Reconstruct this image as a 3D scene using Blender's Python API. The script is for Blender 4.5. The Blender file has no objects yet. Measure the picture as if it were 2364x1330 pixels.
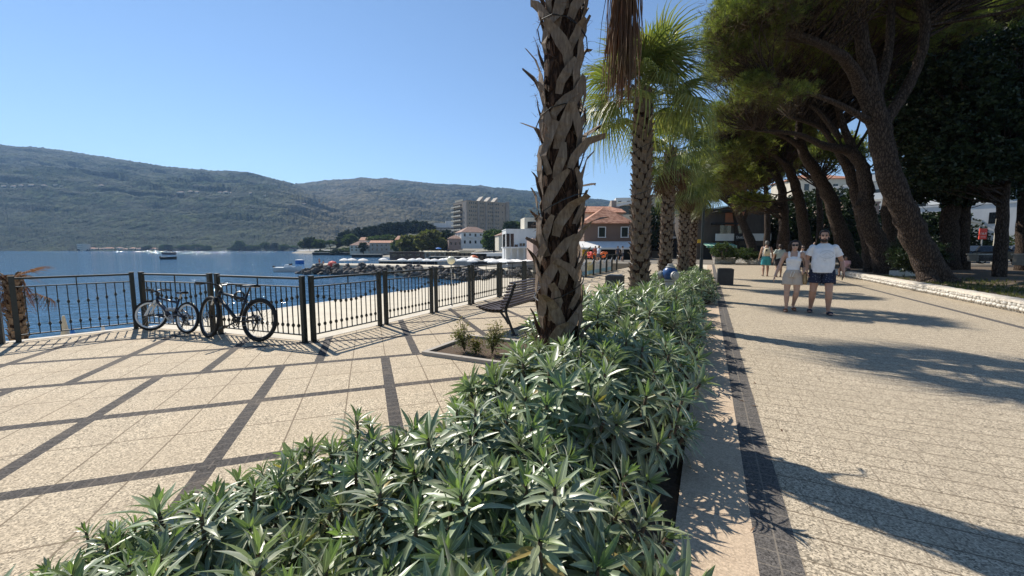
import bpy, math, random
import numpy as np
from mathutils import Vector, Matrix
R = math.radians
SC = bpy.context.scene
COL = SC.collection
# ------------------------------------------------------------------ camera, light, exposure
FOC, PIT, CH = 930.0, math.atan(92 / 930.0), 1.47
cam = bpy.data.cameras.new("camera")
cam.lens = 36 * FOC / 2364
cam.sensor_width = 36
cam.clip_start = 0.05
cam.clip_end = 20000
co = bpy.data.objects.new("camera", cam)
COL.objects.link(co)
co.location = (0, 0, CH)
co.rotation_euler = (math.pi / 2 - PIT, 0, 0)
SC.camera = co
SUN_EL, SUN_AZ = 43.5, -41.0          # azimuth from +Y towards +X
w = bpy.data.worlds.new("World")
SC.world = w
w.use_nodes = True
nt = w.node_tree
bg = nt.nodes["Background"]
sky = nt.nodes.new("ShaderNodeTexSky")
sky.sky_type = 'NISHITA'
sky.sun_disc = False
sky.sun_elevation = R(SUN_EL)
sky.sun_rotation = R(SUN_AZ)
sky.air_density = 1.0
sky.dust_density = 0.0
sky.ozone_density = 3.0
hs = nt.nodes.new("ShaderNodeHueSaturation")
hs.inputs['Saturation'].default_value = 1.03
nt.links.new(sky.outputs[0], hs.inputs['Color'])
nt.links.new(hs.outputs[0], bg.inputs[0])
bg.inputs[1].default_value = 0.088
sl = bpy.data.lights.new("sun", 'SUN')
sl.energy = 5.0
sl.angle = R(0.5)
sl.color = (1.0, 0.93, 0.82)
so = bpy.data.objects.new("sun", sl)
COL.objects.link(so)
_sd = Vector((math.sin(R(SUN_AZ)) * math.cos(R(SUN_EL)), math.cos(R(SUN_AZ)) * math.cos(R(SUN_EL)), math.sin(R(SUN_EL))))
so.rotation_euler = _sd.to_track_quat('Z', 'Y').to_euler()
so.location = (-20, 20, 40)
SC.view_settings.view_transform = 'Standard'
SC.view_settings.look = 'None'
SC.view_settings.exposure = 0.62
SC.view_settings.gamma = 1.0
SC.render.engine = 'CYCLES'
SC.cycles.max_bounces = 6
SC.cycles.diffuse_bounces = 3
SC.cycles.glossy_bounces = 3
SC.cycles.transmission_bounces = 3
SC.cycles.volume_bounces = 0
SC.cycles.transparent_max_bounces = 8
SC.cycles.sample_clamp_indirect = 6
SC.cycles.use_denoising = True

# ------------------------------------------------------------------ geometry of the place
_s, _c = math.sin(PIT), math.cos(PIT)
def ray(u, v):
    x, y = (u - 1182) / FOC, (665 - v) / FOC
    return (x, _c + y * _s, -_s + y * _c)
def G(u, v, z=0.0):                     # point of the level z seen at (u, v)
    d = ray(u, v); t = (z - CH) / d[2]
    return Vector((d[0] * t, d[1] * t, z))
def P(u, v, Y):                         # point at distance Y seen at (u, v)
    d = ray(u, v); t = Y / d[1]
    return Vector((d[0] * t, Y, CH + d[2] * t))
PA = Vector((math.sin(R(26.0)), math.cos(R(26.0)), 0))      # along the promenade
PQ = Vector((PA.y, -PA.x, 0))                               # across it, away from the sea
def AQ(a, q, z=0.0):
    v = PA * a + PQ * q
    return Vector((v.x, v.y, z))
PROM_ROT = -R(26.0)
SEA_Z, QUAY_Z = -4.3, -3.4

# ------------------------------------------------------------------ mesh helpers
def tag(o, label=None, cat=None, group=None, kind=None):
    if label: o["label"] = label
    if cat: o["category"] = cat
    if group: o["group"] = group
    if kind: o["kind"] = kind
    return o
def link(name, me, parent=None, loc=None):
    o = bpy.data.objects.new(name, me)
    COL.objects.link(o)
    if parent is not None: o.parent = parent
    if loc is not None: o.location = loc
    return o
def empty(name, loc=(0, 0, 0), rz=0.0, label=None, cat=None, group=None):
    o = link(name, None, None, loc)
    o.empty_display_size = 0.2
    o.rotation_euler = (0, 0, rz)
    return tag(o, label, cat, group)
def np_mesh(name, V, F, mats, uv=None, smooth=False, mi=None):
    V = np.asarray(V, np.float32).reshape(-1, 3)
    F = np.asarray(F, np.int32)
    n, k = F.shape
    me = bpy.data.meshes.new(name)
    me.vertices.add(len(V)); me.vertices.foreach_set("co", V.ravel())
    me.loops.add(n * k); me.loops.foreach_set("vertex_index", F.ravel())
    me.polygons.add(n)
    me.polygons.foreach_set("loop_start", np.arange(0, n * k, k, dtype=np.int32))
    try: me.polygons.foreach_set("loop_total", np.full(n, k, np.int32))
    except Exception: pass
    if uv is not None:
        l = me.uv_layers.new(name="UVMap")
        l.data.foreach_set("uv", np.asarray(uv, np.float32)[F.ravel()].ravel())
    for m in (mats if isinstance(mats, (list, tuple)) else [mats]): me.materials.append(m)
    if mi is not None: me.polygons.foreach_set("material_index", np.asarray(mi, np.int32))
    if smooth: me.polygons.foreach_set("use_smooth", np.ones(n, bool))
    me.update(calc_edges=True)
    me.validate()
    return me
class MB:
    def __init__(s): s.v, s.f, s.m, s.k = [], [], [], 0
    def add(s, vs, fs):
        b = len(s.v)
        s.v.extend([tuple(p) for p in vs])
        for f in fs: s.f.append(tuple(i + b for i in f)); s.m.append(s.k)
    def box(s, c, size, M=None, taper=1.0):
        x, y, z = [a / 2 for a in size]
        vs = [Vector((sx * x * (taper if sz > 0 else 1), sy * y * (taper if sz > 0 else 1), sz * z)) for sz in (-1, 1) for sy in (-1, 1) for sx in (-1, 1)]
        c = Vector(c)
        vs = [((M @ p) if M is not None else p) + c for p in vs]
        s.add(vs, [(0, 2, 3, 1), (4, 5, 7, 6), (0, 1, 5, 4), (2, 6, 7, 3), (0, 4, 6, 2), (1, 3, 7, 5)])
    def bar(s, p, q, wd, th, up=(0, 0, 1)):   # rectangular bar from p to q
        p, q = Vector(p), Vector(q); d = (q - p); L = d.length
        d.normalize(); side = d.cross(Vector(up))
        if side.length < 1e-4: side = d.cross(Vector((0, 1, 0)))
        side.normalize(); n = side.cross(d)
        M = Matrix((d, side, n)).transposed()
        s.box((p + q) / 2, (L, wd, th), M)
    def tube(s, pts, rs, n=8, cap=True, sx=1.0, ref=None):
        pts = [Vector(p) for p in pts]
        if not isinstance(rs, (list, tuple)): rs = [rs] * len(pts)
        b = len(s.v); prev = Vector(ref) if ref is not None else None
        for i, p in enumerate(pts):
            d = pts[min(i + 1, len(pts) - 1)] - pts[max(i - 1, 0)]
            d.normalize()
            if prev is None:
                prev = Vector((1, 0, 0)) if abs(d.x) < .8 else Vector((0, 1, 0))
            a = (prev - d * prev.dot(d)); a.normalize(); prev = a
            e = d.cross(a)
            for j in range(n):
                t = 2 * math.pi * j / n
                s.v.append(tuple(p + a * (math.cos(t) * rs[i] * sx) + e * (math.sin(t) * rs[i])))
        for i in range(len(pts) - 1):
            for j in range(n):
                s.f.append((b + i * n + j, b + i * n + (j + 1) % n, b + (i + 1) * n + (j + 1) % n, b + (i + 1) * n + j)); s.m.append(s.k)
        if cap:
            s.f.append(tuple(b + j for j in range(n))[::-1]); s.m.append(s.k)
            e0 = b + (len(pts) - 1) * n
            s.f.append(tuple(e0 + j for j in range(n))); s.m.append(s.k)
    def lathe(s, prof, n=16, c=(0, 0, 0), M=None):
        c = Vector(c); b = len(s.v)
        for r, z in prof:
            for j in range(n):
                t = 2 * math.pi * j / n
                p = Vector((r * math.cos(t), r * math.sin(t), z))
                s.v.append(tuple(((M @ p) if M is not None else p) + c))
        for i in range(len(prof) - 1):
            for j in range(n):
                s.f.append((b + i * n + j, b + i * n + (j + 1) % n, b + (i + 1) * n + (j + 1) % n, b + (i + 1) * n + j)); s.m.append(s.k)
        s.f.append(tuple(b + j for j in range(n))[::-1]); s.m.append(s.k)
        e0 = b + (len(prof) - 1) * n
        s.f.append(tuple(e0 + j for j in range(n))); s.m.append(s.k)
    def ball(s, c, r, n=12, m=8, M=None):
        r = r if isinstance(r, (list, tuple)) else (r, r, r)
        c = Vector(c); b = len(s.v)
        for i in range(1, m):
            a = math.pi * i / m
            for j in range(n):
                t = 2 * math.pi * j / n
                p = Vector((r[0] * math.sin(a) * math.cos(t), r[1] * math.sin(a) * math.sin(t), r[2] * math.cos(a)))
                s.v.append(tuple(((M @ p) if M is not None else p) + c))
        top, bot = Vector((0, 0, r[2])), Vector((0, 0, -r[2]))
        s.v.append(tuple(((M @ top) if M is not None else top) + c)); s.v.append(tuple(((M @ bot) if M is not None else bot) + c))
        T, B = b + (m - 1) * n, b + (m - 1) * n + 1
        for i in range(m - 2):
            for j in range(n):
                s.f.append((b + i * n + j, b + (i + 1) * n + j, b + (i + 1) * n + (j + 1) % n, b + i * n + (j + 1) % n)); s.m.append(s.k)
        for j in range(n):
            s.f.append((T, b + j, b + (j + 1) % n)); s.m.append(s.k)
            k0 = b + (m - 2) * n
            s.f.append((B, k0 + (j + 1) % n, k0 + j)); s.m.append(s.k)
    def prism(s, poly, z0, z1):
        n = len(poly)
        s.add([(p[0], p[1], z0) for p in poly] + [(p[0], p[1], z1) for p in poly],
              [tuple(range(n))[::-1], tuple(range(n, 2 * n))] + [(i, (i + 1) % n, (i + 1) % n + n, i + n) for i in range(n)])
    def extrude(s, prof, d0, d1, M=None, c=(0, 0, 0)):   # prof in x,z extruded along y
        n = len(prof); c = Vector(c)
        vs = [Vector((p[0], d, p[1])) for d in (d0, d1) for p in prof]
        vs = [((M @ v) if M is not None else v) + c for v in vs]
        s.add(vs, [tuple(range(n)), tuple(range(n, 2 * n))[::-1]] + [(i, i + n, (i + 1) % n + n, (i + 1) % n) for i in range(n)])
    def torus(s, c, Rr, r, M=None, n=32, m=8):
        c = Vector(c); b = len(s.v)
        for i in range(n):
            a = 2 * math.pi * i / n
            for j in range(m):
                t = 2 * math.pi * j / m
                p = Vector(((Rr + r * math.cos(t)) * math.cos(a), r * math.sin(t), (Rr + r * math.cos(t)) * math.sin(a)))
                s.v.append(tuple(((M @ p) if M is not None else p) + c))
        for i in range(n):
            for j in range(m):
                s.f.append((b + i * m + j, b + i * m + (j + 1) % m, b + ((i + 1) % n) * m + (j + 1) % m, b + ((i + 1) % n) * m + j)); s.m.append(s.k)
    def mesh(s, name, mats, smooth=False):
        me = bpy.data.meshes.new(name)
        me.from_pydata(s.v, [], s.f)
        for m in (mats if isinstance(mats, (list, tuple)) else [mats]): me.materials.append(m)
        if s.k or any(s.m): me.polygons.foreach_set("material_index", s.m)
        if smooth: me.polygons.foreach_set("use_smooth", [True] * len(s.f))
        me.update(calc_edges=True)
        return me
    def build(s, name, mats, parent=None, loc=None, smooth=False):
        return link(name, s.mesh(name, mats, smooth), parent, loc)
def kids(o): return [c for c in COL.objects if c.parent == o]
def copy_tree(o, parent=None, tree=None):
    c = o.copy(); COL.objects.link(c)
    if parent is not None: c.parent = parent
    for ch in (tree or CHILD).get(o.name, []): copy_tree(ch, c, tree)
    return c
CHILD = {}
def index_children(root):
    ch = list(root.children)
    CHILD[root.name] = ch
    for c in ch: index_children(c)
def spline(pts, k=6):
    pts = [Vector(p) for p in pts]; out = []
    Q = [pts[0] * 2 - pts[1]] + pts + [pts[-1] * 2 - pts[-2]]
    for i in range(1, len(Q) - 2):
        a, b, c, d = Q[i - 1:i + 3]
        for j in range(k):
            t = j / k
            out.append(.5 * ((2 * b) + (c - a) * t + (2 * a - 5 * b + 4 * c - d) * t * t + (-a + 3 * b - 3 * c + d) * t ** 3))
    out.append(pts[-1])
    return out
def lerp(a, b, t): return a + (b - a) * t
ORD = ["first", "second", "third", "fourth", "fifth", "sixth", "seventh", "eighth", "ninth", "tenth", "eleventh", "twelfth", "thirteenth", "fourteenth", "fifteenth", "sixteenth", "seventeenth", "eighteenth", "nineteenth", "twentieth"]

# ------------------------------------------------------------------ materials
class NT:
    def __init__(s, name):
        s.mat = bpy.data.materials.new(name); s.mat.use_nodes = True
        s.t = s.mat.node_tree; s.b = s.t.nodes["Principled BSDF"]; s.out = s.t.nodes["Material Output"]
    def n(s, typ, **kw):
        x = s.t.nodes.new("ShaderNode" + typ)
        for k, v in kw.items(): setattr(x, k, v)
        return x
    def put(s, sock, v):
        if isinstance(v, bpy.types.NodeSocket): s.t.links.new(v, sock)
        elif isinstance(v, (tuple, list)) and len(v) == 3 and sock.type == 'RGBA': sock.default_value = (*v, 1)
        else: sock.default_value = v
    def math(s, op, a, b=0.0, c=0.0, clamp=False):
        x = s.n("Math", operation=op, use_clamp=clamp)
        s.put(x.inputs[0], a); s.put(x.inputs[1], b); s.put(x.inputs[2], c)
        return x.outputs[0]
    def mix(s, f, a, b, blend='MIX'):
        x = s.n("MixRGB", blend_type=blend)
        s.put(x.inputs[0], f); s.put(x.inputs[1], a); s.put(x.inputs[2], b)
        return x.outputs[0]
    def obj(s):
        return s.n("TexCoord").outputs["Object"]
    def uv(s):
        return s.n("TexCoord").outputs["UV"]
    def pos(s):
        return s.n("NewGeometry").outputs["Position"]
    def mapping(s, v, scale=(1, 1, 1), rot=(0, 0, 0), loc=(0, 0, 0)):
        x = s.n("Mapping"); s.put(x.inputs[0], v)
        x.inputs["Scale"].default_value = scale; x.inputs["Rotation"].default_value = rot; x.inputs["Location"].default_value = loc
        return x.outputs[0]
    def noise(s, v, scale, detail=3, rough=.55, out=0):
        x = s.n("TexNoise"); s.put(x.inputs["Vector"], v)
        x.inputs["Scale"].default_value = scale; x.inputs["Detail"].default_value = detail; x.inputs["Roughness"].default_value = rough
        return x.outputs[out]
    def vor(s, v, scale, feature='F1', out=0):
        x = s.n("TexVoronoi", feature=feature); s.put(x.inputs["Vector"], v)
        x.inputs["Scale"].default_value = scale
        return x.outputs[out]
    def ramp(s, f, stops):
        x = s.n("ValToRGB"); s.put(x.inputs[0], f)
        r = x.color_ramp
        while len(r.elements) < len(stops): r.elements.new(.5)
        for e, (p, c) in zip(r.elements, stops): e.position = p; e.color = (*c, 1) if len(c) == 3 else c
        return x.outputs[0]
    def xyz(s, v):
        x = s.n("SeparateXYZ"); s.put(x.inputs[0], v); return x.outputs
    def bump(s, h, strength=.3, dist=.02, nrm=None):
        x = s.n("Bump"); s.put(x.inputs["Height"], h)
        x.inputs["Strength"].default_value = strength; x.inputs["Distance"].default_value = dist
        if nrm is not None: s.put(x.inputs["Normal"], nrm)
        s.t.links.new(x.outputs[0], s.b.inputs["Normal"]); return x.outputs[0]
    def set(s, **kw):
        for k, v in kw.items():
            s.put(s.b.inputs[k.replace("_", " ")], v)
        return s
def mat(name, col, rough=.6, metal=0.0, var=.18, scale=6, bump=0.0, bscale=60, spec=.4, dist=.01):
    m = NT(name); o = m.obj()
    n = m.noise(o, scale, 5, .6)
    d = tuple(c * (1 - var) for c in col); l = tuple(min(1, c * (1 + var)) for c in col)
    m.set(Base_Color=m.ramp(n, [(.3, d), (.7, l)]), Roughness=rough, Metallic=metal)
    m.b.inputs["Specular IOR Level"].default_value = spec
    if bump: m.bump(m.noise(o, bscale, 4, .6), bump, dist)
    return m.mat
def leafmat(name, c0, c1, trans=.35, rough=.45, spec=.5, vein=True, tcol=None, scale=3.0):
    # uv.x: -1..1 across mapped to 0..1, uv.y: random tint per leaf
    m = NT(name); u = m.xyz(m.uv())
    col = m.mix(u[1], c0, c1)
    if vein:
        d = m.math('ABSOLUTE', m.math('SUBTRACT', u[0], .5))
        v = m.math('LESS_THAN', d, .06)
        col = m.mix(m.math('MULTIPLY', v, .5), col, tuple(min(1, c * 2.0) for c in c1))
    col = m.mix(.25, col, m.noise(m.obj(), scale, 3, .6, 1), 'OVERLAY')
    if name.startswith('shrub'): col = m.mix(m.math('GREATER_THAN', u[1], .985), col, (.33, .25, .08))
    m.set(Base_Color=col, Roughness=rough)
    m.b.inputs["Specular IOR Level"].default_value = spec
    if trans:
        tr = m.n("BsdfTranslucent")
        m.put(tr.inputs[0], m.mix(1.0, col, tcol or (1.6, 1.9, .9), 'MULTIPLY'))
        mx = m.n("MixShader"); mx.inputs[0].default_value = trans
        m.t.links.new(m.b.outputs[0], mx.inputs[1]); m.t.links.new(tr.outputs[0], mx.inputs[2])
        m.t.links.new(mx.outputs[0], m.out.inputs[0])
    return m.mat

def speckle(m, o, base, s=170.0):
    a = m.vor(o, s, out=1)                      # random colour per grain
    g = m.xyz(a)[0]
    grain = m.ramp(g, [(0.0, tuple(c * .22 for c in base)), (.25, tuple(c * .66 for c in base)), (.6, base), (1.0, tuple(min(.85, c * 1.6) for c in base))])
    big = m.noise(o, 1.1, 4, .6)
    return m.mix(m.math('MULTIPLY', m.math('SUBTRACT', big, .35, clamp=True), .9), grain, tuple(c * .74 for c in base))

def mod_band(m, x, off, period, half):
    t = m.math('DIVIDE', m.math('SUBTRACT', x, off), period)
    f = m.math('ABSOLUTE', m.math('SUBTRACT', t, m.math('ROUND', t)))
    return m.math('LESS_THAN', f, half / period)

def plaza_mat():
    m = NT("plaza_paving"); o = m.obj(); x, y, z = m.xyz(o)
    PER = 1.24
    back = m.math('GREATER_THAN', y, 5.62)
    xs = m.math('SUBTRACT', x, m.math('MULTIPLY', back, .42))
    ba = mod_band(m, y, 3.155, 1.237, .056)
    bb = mod_band(m, xs, .18, PER, .056)
    band = m.math('MAXIMUM', ba, bb)
    j = m.math('MAXIMUM', mod_band(m, y, 3.155, 1.237 / 2, .0065), mod_band(m, xs, .18, PER / 3, .006))
    base = speckle(m, o, (.475, .395, .285), 120)
    til = m.noise(m.mapping(o, (2.4, 2.4, 0)), 1.0, 0)
    cell = m.n("TexWhiteNoise", noise_dimensions='2D')
    sn = m.n("VectorMath", operation='FLOOR'); m.put(sn.inputs[0], m.mapping(o, (3 / PER, 3 / 1.237, 1), loc=(.02, .13, 0))); m.put(cell.inputs["Vector"], sn.outputs[0])
    base = m.mix(m.math('MULTIPLY', cell.outputs[0], .3), base, (.44, .35, .24))
    base = m.mix(m.math('MULTIPLY', j, .8), base, (.13, .095, .06))
    bj = m.math('MAXIMUM', m.math('MULTIPLY', ba, mod_band(m, x, 0, .105, .006)), m.math('MULTIPLY', bb, mod_band(m, y, 0, .105, .006)))
    bc = speckle(m, o, (.062, .056, .053), 110)
    bc = m.mix(m.math('MULTIPLY', bj, .35), bc, (.20, .17, .14))
    col = m.mix(band, base, bc)
    st = m.noise(o, 1.3, 7, .72)
    col = m.mix(m.math('MULTIPLY', m.ramp(st, [(.5, (0, 0, 0)), (.72, (1, 1, 1))]), .34), col, (.27, .21, .15))
    spot = m.math('GREATER_THAN', m.noise(o, 11, 2, .5), .745)
    col = m.mix(m.math('MULTIPLY', spot, .45), col, (.09, .07, .055))
    m.set(Base_Color=col, Roughness=.85)
    m.b.inputs['Specular IOR Level'].default_value = .2
    m.bump(m.math('SUBTRACT', m.noise(o, 220, 2), m.math('MULTIPLY', j, 1.2)), .35, .004)
    return m.mat
def prom_mat():
    m = NT("promenade_paving"); o = m.obj()
    b = m.n("TexBrick", offset=.42, squash=1.35, squash_frequency=3)
    m.put(b.inputs["Vector"], o)
    for k, v in (("Color1", (1, 1, 1, 1)), ("Color2", (.0, .0, .0, 1)), ("Mortar", (.5, .5, .5, 1))): b.inputs[k].default_value = v
    b.inputs["Scale"].default_value = 1; b.inputs["Mortar Size"].default_value = .0046; b.inputs["Mortar Smooth"].default_value = .1
    b.inputs["Brick Width"].default_value = .29; b.inputs["Row Height"].default_value = .20
    base = speckle(m, o, (.435, .368, .275), 120)
    base = m.mix(m.math('MULTIPLY', m.xyz(b.outputs[0])[0], .22), base, (.36, .30, .215))
    st = m.noise(o, .9, 6, .7)
    base = m.mix(m.math('MULTIPLY', m.ramp(st, [(.5, (0, 0, 0)), (.75, (1, 1, 1))]), .3), base, (.29, .24, .18))
    rowj = mod_band(m, m.xyz(o)[1], 0, .20, .006)
    rowv = m.math('ADD', -.05, m.math('MULTIPLY', m.noise(o, 1.7, 2), 1.0))
    col = m.mix(m.math('MULTIPLY', b.outputs[1], .5), base, (.15, .115, .08))
    col = m.mix(m.math('MULTIPLY', rowj, rowv, clamp=True), col, (.10, .075, .05))
    spot = m.math('GREATER_THAN', m.noise(o, 9, 2, .5), .74)
    col = m.mix(m.math('MULTIPLY', spot, .35), col, (.1, .08, .06))
    m.set(Base_Color=col, Roughness=.85)
    m.b.inputs['Specular IOR Level'].default_value = .2
    m.bump(m.math('SUBTRACT', m.noise(o, 230, 2), b.outputs[1]), .35, .004)
    return m.mat
def strip_mat():
    m = NT("dark_strip_paving"); o = m.obj(); x, y, z = m.xyz(o)
    col = speckle(m, o, (.10, .09, .082), 130)
    j = m.math('MAXIMUM', mod_band(m, y, 0, .11, .003), m.math('LESS_THAN', m.math('ABSOLUTE', m.math('SUBTRACT', x, .361)), .004))
    m.set(Base_Color=m.mix(m.math('MULTIPLY', j, .5), col, (.26, .22, .17)), Roughness=.75)
    m.bump(m.math('SUBTRACT', m.noise(o, 200, 2), j), .4, .004)
    return m.mat
def kerb_mat():
    m = NT("kerb_concrete"); o = m.obj(); x, y, z = m.xyz(o)
    n = m.noise(o, 3, 6, .65)
    col = m.ramp(n, [(.3, (.40, .30, .21)), (.55, (.50, .385, .27)), (.75, (.56, .45, .33))])
    col = m.mix(.35, col, speckle(m, o, (.50, .39, .28), 120))
    j = mod_band(m, y, .35, 1.02, .004)
    m.set(Base_Color=m.mix(m.math('MULTIPLY', j, .6), col, (.16, .12, .09)), Roughness=.85)
    m.bump(m.math('SUBTRACT', m.noise(o, 90, 3), j), .25, .004)
    return m.mat
def soil_mat(name="soil", a=(.05, .032, .02), b=(.13, .085, .05)):
    m = NT(name); o = m.obj()
    col = m.ramp(m.noise(o, 22, 6, .75), [(.3, a), (.65, b), (.8, tuple(c * 1.6 for c in b))])
    m.set(Base_Color=col, Roughness=.95)
    m.bump(m.noise(o, 30, 5, .7), 1.0, .03)
    return m.mat
def sea_mat():
    m = NT("sea_water"); p = m.pos()
    q = m.mapping(p, (1, 1, 1), (0, 0, R(-20)))
    w1 = m.noise(m.mapping(q, (.55, 1.5, 1)), .5, 3, .5)
    w2 = m.noise(m.mapping(q, (.7, 1.5, 1), (0, 0, R(35))), 1.2, 3, .55)
    w3 = m.noise(m.mapping(q, (.5, 1.3, 1)), .12, 3, .5)
    h = m.math('ADD', m.math('MULTIPLY', w1, 1.5), m.math('ADD', m.math('MULTIPLY', w2, .20), m.math('MULTIPLY', w3, 1.6)))
    far = m.ramp(m.math('MULTIPLY', m.xyz(p)[1], .001), [(.33, (0, 0, 0)), (.6, (1, 1, 1))])
    h = m.math('MULTIPLY', h, m.math('ADD', 1.0, m.math('MULTIPLY', far, 1.6)))
    n = m.bump(h, 1.0, .26)
    patch = m.noise(m.mapping(q, (.004, .02, 1)), 1.0, 4, .6)
    m.set(Base_Color=m.ramp(patch, [(.35, (.016, .075, .155)), (.7, (.026, .105, .205))]), Roughness=.07)
    m.b.inputs["IOR"].default_value = 1.33
    m.b.inputs["Specular IOR Level"].default_value = .5
    return m.mat
def hill_mat():
    m = NT("hill_forest"); p = m.pos()
    big = m.noise(p, .0022, 5, .6); mid = m.noise(p, .012, 5, .65); sm = m.vor(m.mapping(p, (1, 1, 1.4)), .055)
    trees = m.noise(p, .06, 4, .75)
    cover = m.math('ADD', m.math('MULTIPLY', big, .6), m.math('MULTIPLY', mid, .5))
    z = m.xyz(p)[2]; x = m.xyz(p)[0]
    dry = m.ramp(m.math('ADD', m.math('DIVIDE', x, m.xyz(p)[1]), 1.0), [(.38, (0, 0, 0)), (.55, (1, 1, 1)), (.82, (1, 1, 1)), (1.0, (.3, .3, .3))])
    dryf = m.math('MULTIPLY', dry, m.ramp(cover, [(.42, (0, 0, 0)), (.60, (1, 1, 1))]))
    green = m.ramp(trees, [(.25, (.004, .010, .008)), (.5, (.012, .027, .017)), (.75, (.042, .074, .034))])
    brown = m.ramp(trees, [(.3, (.02, .026, .015)), (.5, (.085, .075, .045)), (.75, (.17, .14, .09))])
    patch = m.ramp(mid, [(.5, (0, 0, 0)), (.62, (1, 1, 1))])
    g2 = m.mix(m.math('MULTIPLY', patch, .45), green, (.065, .085, .035))
    col = m.mix(m.math('MULTIPLY', dryf, .8), g2, brown)
    m.set(Base_Color=col, Roughness=.95)
    m.b.inputs["Specular IOR Level"].default_value = .1
    m.bump(m.math('ADD', m.math('MULTIPLY', trees, 1.0), m.math('MULTIPLY', m.math('SUBTRACT', 1.0, sm), .5)), 1.0, 14)
    return m.mat
def bark_mat(name, a, b, sc=(6, 6, 1.6), bump=1.0, dist=.05, vs=2.2):
    m = NT(name); o = m.mapping(m.obj(), sc)
    wob = m.n("VectorMath", operation='ADD'); m.put(wob.inputs[0], o)
    sc2 = m.n("VectorMath", operation='SCALE'); m.put(sc2.inputs[0], m.noise(o, 1.2, 3, .6, 1)); sc2.inputs[3].default_value = .8
    m.put(wob.inputs[1], sc2.outputs[0])
    e = m.vor(wob.outputs[0], vs, 'DISTANCE_TO_EDGE')
    crack = m.ramp(m.math('ADD', e, m.math('MULTIPLY', m.math('SUBTRACT', m.noise(o, 3, 4, .7), .5), .25)), [(.0, (0, 0, 0)), (.22, (1, 1, 1))])
    n = m.noise(o, 4, 5, .7)
    col = m.mix(crack, tuple(c * .5 for c in a), m.ramp(n, [(.3, a), (.7, b)]))
    m.set(Base_Color=col, Roughness=.92)
    m.b.inputs["Specular IOR Level"].default_value = .15
    m.bump(m.math('ADD', m.math('MULTIPLY', crack, 1.0), m.math('MULTIPLY', n, .5)), bump, dist)
    return m.mat
def boot_mat():
    m = NT("palm_boot"); u = m.uv(); o = m.obj(); ux, uy, _ = m.xyz(u)
    st = m.noise(m.mapping(o, (40, 40, 5)), 1.0, 4, .7)
    n = m.noise(o, 7, 4, .6)
    col = m.ramp(st, [(.25, (.072, .048, .034)), (.5, (.18, .134, .096)), (.75, (.34, .27, .20))])
    col = m.mix(m.math('MULTIPLY', n, .6), col, (.13, .09, .065))
    m.set(Base_Color=col, Roughness=.75)
    m.b.inputs["Specular IOR Level"].default_value = .25
    m.bump(st, .5, .006)
    return m.mat
def tile_roof_mat(name="roof_tiles", c=(.42, .19, .11), per=.35):
    m = NT(name); o = m.obj(); x, y, z = m.xyz(o)
    row = m.math('FRACT', m.math('DIVIDE', z, per * .55))
    cellv = m.n("TexVoronoi"); m.put(cellv.inputs["Vector"], m.mapping(o, (1 / per, 1 / per, 2 / per))); cellv.inputs["Scale"].default_value = 1
    g = m.xyz(cellv.outputs[1])[0]
    col = m.ramp(g, [(0, tuple(k * .7 for k in c)), (.5, c), (1, (min(.7, c[0] * 1.35), c[1] * 1.6, c[2] * 1.8))])
    col = m.mix(m.ramp(row, [(0, (.75, .75, .75)), (.25, (0, 0, 0))]), col, tuple(k * .35 for k in c))
    m.set(Base_Color=col, Roughness=.85); m.bump(row, .6, .05)
    return m.mat
def stonewall_mat():
    m = NT("cobble_stone"); o = m.obj()
    n = m.noise(o, 11, 5, .6)
    col = m.ramp(n, [(.3, (.48, .44, .38)), (.6, (.64, .61, .55)), (.8, (.72, .70, .66))])
    m.set(Base_Color=col, Roughness=.85); m.bump(m.noise(o, 45, 4, .65), .6, .01)
    return m.mat
def facade_mat(name, c, var=.12):
    m = NT(name); o = m.obj(); n = m.noise(m.mapping(o, (1, 1, .35)), .7, 6, .7)
    m.set(Base_Color=m.ramp(n, [(.3, tuple(k * (1 - var * 1.6) for k in c)), (.65, c)]), Roughness=.85)
    m.bump(m.noise(o, 20, 3), .15, .01)
    return m.mat
MT = {}
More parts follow.
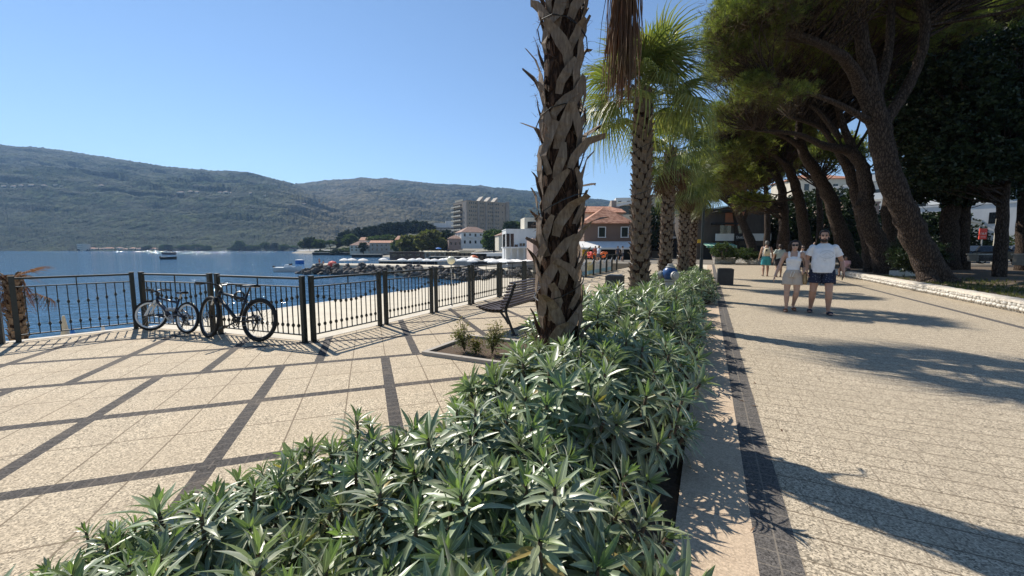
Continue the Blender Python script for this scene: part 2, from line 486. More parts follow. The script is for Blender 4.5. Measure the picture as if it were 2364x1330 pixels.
MT.update(
    plaza=plaza_mat(), prom=prom_mat(), strip=strip_mat(), kerb=kerb_mat(), soil=soil_mat(), sea=sea_mat(), hill=hill_mat(),
    quay=mat("quay_concrete", (.54, .48, .37), .85, var=.1, scale=.8, bump=.2, bscale=30),
    edge=mat("pale_edging", (.52, .47, .39), .85, var=.15, scale=3, bump=.3, bscale=50),
    park=soil_mat("park_soil", (.07, .05, .032), (.16, .115, .072)),
    town=mat("town_ground", (.17, .15, .12), .9, var=.3, scale=.2),
    sand=mat("beach_ground", (.20, .18, .14), .9, var=.25, scale=.05),
    iron=mat("dark_green_iron", (.014, .018, .016), .45, 0.0, var=.3, scale=12, bump=.1, bscale=150, spec=.5),
    black=mat("black_paint", (.008, .009, .012), .35, 0, var=.2, scale=20, spec=.5),
    navy=mat("navy_paint", (.010, .013, .030), .3, 0, var=.2, scale=20, spec=.5),
    rubber=mat("tyre_rubber", (.012, .012, .012), .75, 0, var=.3, scale=40, bump=.4, bscale=160),
    silver=mat("silver_metal", (.50, .50, .50), .35, .7, var=.15, scale=20),
    whitep=mat("white_paint", (.72, .72, .70), .4, 0, var=.06, scale=8),
    slat=mat("brown_slat_wood", (.045, .026, .017), .5, 0, var=.35, scale=9, bump=.2, bscale=80),
    bin=mat("charcoal_concrete", (.040, .041, .044), .7, 0, var=.2, scale=9, bump=.2, bscale=90),
    blue=mat("blue_paint", (.02, .07, .20), .35, 0, var=.12, scale=12),
    greycap=mat("grey_cast_metal", (.32, .32, .31), .5, .3, var=.15, scale=25),
    boot=boot_mat(), fibre=bark_mat("palm_fibre", (.05, .026, .016), (.12, .065, .04), (14, 14, 4), 1.0, .03, 1.5),
    pinebark=bark_mat("pine_bark", (.050, .037, .030), (.125, .092, .072), (9, 9, 2.8), .8, .03, 1.7),
    twig=mat("twig_bark", (.12, .085, .06), .9, 0, var=.3, scale=10),
    stone=stonewall_mat(), cap=mat("wall_cap_mortar", (.50, .45, .38), .9, var=.28, scale=14, bump=.6, bscale=40, dist=.02),
    mortar=mat("wall_mortar", (.30, .27, .23), .95, var=.2, scale=14),
    roof=tile_roof_mat(), roof2=tile_roof_mat("old_roof_tiles", (.30, .17, .12)),
    glass=mat("dark_glass", (.012, .016, .02), .12, 0, var=.1, scale=3, spec=.6),
    white=facade_mat("white_render", (.70, .70, .68)), cream=facade_mat("cream_render", (.62, .57, .47)), grey=facade_mat("grey_concrete", (.30, .27, .24), .2),
    grey2=facade_mat("weathered_concrete", (.42, .375, .32), .22), brown=facade_mat("brown_render", (.19, .125, .095), .08), pink=facade_mat("pink_render", (.42, .30, .25)),
    dark=mat("dark_recess", (.02, .02, .02), .8), brick=facade_mat("orange_brick", (.52, .21, .11), .2),
    canvas=mat("white_canvas", (.74, .73, .70), .8, var=.06, scale=2), beige=mat("beige_canvas", (.55, .48, .34), .8, var=.1, scale=2),
    bluecv=mat("blue_canvas", (.02, .14, .45), .7, var=.1), redcv=mat("red_canvas", (.60, .07, .05), .7, var=.1), orange=mat("orange_hull", (.62, .13, .03), .5, var=.1),
    greencv=mat("green_canvas", (.09, .32, .20), .7, var=.1), yellow=mat("yellow_paint", (.70, .42, .03), .5, var=.1),
    rock=mat("breakwater_rock", (.125, .112, .10), .9, var=.7, scale=1.6, bump=.9, bscale=3, dist=.25),
    globe=mat("lamp_globe", (.74, .69, .50), .35, var=.03), pole=mat("galvanised_pole", (.34, .35, .35), .5, .5, var=.12, scale=8),
)
MT["echium"] = leafmat("shrub_leaf", (.115, .145, .078), (.27, .31, .19), .14, .36, .55, True, (1.5, 1.7, 1.0))
for _n in MT['echium'].node_tree.nodes:
    if _n.type == 'BSDF_PRINCIPLED': _n.inputs['Sheen Weight'].default_value = .35; _n.inputs['Sheen Roughness'].default_value = .4
MT["echium_young"] = leafmat("shrub_young_leaf", (.11, .155, .06), (.21, .255, .11), .25, .45, .5)
MT["pine"] = leafmat("pine_needles", (.048, .066, .022), (.235, .24, .068), .42, .6, .25, False)
MT["pinedead"] = leafmat("dry_pine_twigs", (.06, .042, .028), (.12, .085, .055), .1, .9, .1, False)
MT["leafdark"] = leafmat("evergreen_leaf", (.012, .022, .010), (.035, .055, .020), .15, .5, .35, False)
MT["leafmid"] = leafmat("broad_leaf", (.030, .048, .018), (.085, .115, .040), .25, .6, .25, False)
MT["leafolive"] = leafmat("olive_leaf", (.070, .075, .028), (.17, .155, .062), .25, .6, .2, False)
MT["cypress"] = leafmat("cypress_leaf", (.014, .022, .018), (.042, .058, .036), .1, .8, .1, False)  # lighter and bluish: distance haze put into the leaf colour
MT["palm"] = leafmat("palm_leaf", (.085, .115, .034), (.22, .245, .082), .35, .42, .5, False, (1.6, 1.6, .8))
MT["palmdry"] = leafmat("dry_palm_leaf", (.085, .046, .028), (.21, .125, .072), .12, .8, .2, False, (1.3, 1.0, .7))
MT["nandina"] = leafmat("nandina_leaf", (.085, .10, .025), (.26, .17, .045), .35, .5, .4, False)
MT["grass"] = leafmat("grass_blade", (.04, .06, .015), (.16, .15, .05), .25, .7, .2, False)

# ------------------------------------------------------------------ ground, promenade, quay, sea
def sheet(name, poly, z, m, rot=PROM_ROT, depth=0.0, side=None):
    mb = MB()
    if depth:
        mb.prism(poly, -depth, 0)
        o = mb.build(name, [m])
    else:
        mb.add([(p[0], p[1], 0) for p in poly], [tuple(range(len(poly)))])
        o = mb.build(name, [m])
    o.location = (0, 0, z); o.rotation_euler = (0, 0, rot)
    return tag(o, kind="structure")
FP = [Vector(p) for p in ((-9.3, 5.1, 0), (-7.79, 6.14, 0), tuple(G(329, 757.5)), tuple(G(502, 769)), (-3.18, 6.2, 0), (-2.47, 7.63, 0), (-1.78, 9.1, 0), (-1.07, 10.5, 0), (-.38, 12.1, 0))]
_l = FP[-1]
for k in range(1, 5): FP.append(AQ(_l.dot(PA) + 1.75 * k, _l.dot(PQ) + .03 * k))
def off(p, d):
    i = FP.index(p)
    return p + (p.normalized() * d if i < 5 else PQ * -d)
PLROT = R(19.7)
def loc(p, rot):
    c, s = math.cos(-rot), math.sin(-rot)
    return (p.x * c - p.y * s, p.x * s + p.y * c)
outer = [off(p, .24) for p in FP]
pl = [AQ(-4, -9)] + [off(FP[0], .24) + Vector((-3, -2, 0))] + outer + [AQ(40, -5.4), AQ(40, -1.85), AQ(-4, -1.85)]
o = sheet("plaza", [loc(p, PLROT) for p in pl][::-1], 0, MT['plaza'], PLROT, 3.6)
ed = [off(p, .07) for p in FP] + [AQ(40, -5.57)]
ed2 = outer + [AQ(40, -5.41 - .02)]
mb = MB()
for i in range(len(FP) - 1):
    mb.add([ed[i], ed[i + 1], outer[i + 1], outer[i]], [(0, 1, 2, 3)])
o = mb.build("edging_strip", MT['edge']); o.location.z = .004; tag(o, kind="structure")
sheet("planting_bed", [(-1.85, -4), (-.10, -4), (-.10, 22), (-1.85, 22)], -.03, MT['soil'])
sheet("bed_end_paving", [(-1.85, 22), (-.10, 22), (-.10, 40), (-1.85, 40)], 0, MT['quay'])
sheet("kerb_strip", [(-.10, -4), (.267, -4), (.267, 40), (-.10, 40)], 0, MT['kerb'], depth=.2)
sheet("dark_paving_strip", [(.267, -4), (.455, -4), (.455, 40), (.267, 40)], 0, MT['strip'])
sheet("promenade", [(.455, -4), (5.22, -4), (5.22, 40), (.455, 40)], 0, MT['prom'])
sheet("dark_paving_strip", [(5.22, -4), (5.36, -4), (5.36, 40), (5.22, 40)], 0, MT['strip'])
sheet("promenade_margin", [(5.36, -4), (6.42, -4), (6.42, 40), (5.36, 40)], 0, MT['prom'])
qe = G(640, 712, QUAY_Z).dot(PQ)
sheet("quay", [(qe, -14), (-5.0, -14), (-5.0, 41), (-16.5, 41), (-16.5, 62), (qe, 62)], QUAY_Z, MT['quay'], depth=1.6)
sheet("quay_edge", [(qe, -14), (qe + .6, -14), (qe + .6, 62), (qe, 62)], QUAY_Z + .006, MT['edge'])
mb = MB(); S = 8000
mb.add([(-S, -500, 0), (S, -500, 0), (S, 5000, 0), (-S, 5000, 0)], [(0, 1, 2, 3)])
o = mb.build("sea", MT['sea']); o.location.z = SEA_Z; tag(o, kind="structure")
# park soil behind the low wall, and the town's ground farther off
sheet("park_ground", [(6.6, -6), (60, -6), (60, 40), (6.6, 40)], .20, MT['park'], depth=.6)
sheet("town_square", [(-17, 40), (90, 40), (90, 130), (-17, 130)], -.01, MT['town'], depth=3.6)

# land across the inner bay: one heightfield that climbs away from its coast line
COAST = [(60, 52), (5, 70), (3, 95), (-20, 152), (-58, 225), (-105, 300), (-148, 385), (-240, 456), (-280, 530), (-240, 670), (-100, 950), (150, 1400)]
def seg_dist(x, y):
    best, side = 1e9, 1
    for (ax, ay), (bx, by) in zip(COAST[:-1], COAST[1:]):
        dx, dy = bx - ax, by - ay
        t = max(0, min(1, ((x - ax) * dx + (y - ay) * dy) / (dx * dx + dy * dy)))
        px, py = ax + dx * t, ay + dy * t
        d = math.hypot(x - px, y - py)
        if d < best: best, side = d, ((x - ax) * dy - (y - ay) * dx)
    return best if side > 0 else -best
def land_z(x, y):
    d = seg_dist(x, y)
    if d < 0: return SEA_Z + max(-3, d * .12)
    u = min(d, 8) * .11
    z = SEA_Z + .15 + u + max(0, d - 14) * .085
    if d > 130: z -= (d - 130) * .03
    return z if y < 400 else z + min(8, (y - 400) * .02)
mb = MB(); nx, ny = 70, 70
g = [[None] * ny for _ in range(nx)]
xs = [-300 + 1000 * (i / (nx - 1)) ** 1.25 for i in range(nx)]; ys = [50 + 1400 * (j / (ny - 1)) ** 1.6 for j in range(ny)]
V = [(x, y, land_z(x, y) if x < 8 or y > 160 else min(-.6, land_z(x, y))) for x in xs for y in ys]
F = [(i * ny + j, (i + 1) * ny + j, (i + 1) * ny + j + 1, i * ny + j + 1) for i in range(nx - 1) for j in range(ny - 1)]
o = link("shore_ground", np_mesh("shore_ground", V, F, MT['sand'], smooth=True)); tag(o, kind="structure")

# ------------------------------------------------------------------ hills across the bay (polar heightfields round the bay)
def hills(name, ridge, r0, r1, r2, seed, bench=None, na=1150, nr=150, rough=1.0):
    rng = np.random.RandomState(seed)
    u = np.linspace(ridge[0][0], ridge[-1][0], na)
    v = np.interp(u, [p[0] for p in ridge], [p[1] for p in ridge])
    xr = (u - 1182) / FOC / (_c + (665 - 573) / FOC * _s)
    def nz(a, b, f, oct=4):
        out = 0
        for k in range(oct):
            ph = rng.rand(6) * 6.28; ff = f * 2 ** k
            out = out + (np.sin(a * ff + ph[0] + 1.3 * np.sin(b * ff * .7 + ph[1])) * np.sin(b * ff * 1.1 + ph[2] + 1.1 * np.sin(a * ff * .6 + ph[3]))) / 1.9 ** k
        return out
    V = np.zeros((na, nr, 3))
    t = np.linspace(0, 1, nr)
    for j, tt in enumerate(t):
        if tt < .8: Y = r0 + (r1 - r0) * (tt / .8)
        else: Y = r1 + (r2 - r1) * (tt - .8) / .2
        k = min(tt / .8, 1)
        prof = .62 * k ** .8 + .38 * k ** 2.2 if bench is None else np.interp(k, bench[0], bench[1])
        e = (573 - v) / FOC * (r1)                   # ridge height
        z = SEA_Z + e * prof
        if tt > .8: z = SEA_Z + e * (1 - .5 * ((tt - .8) / .2) ** 1.3)
        X = xr * Y
        w_ = math.sin(min(1, k) * math.pi) if tt < .8 else .0
        gul = nz(X / 170.0 + .25 * math.sin(Y / 300), np.full(na, Y / 600.0), 1.0, 3) * 18 * rough * w_
        fine = nz(X / 50.0, np.full(na, Y / 60.0), 1.0, 3) * 4 * rough * (0 if tt == 0 else 1) * min(1, k * 4)
        fine = fine + np.convolve(rng.randn(na + 2), [.25, .5, .25], 'valid') * (2.6 if tt > 0 else 0) * (.35 + .65 * (np.abs(nz(X / 220.0, np.full(na, Y / 200.0), 1.0, 2)) > .25))
        V[:, j, 0] = X; V[:, j, 1] = Y; V[:, j, 2] = np.maximum(z + gul + fine, SEA_Z - 1 if j else -9)
    V = V.reshape(-1, 3)
    i, j = np.meshgrid(np.arange(na - 1), np.arange(nr - 1), indexing='ij')
    b = (i * nr + j).ravel()
    F = np.stack([b, b + nr, b + nr + 1, b + 1], 1)
    o = link(name, np_mesh(name, V, F, MT['hill'], smooth=True))
    return tag(o, kind="structure")
hills("hills", [(-700, 300), (-300, 310), (0, 337), (100, 345), (200, 357), (300, 373), (400, 388), (500, 397), (580, 400), (640, 414), (690, 428), (760, 455), (860, 490), (960, 540), (1000, 572)],
      830, 2100, 3000, 3, bench=([0, .12, .42, .55, .8, 1], [0, .12, .50, .58, .84, 1]))
hills("hills", [(520, 520), (600, 450), (690, 427), (760, 418), (840, 413), (900, 415), (1000, 425), (1100, 430), (1200, 440), (1260, 446), (1380, 461), (1480, 474), (1650, 480), (1800, 450), (1900, 418), (2000, 403), (2200, 410), (2700, 400)],
      900, 2700, 3700, 11, bench=([0, .15, .5, .75, 1], [0, .16, .52, .78, 1]))

# ------------------------------------------------------------------ railing
_bal = {}
def baluster_mesh(u, key):
    if key in _bal: return _bal[key]
    mb = MB(); s = .0065
    mb.box((0, 0, .485), (.013, .013, .75))
    for z in (.86 - .75 * (.16 + .21 * (1 - u * u)), .11 + .75 * .19):
        for dz, r, h in ((0, .017, .030), (.022, .012, .012), (-.022, .012, .012)): mb.box((0, 0, z + dz), (r * 2, r * 2, h))
    _bal[key] = mb.mesh("baluster", MT['iron']); return _bal[key]
mb = MB(); mb.box((0, 0, .515), (.062, .062, 1.03)); mb.box((0, 0, 1.036), (.07, .07, .012)); mb.box((0, 0, .006), (.11, .11, .012))
POST = mb.mesh("post", MT['iron'])
def railing(pA, pB, label, gap=.085):
    d = (pB - pA); L = d.length; d.normalize()
    a = pA + d * gap; L -= 2 * gap
    rt = empty("railing_panel", a, math.atan2(d.y, d.x), label, "railing", "iron railing panels round the plaza edge")
    link("post", POST, rt, (0, 0, 0)); link("post", POST, rt, (L, 0, 0))
    for nm, z, h, wd in (("top_rail", 1.0, .032, .05), ("middle_rail", .868, .018, .034), ("bottom_rail", .11, .018, .034)):
        m = MB(); m.box((L / 2, 0, z), (L - .062, wd, h))
        if nm == "top_rail": m.box((L / 2, 0, .93), (.014, .014, .107))
        m.build(nm, MT['iron'], rt)
    n = round(L / .112) - 1
    for k in range(n):
        u = round(abs((k + .5) / n * 2 - 1), 1)
        link("baluster", baluster_mesh(u, u), rt, (L * (k + 1) / (n + 1), 0, 0))
    return rt
RL = ["railing panel at the far left edge, ending in front of the dead palm",
      "railing panel with sea and boards behind it, left of the bicycles",
      "railing panel behind the smaller bicycle with white rims",
      "railing panel behind the large black bicycle, up to the plaza corner",
      "railing panel just right of the plaza corner, water and quay behind",
      "railing panel second to the right of the plaza corner",
      "railing panel crossed by the pole of the globe lamp",
      "railing panel with one dark post beside the bench, fourth from the corner",
      "railing panel behind the bench back, orange boat beyond"]
for i in range(len(FP) - 1):
    railing(FP[i], FP[i + 1], "dark iron " + (RL[i] if i < len(RL) else "railing panel hidden behind the nearest palm trunk, %s past the bench" % ORD[i - len(RL)]))
MT['palecyan'] = mat('pale_cyan_print', (.34, .56, .64), .7); MT['paleyellow'] = mat('pale_yellow_print', (.70, .60, .30), .7)
# chain railing past the second palm, with bright panels hung behind
cr0 = FP[-1].dot(PA) + .5
for k in range(7):
    a = cr0 + 1.5 * k
    t = empty("chain_barrier", AQ(a, -5.5), PROM_ROT + math.pi / 2, "dark post and chain barrier bay, %s bay beyond the plain railing" % ORD[k], "barrier", "chain barrier bays past the nearest palm")
    m = MB(); m.box((0, 0, .55), (.09, .09, 1.1)); m.box((0, 0, 1.105), (.10, .10, .012)); m.build("post", MT['iron'], t)
    m = MB(); m.box((.75, 0, 1.06), (1.41, .03, .03)); m.build("top_rail", MT['iron'], t)
    m = MB(); pts = [(x * .705 + .75, 0, .88 - .28 * (1 - x * x)) for x in [j / 5 - 1 for j in range(11)]]
    m.tube(pts, .02, 6); m.build("chain", MT['silver'], t)
    if 0 < k < 6:
        m = MB(); m.box((.75, .35, .36), (1.3, .03, .72)); m.k = 1; m.box((.75, .35, .15), (1.301, .034, .2)) 
        c = ['white', 'canvas', 'paleyellow', 'canvas', 'canvas', 'white'][k]
        o = m.build("banner_panel", [MT[c], MT['palecyan']], None, AQ(a, -5.5)); o.rotation_euler = (0, 0, PROM_ROT + math.pi / 2)
        tag(o, "pale printed banner panel leaning behind the chain barrier, %s in the row" % ORD[k - 1], "banner", "banner panels behind the chain barrier")

# ------------------------------------------------------------------ shrubs with long grey-green leaves
def leaves_np(base, axis, nrm, L, W, droop, tint, nl=5):
    # arrays -> vertices (N*nl*3), faces, uv
    N = len(base)
    t = np.linspace(0, 1, nl)
    side = np.cross(axis, nrm); side /= np.linalg.norm(side, axis=1, keepdims=True) + 1e-9
    nr = np.cross(side, axis)
    wp = np.interp(t, [0, .12, .38, .65, .88, 1], [.18, .45, 1, .82, .3, .02])
    c = base[:, None, :] + axis[:, None, :] * (L[:, None] * (t - .12 * droop[:, None] * t ** 2))[..., None] - nr[:, None, :] * 0 + nr[:, None, :] * (-(L * droop)[:, None] * t ** 2 * .75)[..., None]
    hw = (W[:, None] * wp[None, :] * .5)[..., None]
    l = c - side[:, None, :] * hw + nr[:, None, :] * hw * .45
    r = c + side[:, None, :] * hw + nr[:, None, :] * hw * .45
    V = np.stack([l, c, r], 2).reshape(-1, 3)
    uvx = np.tile(np.array([0, .5, 1.0]), N * nl); uvy = np.repeat(tint, nl * 3)
    F = []
    b = (np.arange(N) * nl * 3)[:, None]
    for k in range(nl - 1):
        for s in (0, 1):
            F.append(b + np.array([[k * 3 + s, k * 3 + s + 1, (k + 1) * 3 + s + 1, (k + 1) * 3 + s]]))
    F = np.concatenate(F, 0)
    return V, F, np.stack([uvx, uvy], 1)
def unit(a): return a / (np.linalg.norm(a, axis=-1, keepdims=True) + 1e-9)
def echium(seed, nros=46, rad=.5, hgt=.62, nleaf=30):
    rng = np.random.RandomState(seed)
    tips, axes = [], []
    for i in range(nros):
        u = (i + .5) / nros
        zz = 1 - u * .98; ph = i * 2.39996 + rng.randn() * .25
        rr = math.sqrt(max(0, 1 - zz * zz))
        k = 1 + rng.randn() * .09 - (.3 if rng.rand() < .15 else 0)
        p = np.array([rr * math.cos(ph) * rad * k, rr * math.sin(ph) * rad * k, .10 + (hgt - .16) * zz ** .75 * k + rng.randn() * .02])
        ax = np.array([rr * math.cos(ph) * .95, rr * math.sin(ph) * .95, .45 + zz * .75]) + rng.randn(3) * .14
        tips.append(p); axes.append(ax / np.linalg.norm(ax))
    B, A, N, L, W, D, T, Yg = [], [], [], [], [], [], [], []
    for p, ax in zip(tips, axes):
        e1 = np.cross(ax, [0.3, .2, 1.0]); e1 /= np.linalg.norm(e1); e2 = np.cross(ax, e1)
        sc = rng.uniform(.8, 1.2); ph0 = rng.rand() * 6.28; tint = rng.rand()
        for i in range(nleaf):
            f = i / (nleaf - 1)
            ph = ph0 + i * 2.39996 + rng.randn() * .12
            el = R(lerp(78, -22, f ** .8)) + rng.randn() * .13
            rd = e1 * math.cos(ph) + e2 * math.sin(ph)
            B.append(p - ax * (.005 + .16 * f ** 1.2) + rd * .006)
            A.append(rd * math.cos(el) + ax * math.sin(el)); N.append(ax * math.cos(el) - rd * math.sin(el))
            ll = sc * lerp(.055, .155, min(1, f * 2.6)) * rng.uniform(.85, 1.15) * (1 if f < .75 else .88)
            L.append(ll); W.append(ll * rng.uniform(.19, .26)); D.append(rng.uniform(-.05, .5) + .35 * f * rng.rand()); T.append(1.0 if rng.rand() < .012 + .03 * (f > .85) else np.clip(.6 * rng.rand() + .4 * tint, 0, .95)); Yg.append(f < .2)
    B, A, N = np.array(B), unit(np.array(A)), unit(np.array(N))
    V, F, uv = leaves_np(B, A, N, np.array(L), np.array(W), np.array(D), np.array(T))
    mi = np.tile(np.array(Yg, int), 8)
    me = np_mesh("foliage", V, F, [MT['echium'], MT['echium_young']], uv, True, mi)
    mb = MB()
    for p, ax in zip(tips, axes):
        b = Vector((p[0] * .12, p[1] * .12, 0)); q = Vector(p); m = (b + q) / 2 + Vector((p[0] * .18, p[1] * .18, -.04))
        mb.tube(spline([b, m, q - Vector(ax) * .02], 3), [.012] * 4 + [.008] * 3, 5, False)
    return me, mb.mesh("stems", MT['twig'], True)
EV = [echium(s) for s in (1, 2, 3, 4, 5)]
rng = random.Random(5)
shrubs = []
def row(name, q, a0, a1, step, sc0, jit=.1):
    a = a0; k = 0
    while a <= a1:
        shrubs.append((name, k, a + rng.uniform(-.1, .1), q + rng.uniform(-jit, jit), sc0 * rng.uniform(.9, 1.12))); a += step * rng.uniform(.9, 1.1); k += 1
for a, q, s in ((.55, -.62, 1.02), (1.42, -.55, 1.06), (2.8, -.62, 1.2), (3.85, -.68, 1.28), (4.9, -.72, 1.38), (5.95, -.74, 1.5), (7.0, -.72, 1.42), (8.0, -.66, 1.25), (8.8, -.6, 1.08), (9.7, -.6, 1.08)):
    shrubs.append(("kerb-side row", sum(1 for x in shrubs if x[0] == "kerb-side row"), a, q, s))
row("middle row", -1.08, .40, 1.7, .62, 1.0, .06)
row("middle row", -1.02, 2.55, 3.2, .62, 1.25, .05)
row("middle row", -1.15, 4.5, 6.9, .95, 1.40)
row("middle row", -1.1, 7.3, 9.2, .9, 1.15)
row("sea-side row", -1.62, .35, 2.05, .62, .92, .08)
row("sea-side row", -1.42, 2.7, 3.1, .6, .82, .03)
row("sea-side row", -1.80, 6.4, 8.5, 1.1, .9)
for x in ((.05, -1.98, .66), (.65, -2.0, .62), (1.3, -1.98, .58)): shrubs.append(("plaza-side edge", sum(1 for y in shrubs if y[0] == "plaza-side edge"), x[0], x[1], x[2]))
cnt = {}
for nm, k, a, q, s in shrubs:
    cnt[nm] = cnt.get(nm, -1) + 1
    t = empty("leafy_shrub", AQ(a, q, -.03), rng.uniform(0, 6.28), "grey green long-leaved shrub, %s from the front in the hedge's %s" % (ORD[cnt[nm]], nm), "shrub", "long-leaved shrubs of the promenade hedge")
    f, st = EV[rng.randrange(5)]
    o = link("foliage", f, t); o.scale = (s, s, s * rng.uniform(.95, 1.1)); o2 = link("stems", st, t); o2.scale = o.scale
k = 0
for a in [11.6 + .95 * i for i in range(10)]:
    for q in (-.45, -1.25):
        t = empty("leafy_shrub", AQ(a + rng.uniform(-.2, .2), q + rng.uniform(-.1, .1), -.03), rng.uniform(0, 6.28),
                  "grey green shrub beyond the hydrant, %s along the %s side" % (ORD[k // 2], "kerb" if q > -1 else "sea"), "shrub", "shrubs beyond the hydrant")
        f, st = EV[rng.randrange(5)]; s = rng.uniform(1.0, 1.25)
        link("foliage", f, t).scale = (s, s, s); link("stems", st, t).scale = (s, s, s); k += 1

n = 900
a = rng.uniform; rl = np.random.RandomState(77)
qq = np.where(rl.rand(n) < .8, rl.uniform(-1.8, -.12, n), rl.uniform(-.1, .6, n)); aa = rl.uniform(.5, 12, n)
C = aa[:, None] * np.array([PA.x, PA.y, 0]) + qq[:, None] * np.array([PQ.x, PQ.y, 0]); C[:, 2] = np.where(qq > -.1, .006, -.012)
A_ = rl.randn(n, 3); A_[:, 2] *= .12
keep = (qq < -.1) | (rl.rand(n) < .25)
C, A_ = C[keep], unit(A_[keep]); n = len(C)
V, F, uv = leaves_np(C, A_, unit(np.tile([0, 0, 1.0], (n, 1)) + rl.randn(n, 3) * .2), rl.uniform(.04, .11, n), rl.uniform(.008, .02, n), rl.uniform(-.3, .3, n), rl.rand(n), 3)
tag(link("leaf_litter", np_mesh("leaf_litter", V, F, MT['palmdry'], uv)), kind="stuff")
# planter bay by the bench with its kerb and small reddish plants
t = empty("planter_kerb", AQ(4.35, -3.48), PROM_ROT, "pale stone kerb round the small soil bed in front of the bench", "kerb")
m = MB()
for c, s in (((.8, .035, 0), (1.66, .07, .10)), ((.0, .62, 0), (.07, 1.10, .10)), ((.8, 1.205, 0), (1.66, .07, .10))): m.box(c, s)
m.build("kerbstone", MT['grey2'], t)
o = sheet("bed_soil", [(-3.45, 4.42), (-1.87, 4.42), (-1.87, 5.52), (-3.45, 5.52)], .012, MT['soil'])
def nandina(loc_, h, n, label, seed):
    r = np.random.RandomState(seed)
    t = empty("small_plant", loc_, 0, label, "plant")
    B, A, N, L, W, D, T = [], [], [], [], [], [], []
    mb = MB()
    for i in range(9):
        an = r.rand() * 6.28; sp = r.uniform(.05, .38) * h
        top = np.array([math.cos(an) * sp, math.sin(an) * sp, h * r.uniform(.55, 1)])
        mb.tube(spline([(0, 0, 0), Vector(top * .5) * 1.0 + Vector((0, 0, h * .12)), Vector(top)], 3), .005, 4, False)
        for j in range(n // 9):
            f = r.uniform(.35, 1.02); p = top * f + r.randn(3) * .045 * (1.3 - f * .4)
            a = r.randn(3); a[2] = a[2] * .5 + .2
            B.append(p); A.append(a); N.append(r.randn(3) * .6 + np.array([0, 0, 1])); l = r.uniform(.025, .05); L.append(l); W.append(l * .34); D.append(.2); T.append(np.clip((p[2] / h - .5) * 1.3 + r.randn() * .25, 0, 1))
    V, F, uv = leaves_np(np.array(B), unit(np.array(A)), unit(np.array(N)), np.array(L), np.array(W), np.array(D), np.array(T), 3)
    link("foliage", np_mesh("foliage", V, F, MT['nandina'], uv), t); mb.build("stems", MT['twig'], t)
nandina(AQ(4.72, -3.05, .02), .44, 900, "small plant with reddish leaf tips, left of two in the soil bed", 1)
nandina(AQ(4.75, -2.62, .02), .46, 1100, "taller yellow green plant before the bench leg in the soil bed", 2)
nandina(AQ(4.62, -2.80, .02), .22, 500, "low yellowish plant between the two taller ones in the soil bed", 3)
nandina(AQ(5.0, -2.12, .02), .40, 500, "green plant against the foot of the nearest palm trunk", 4)

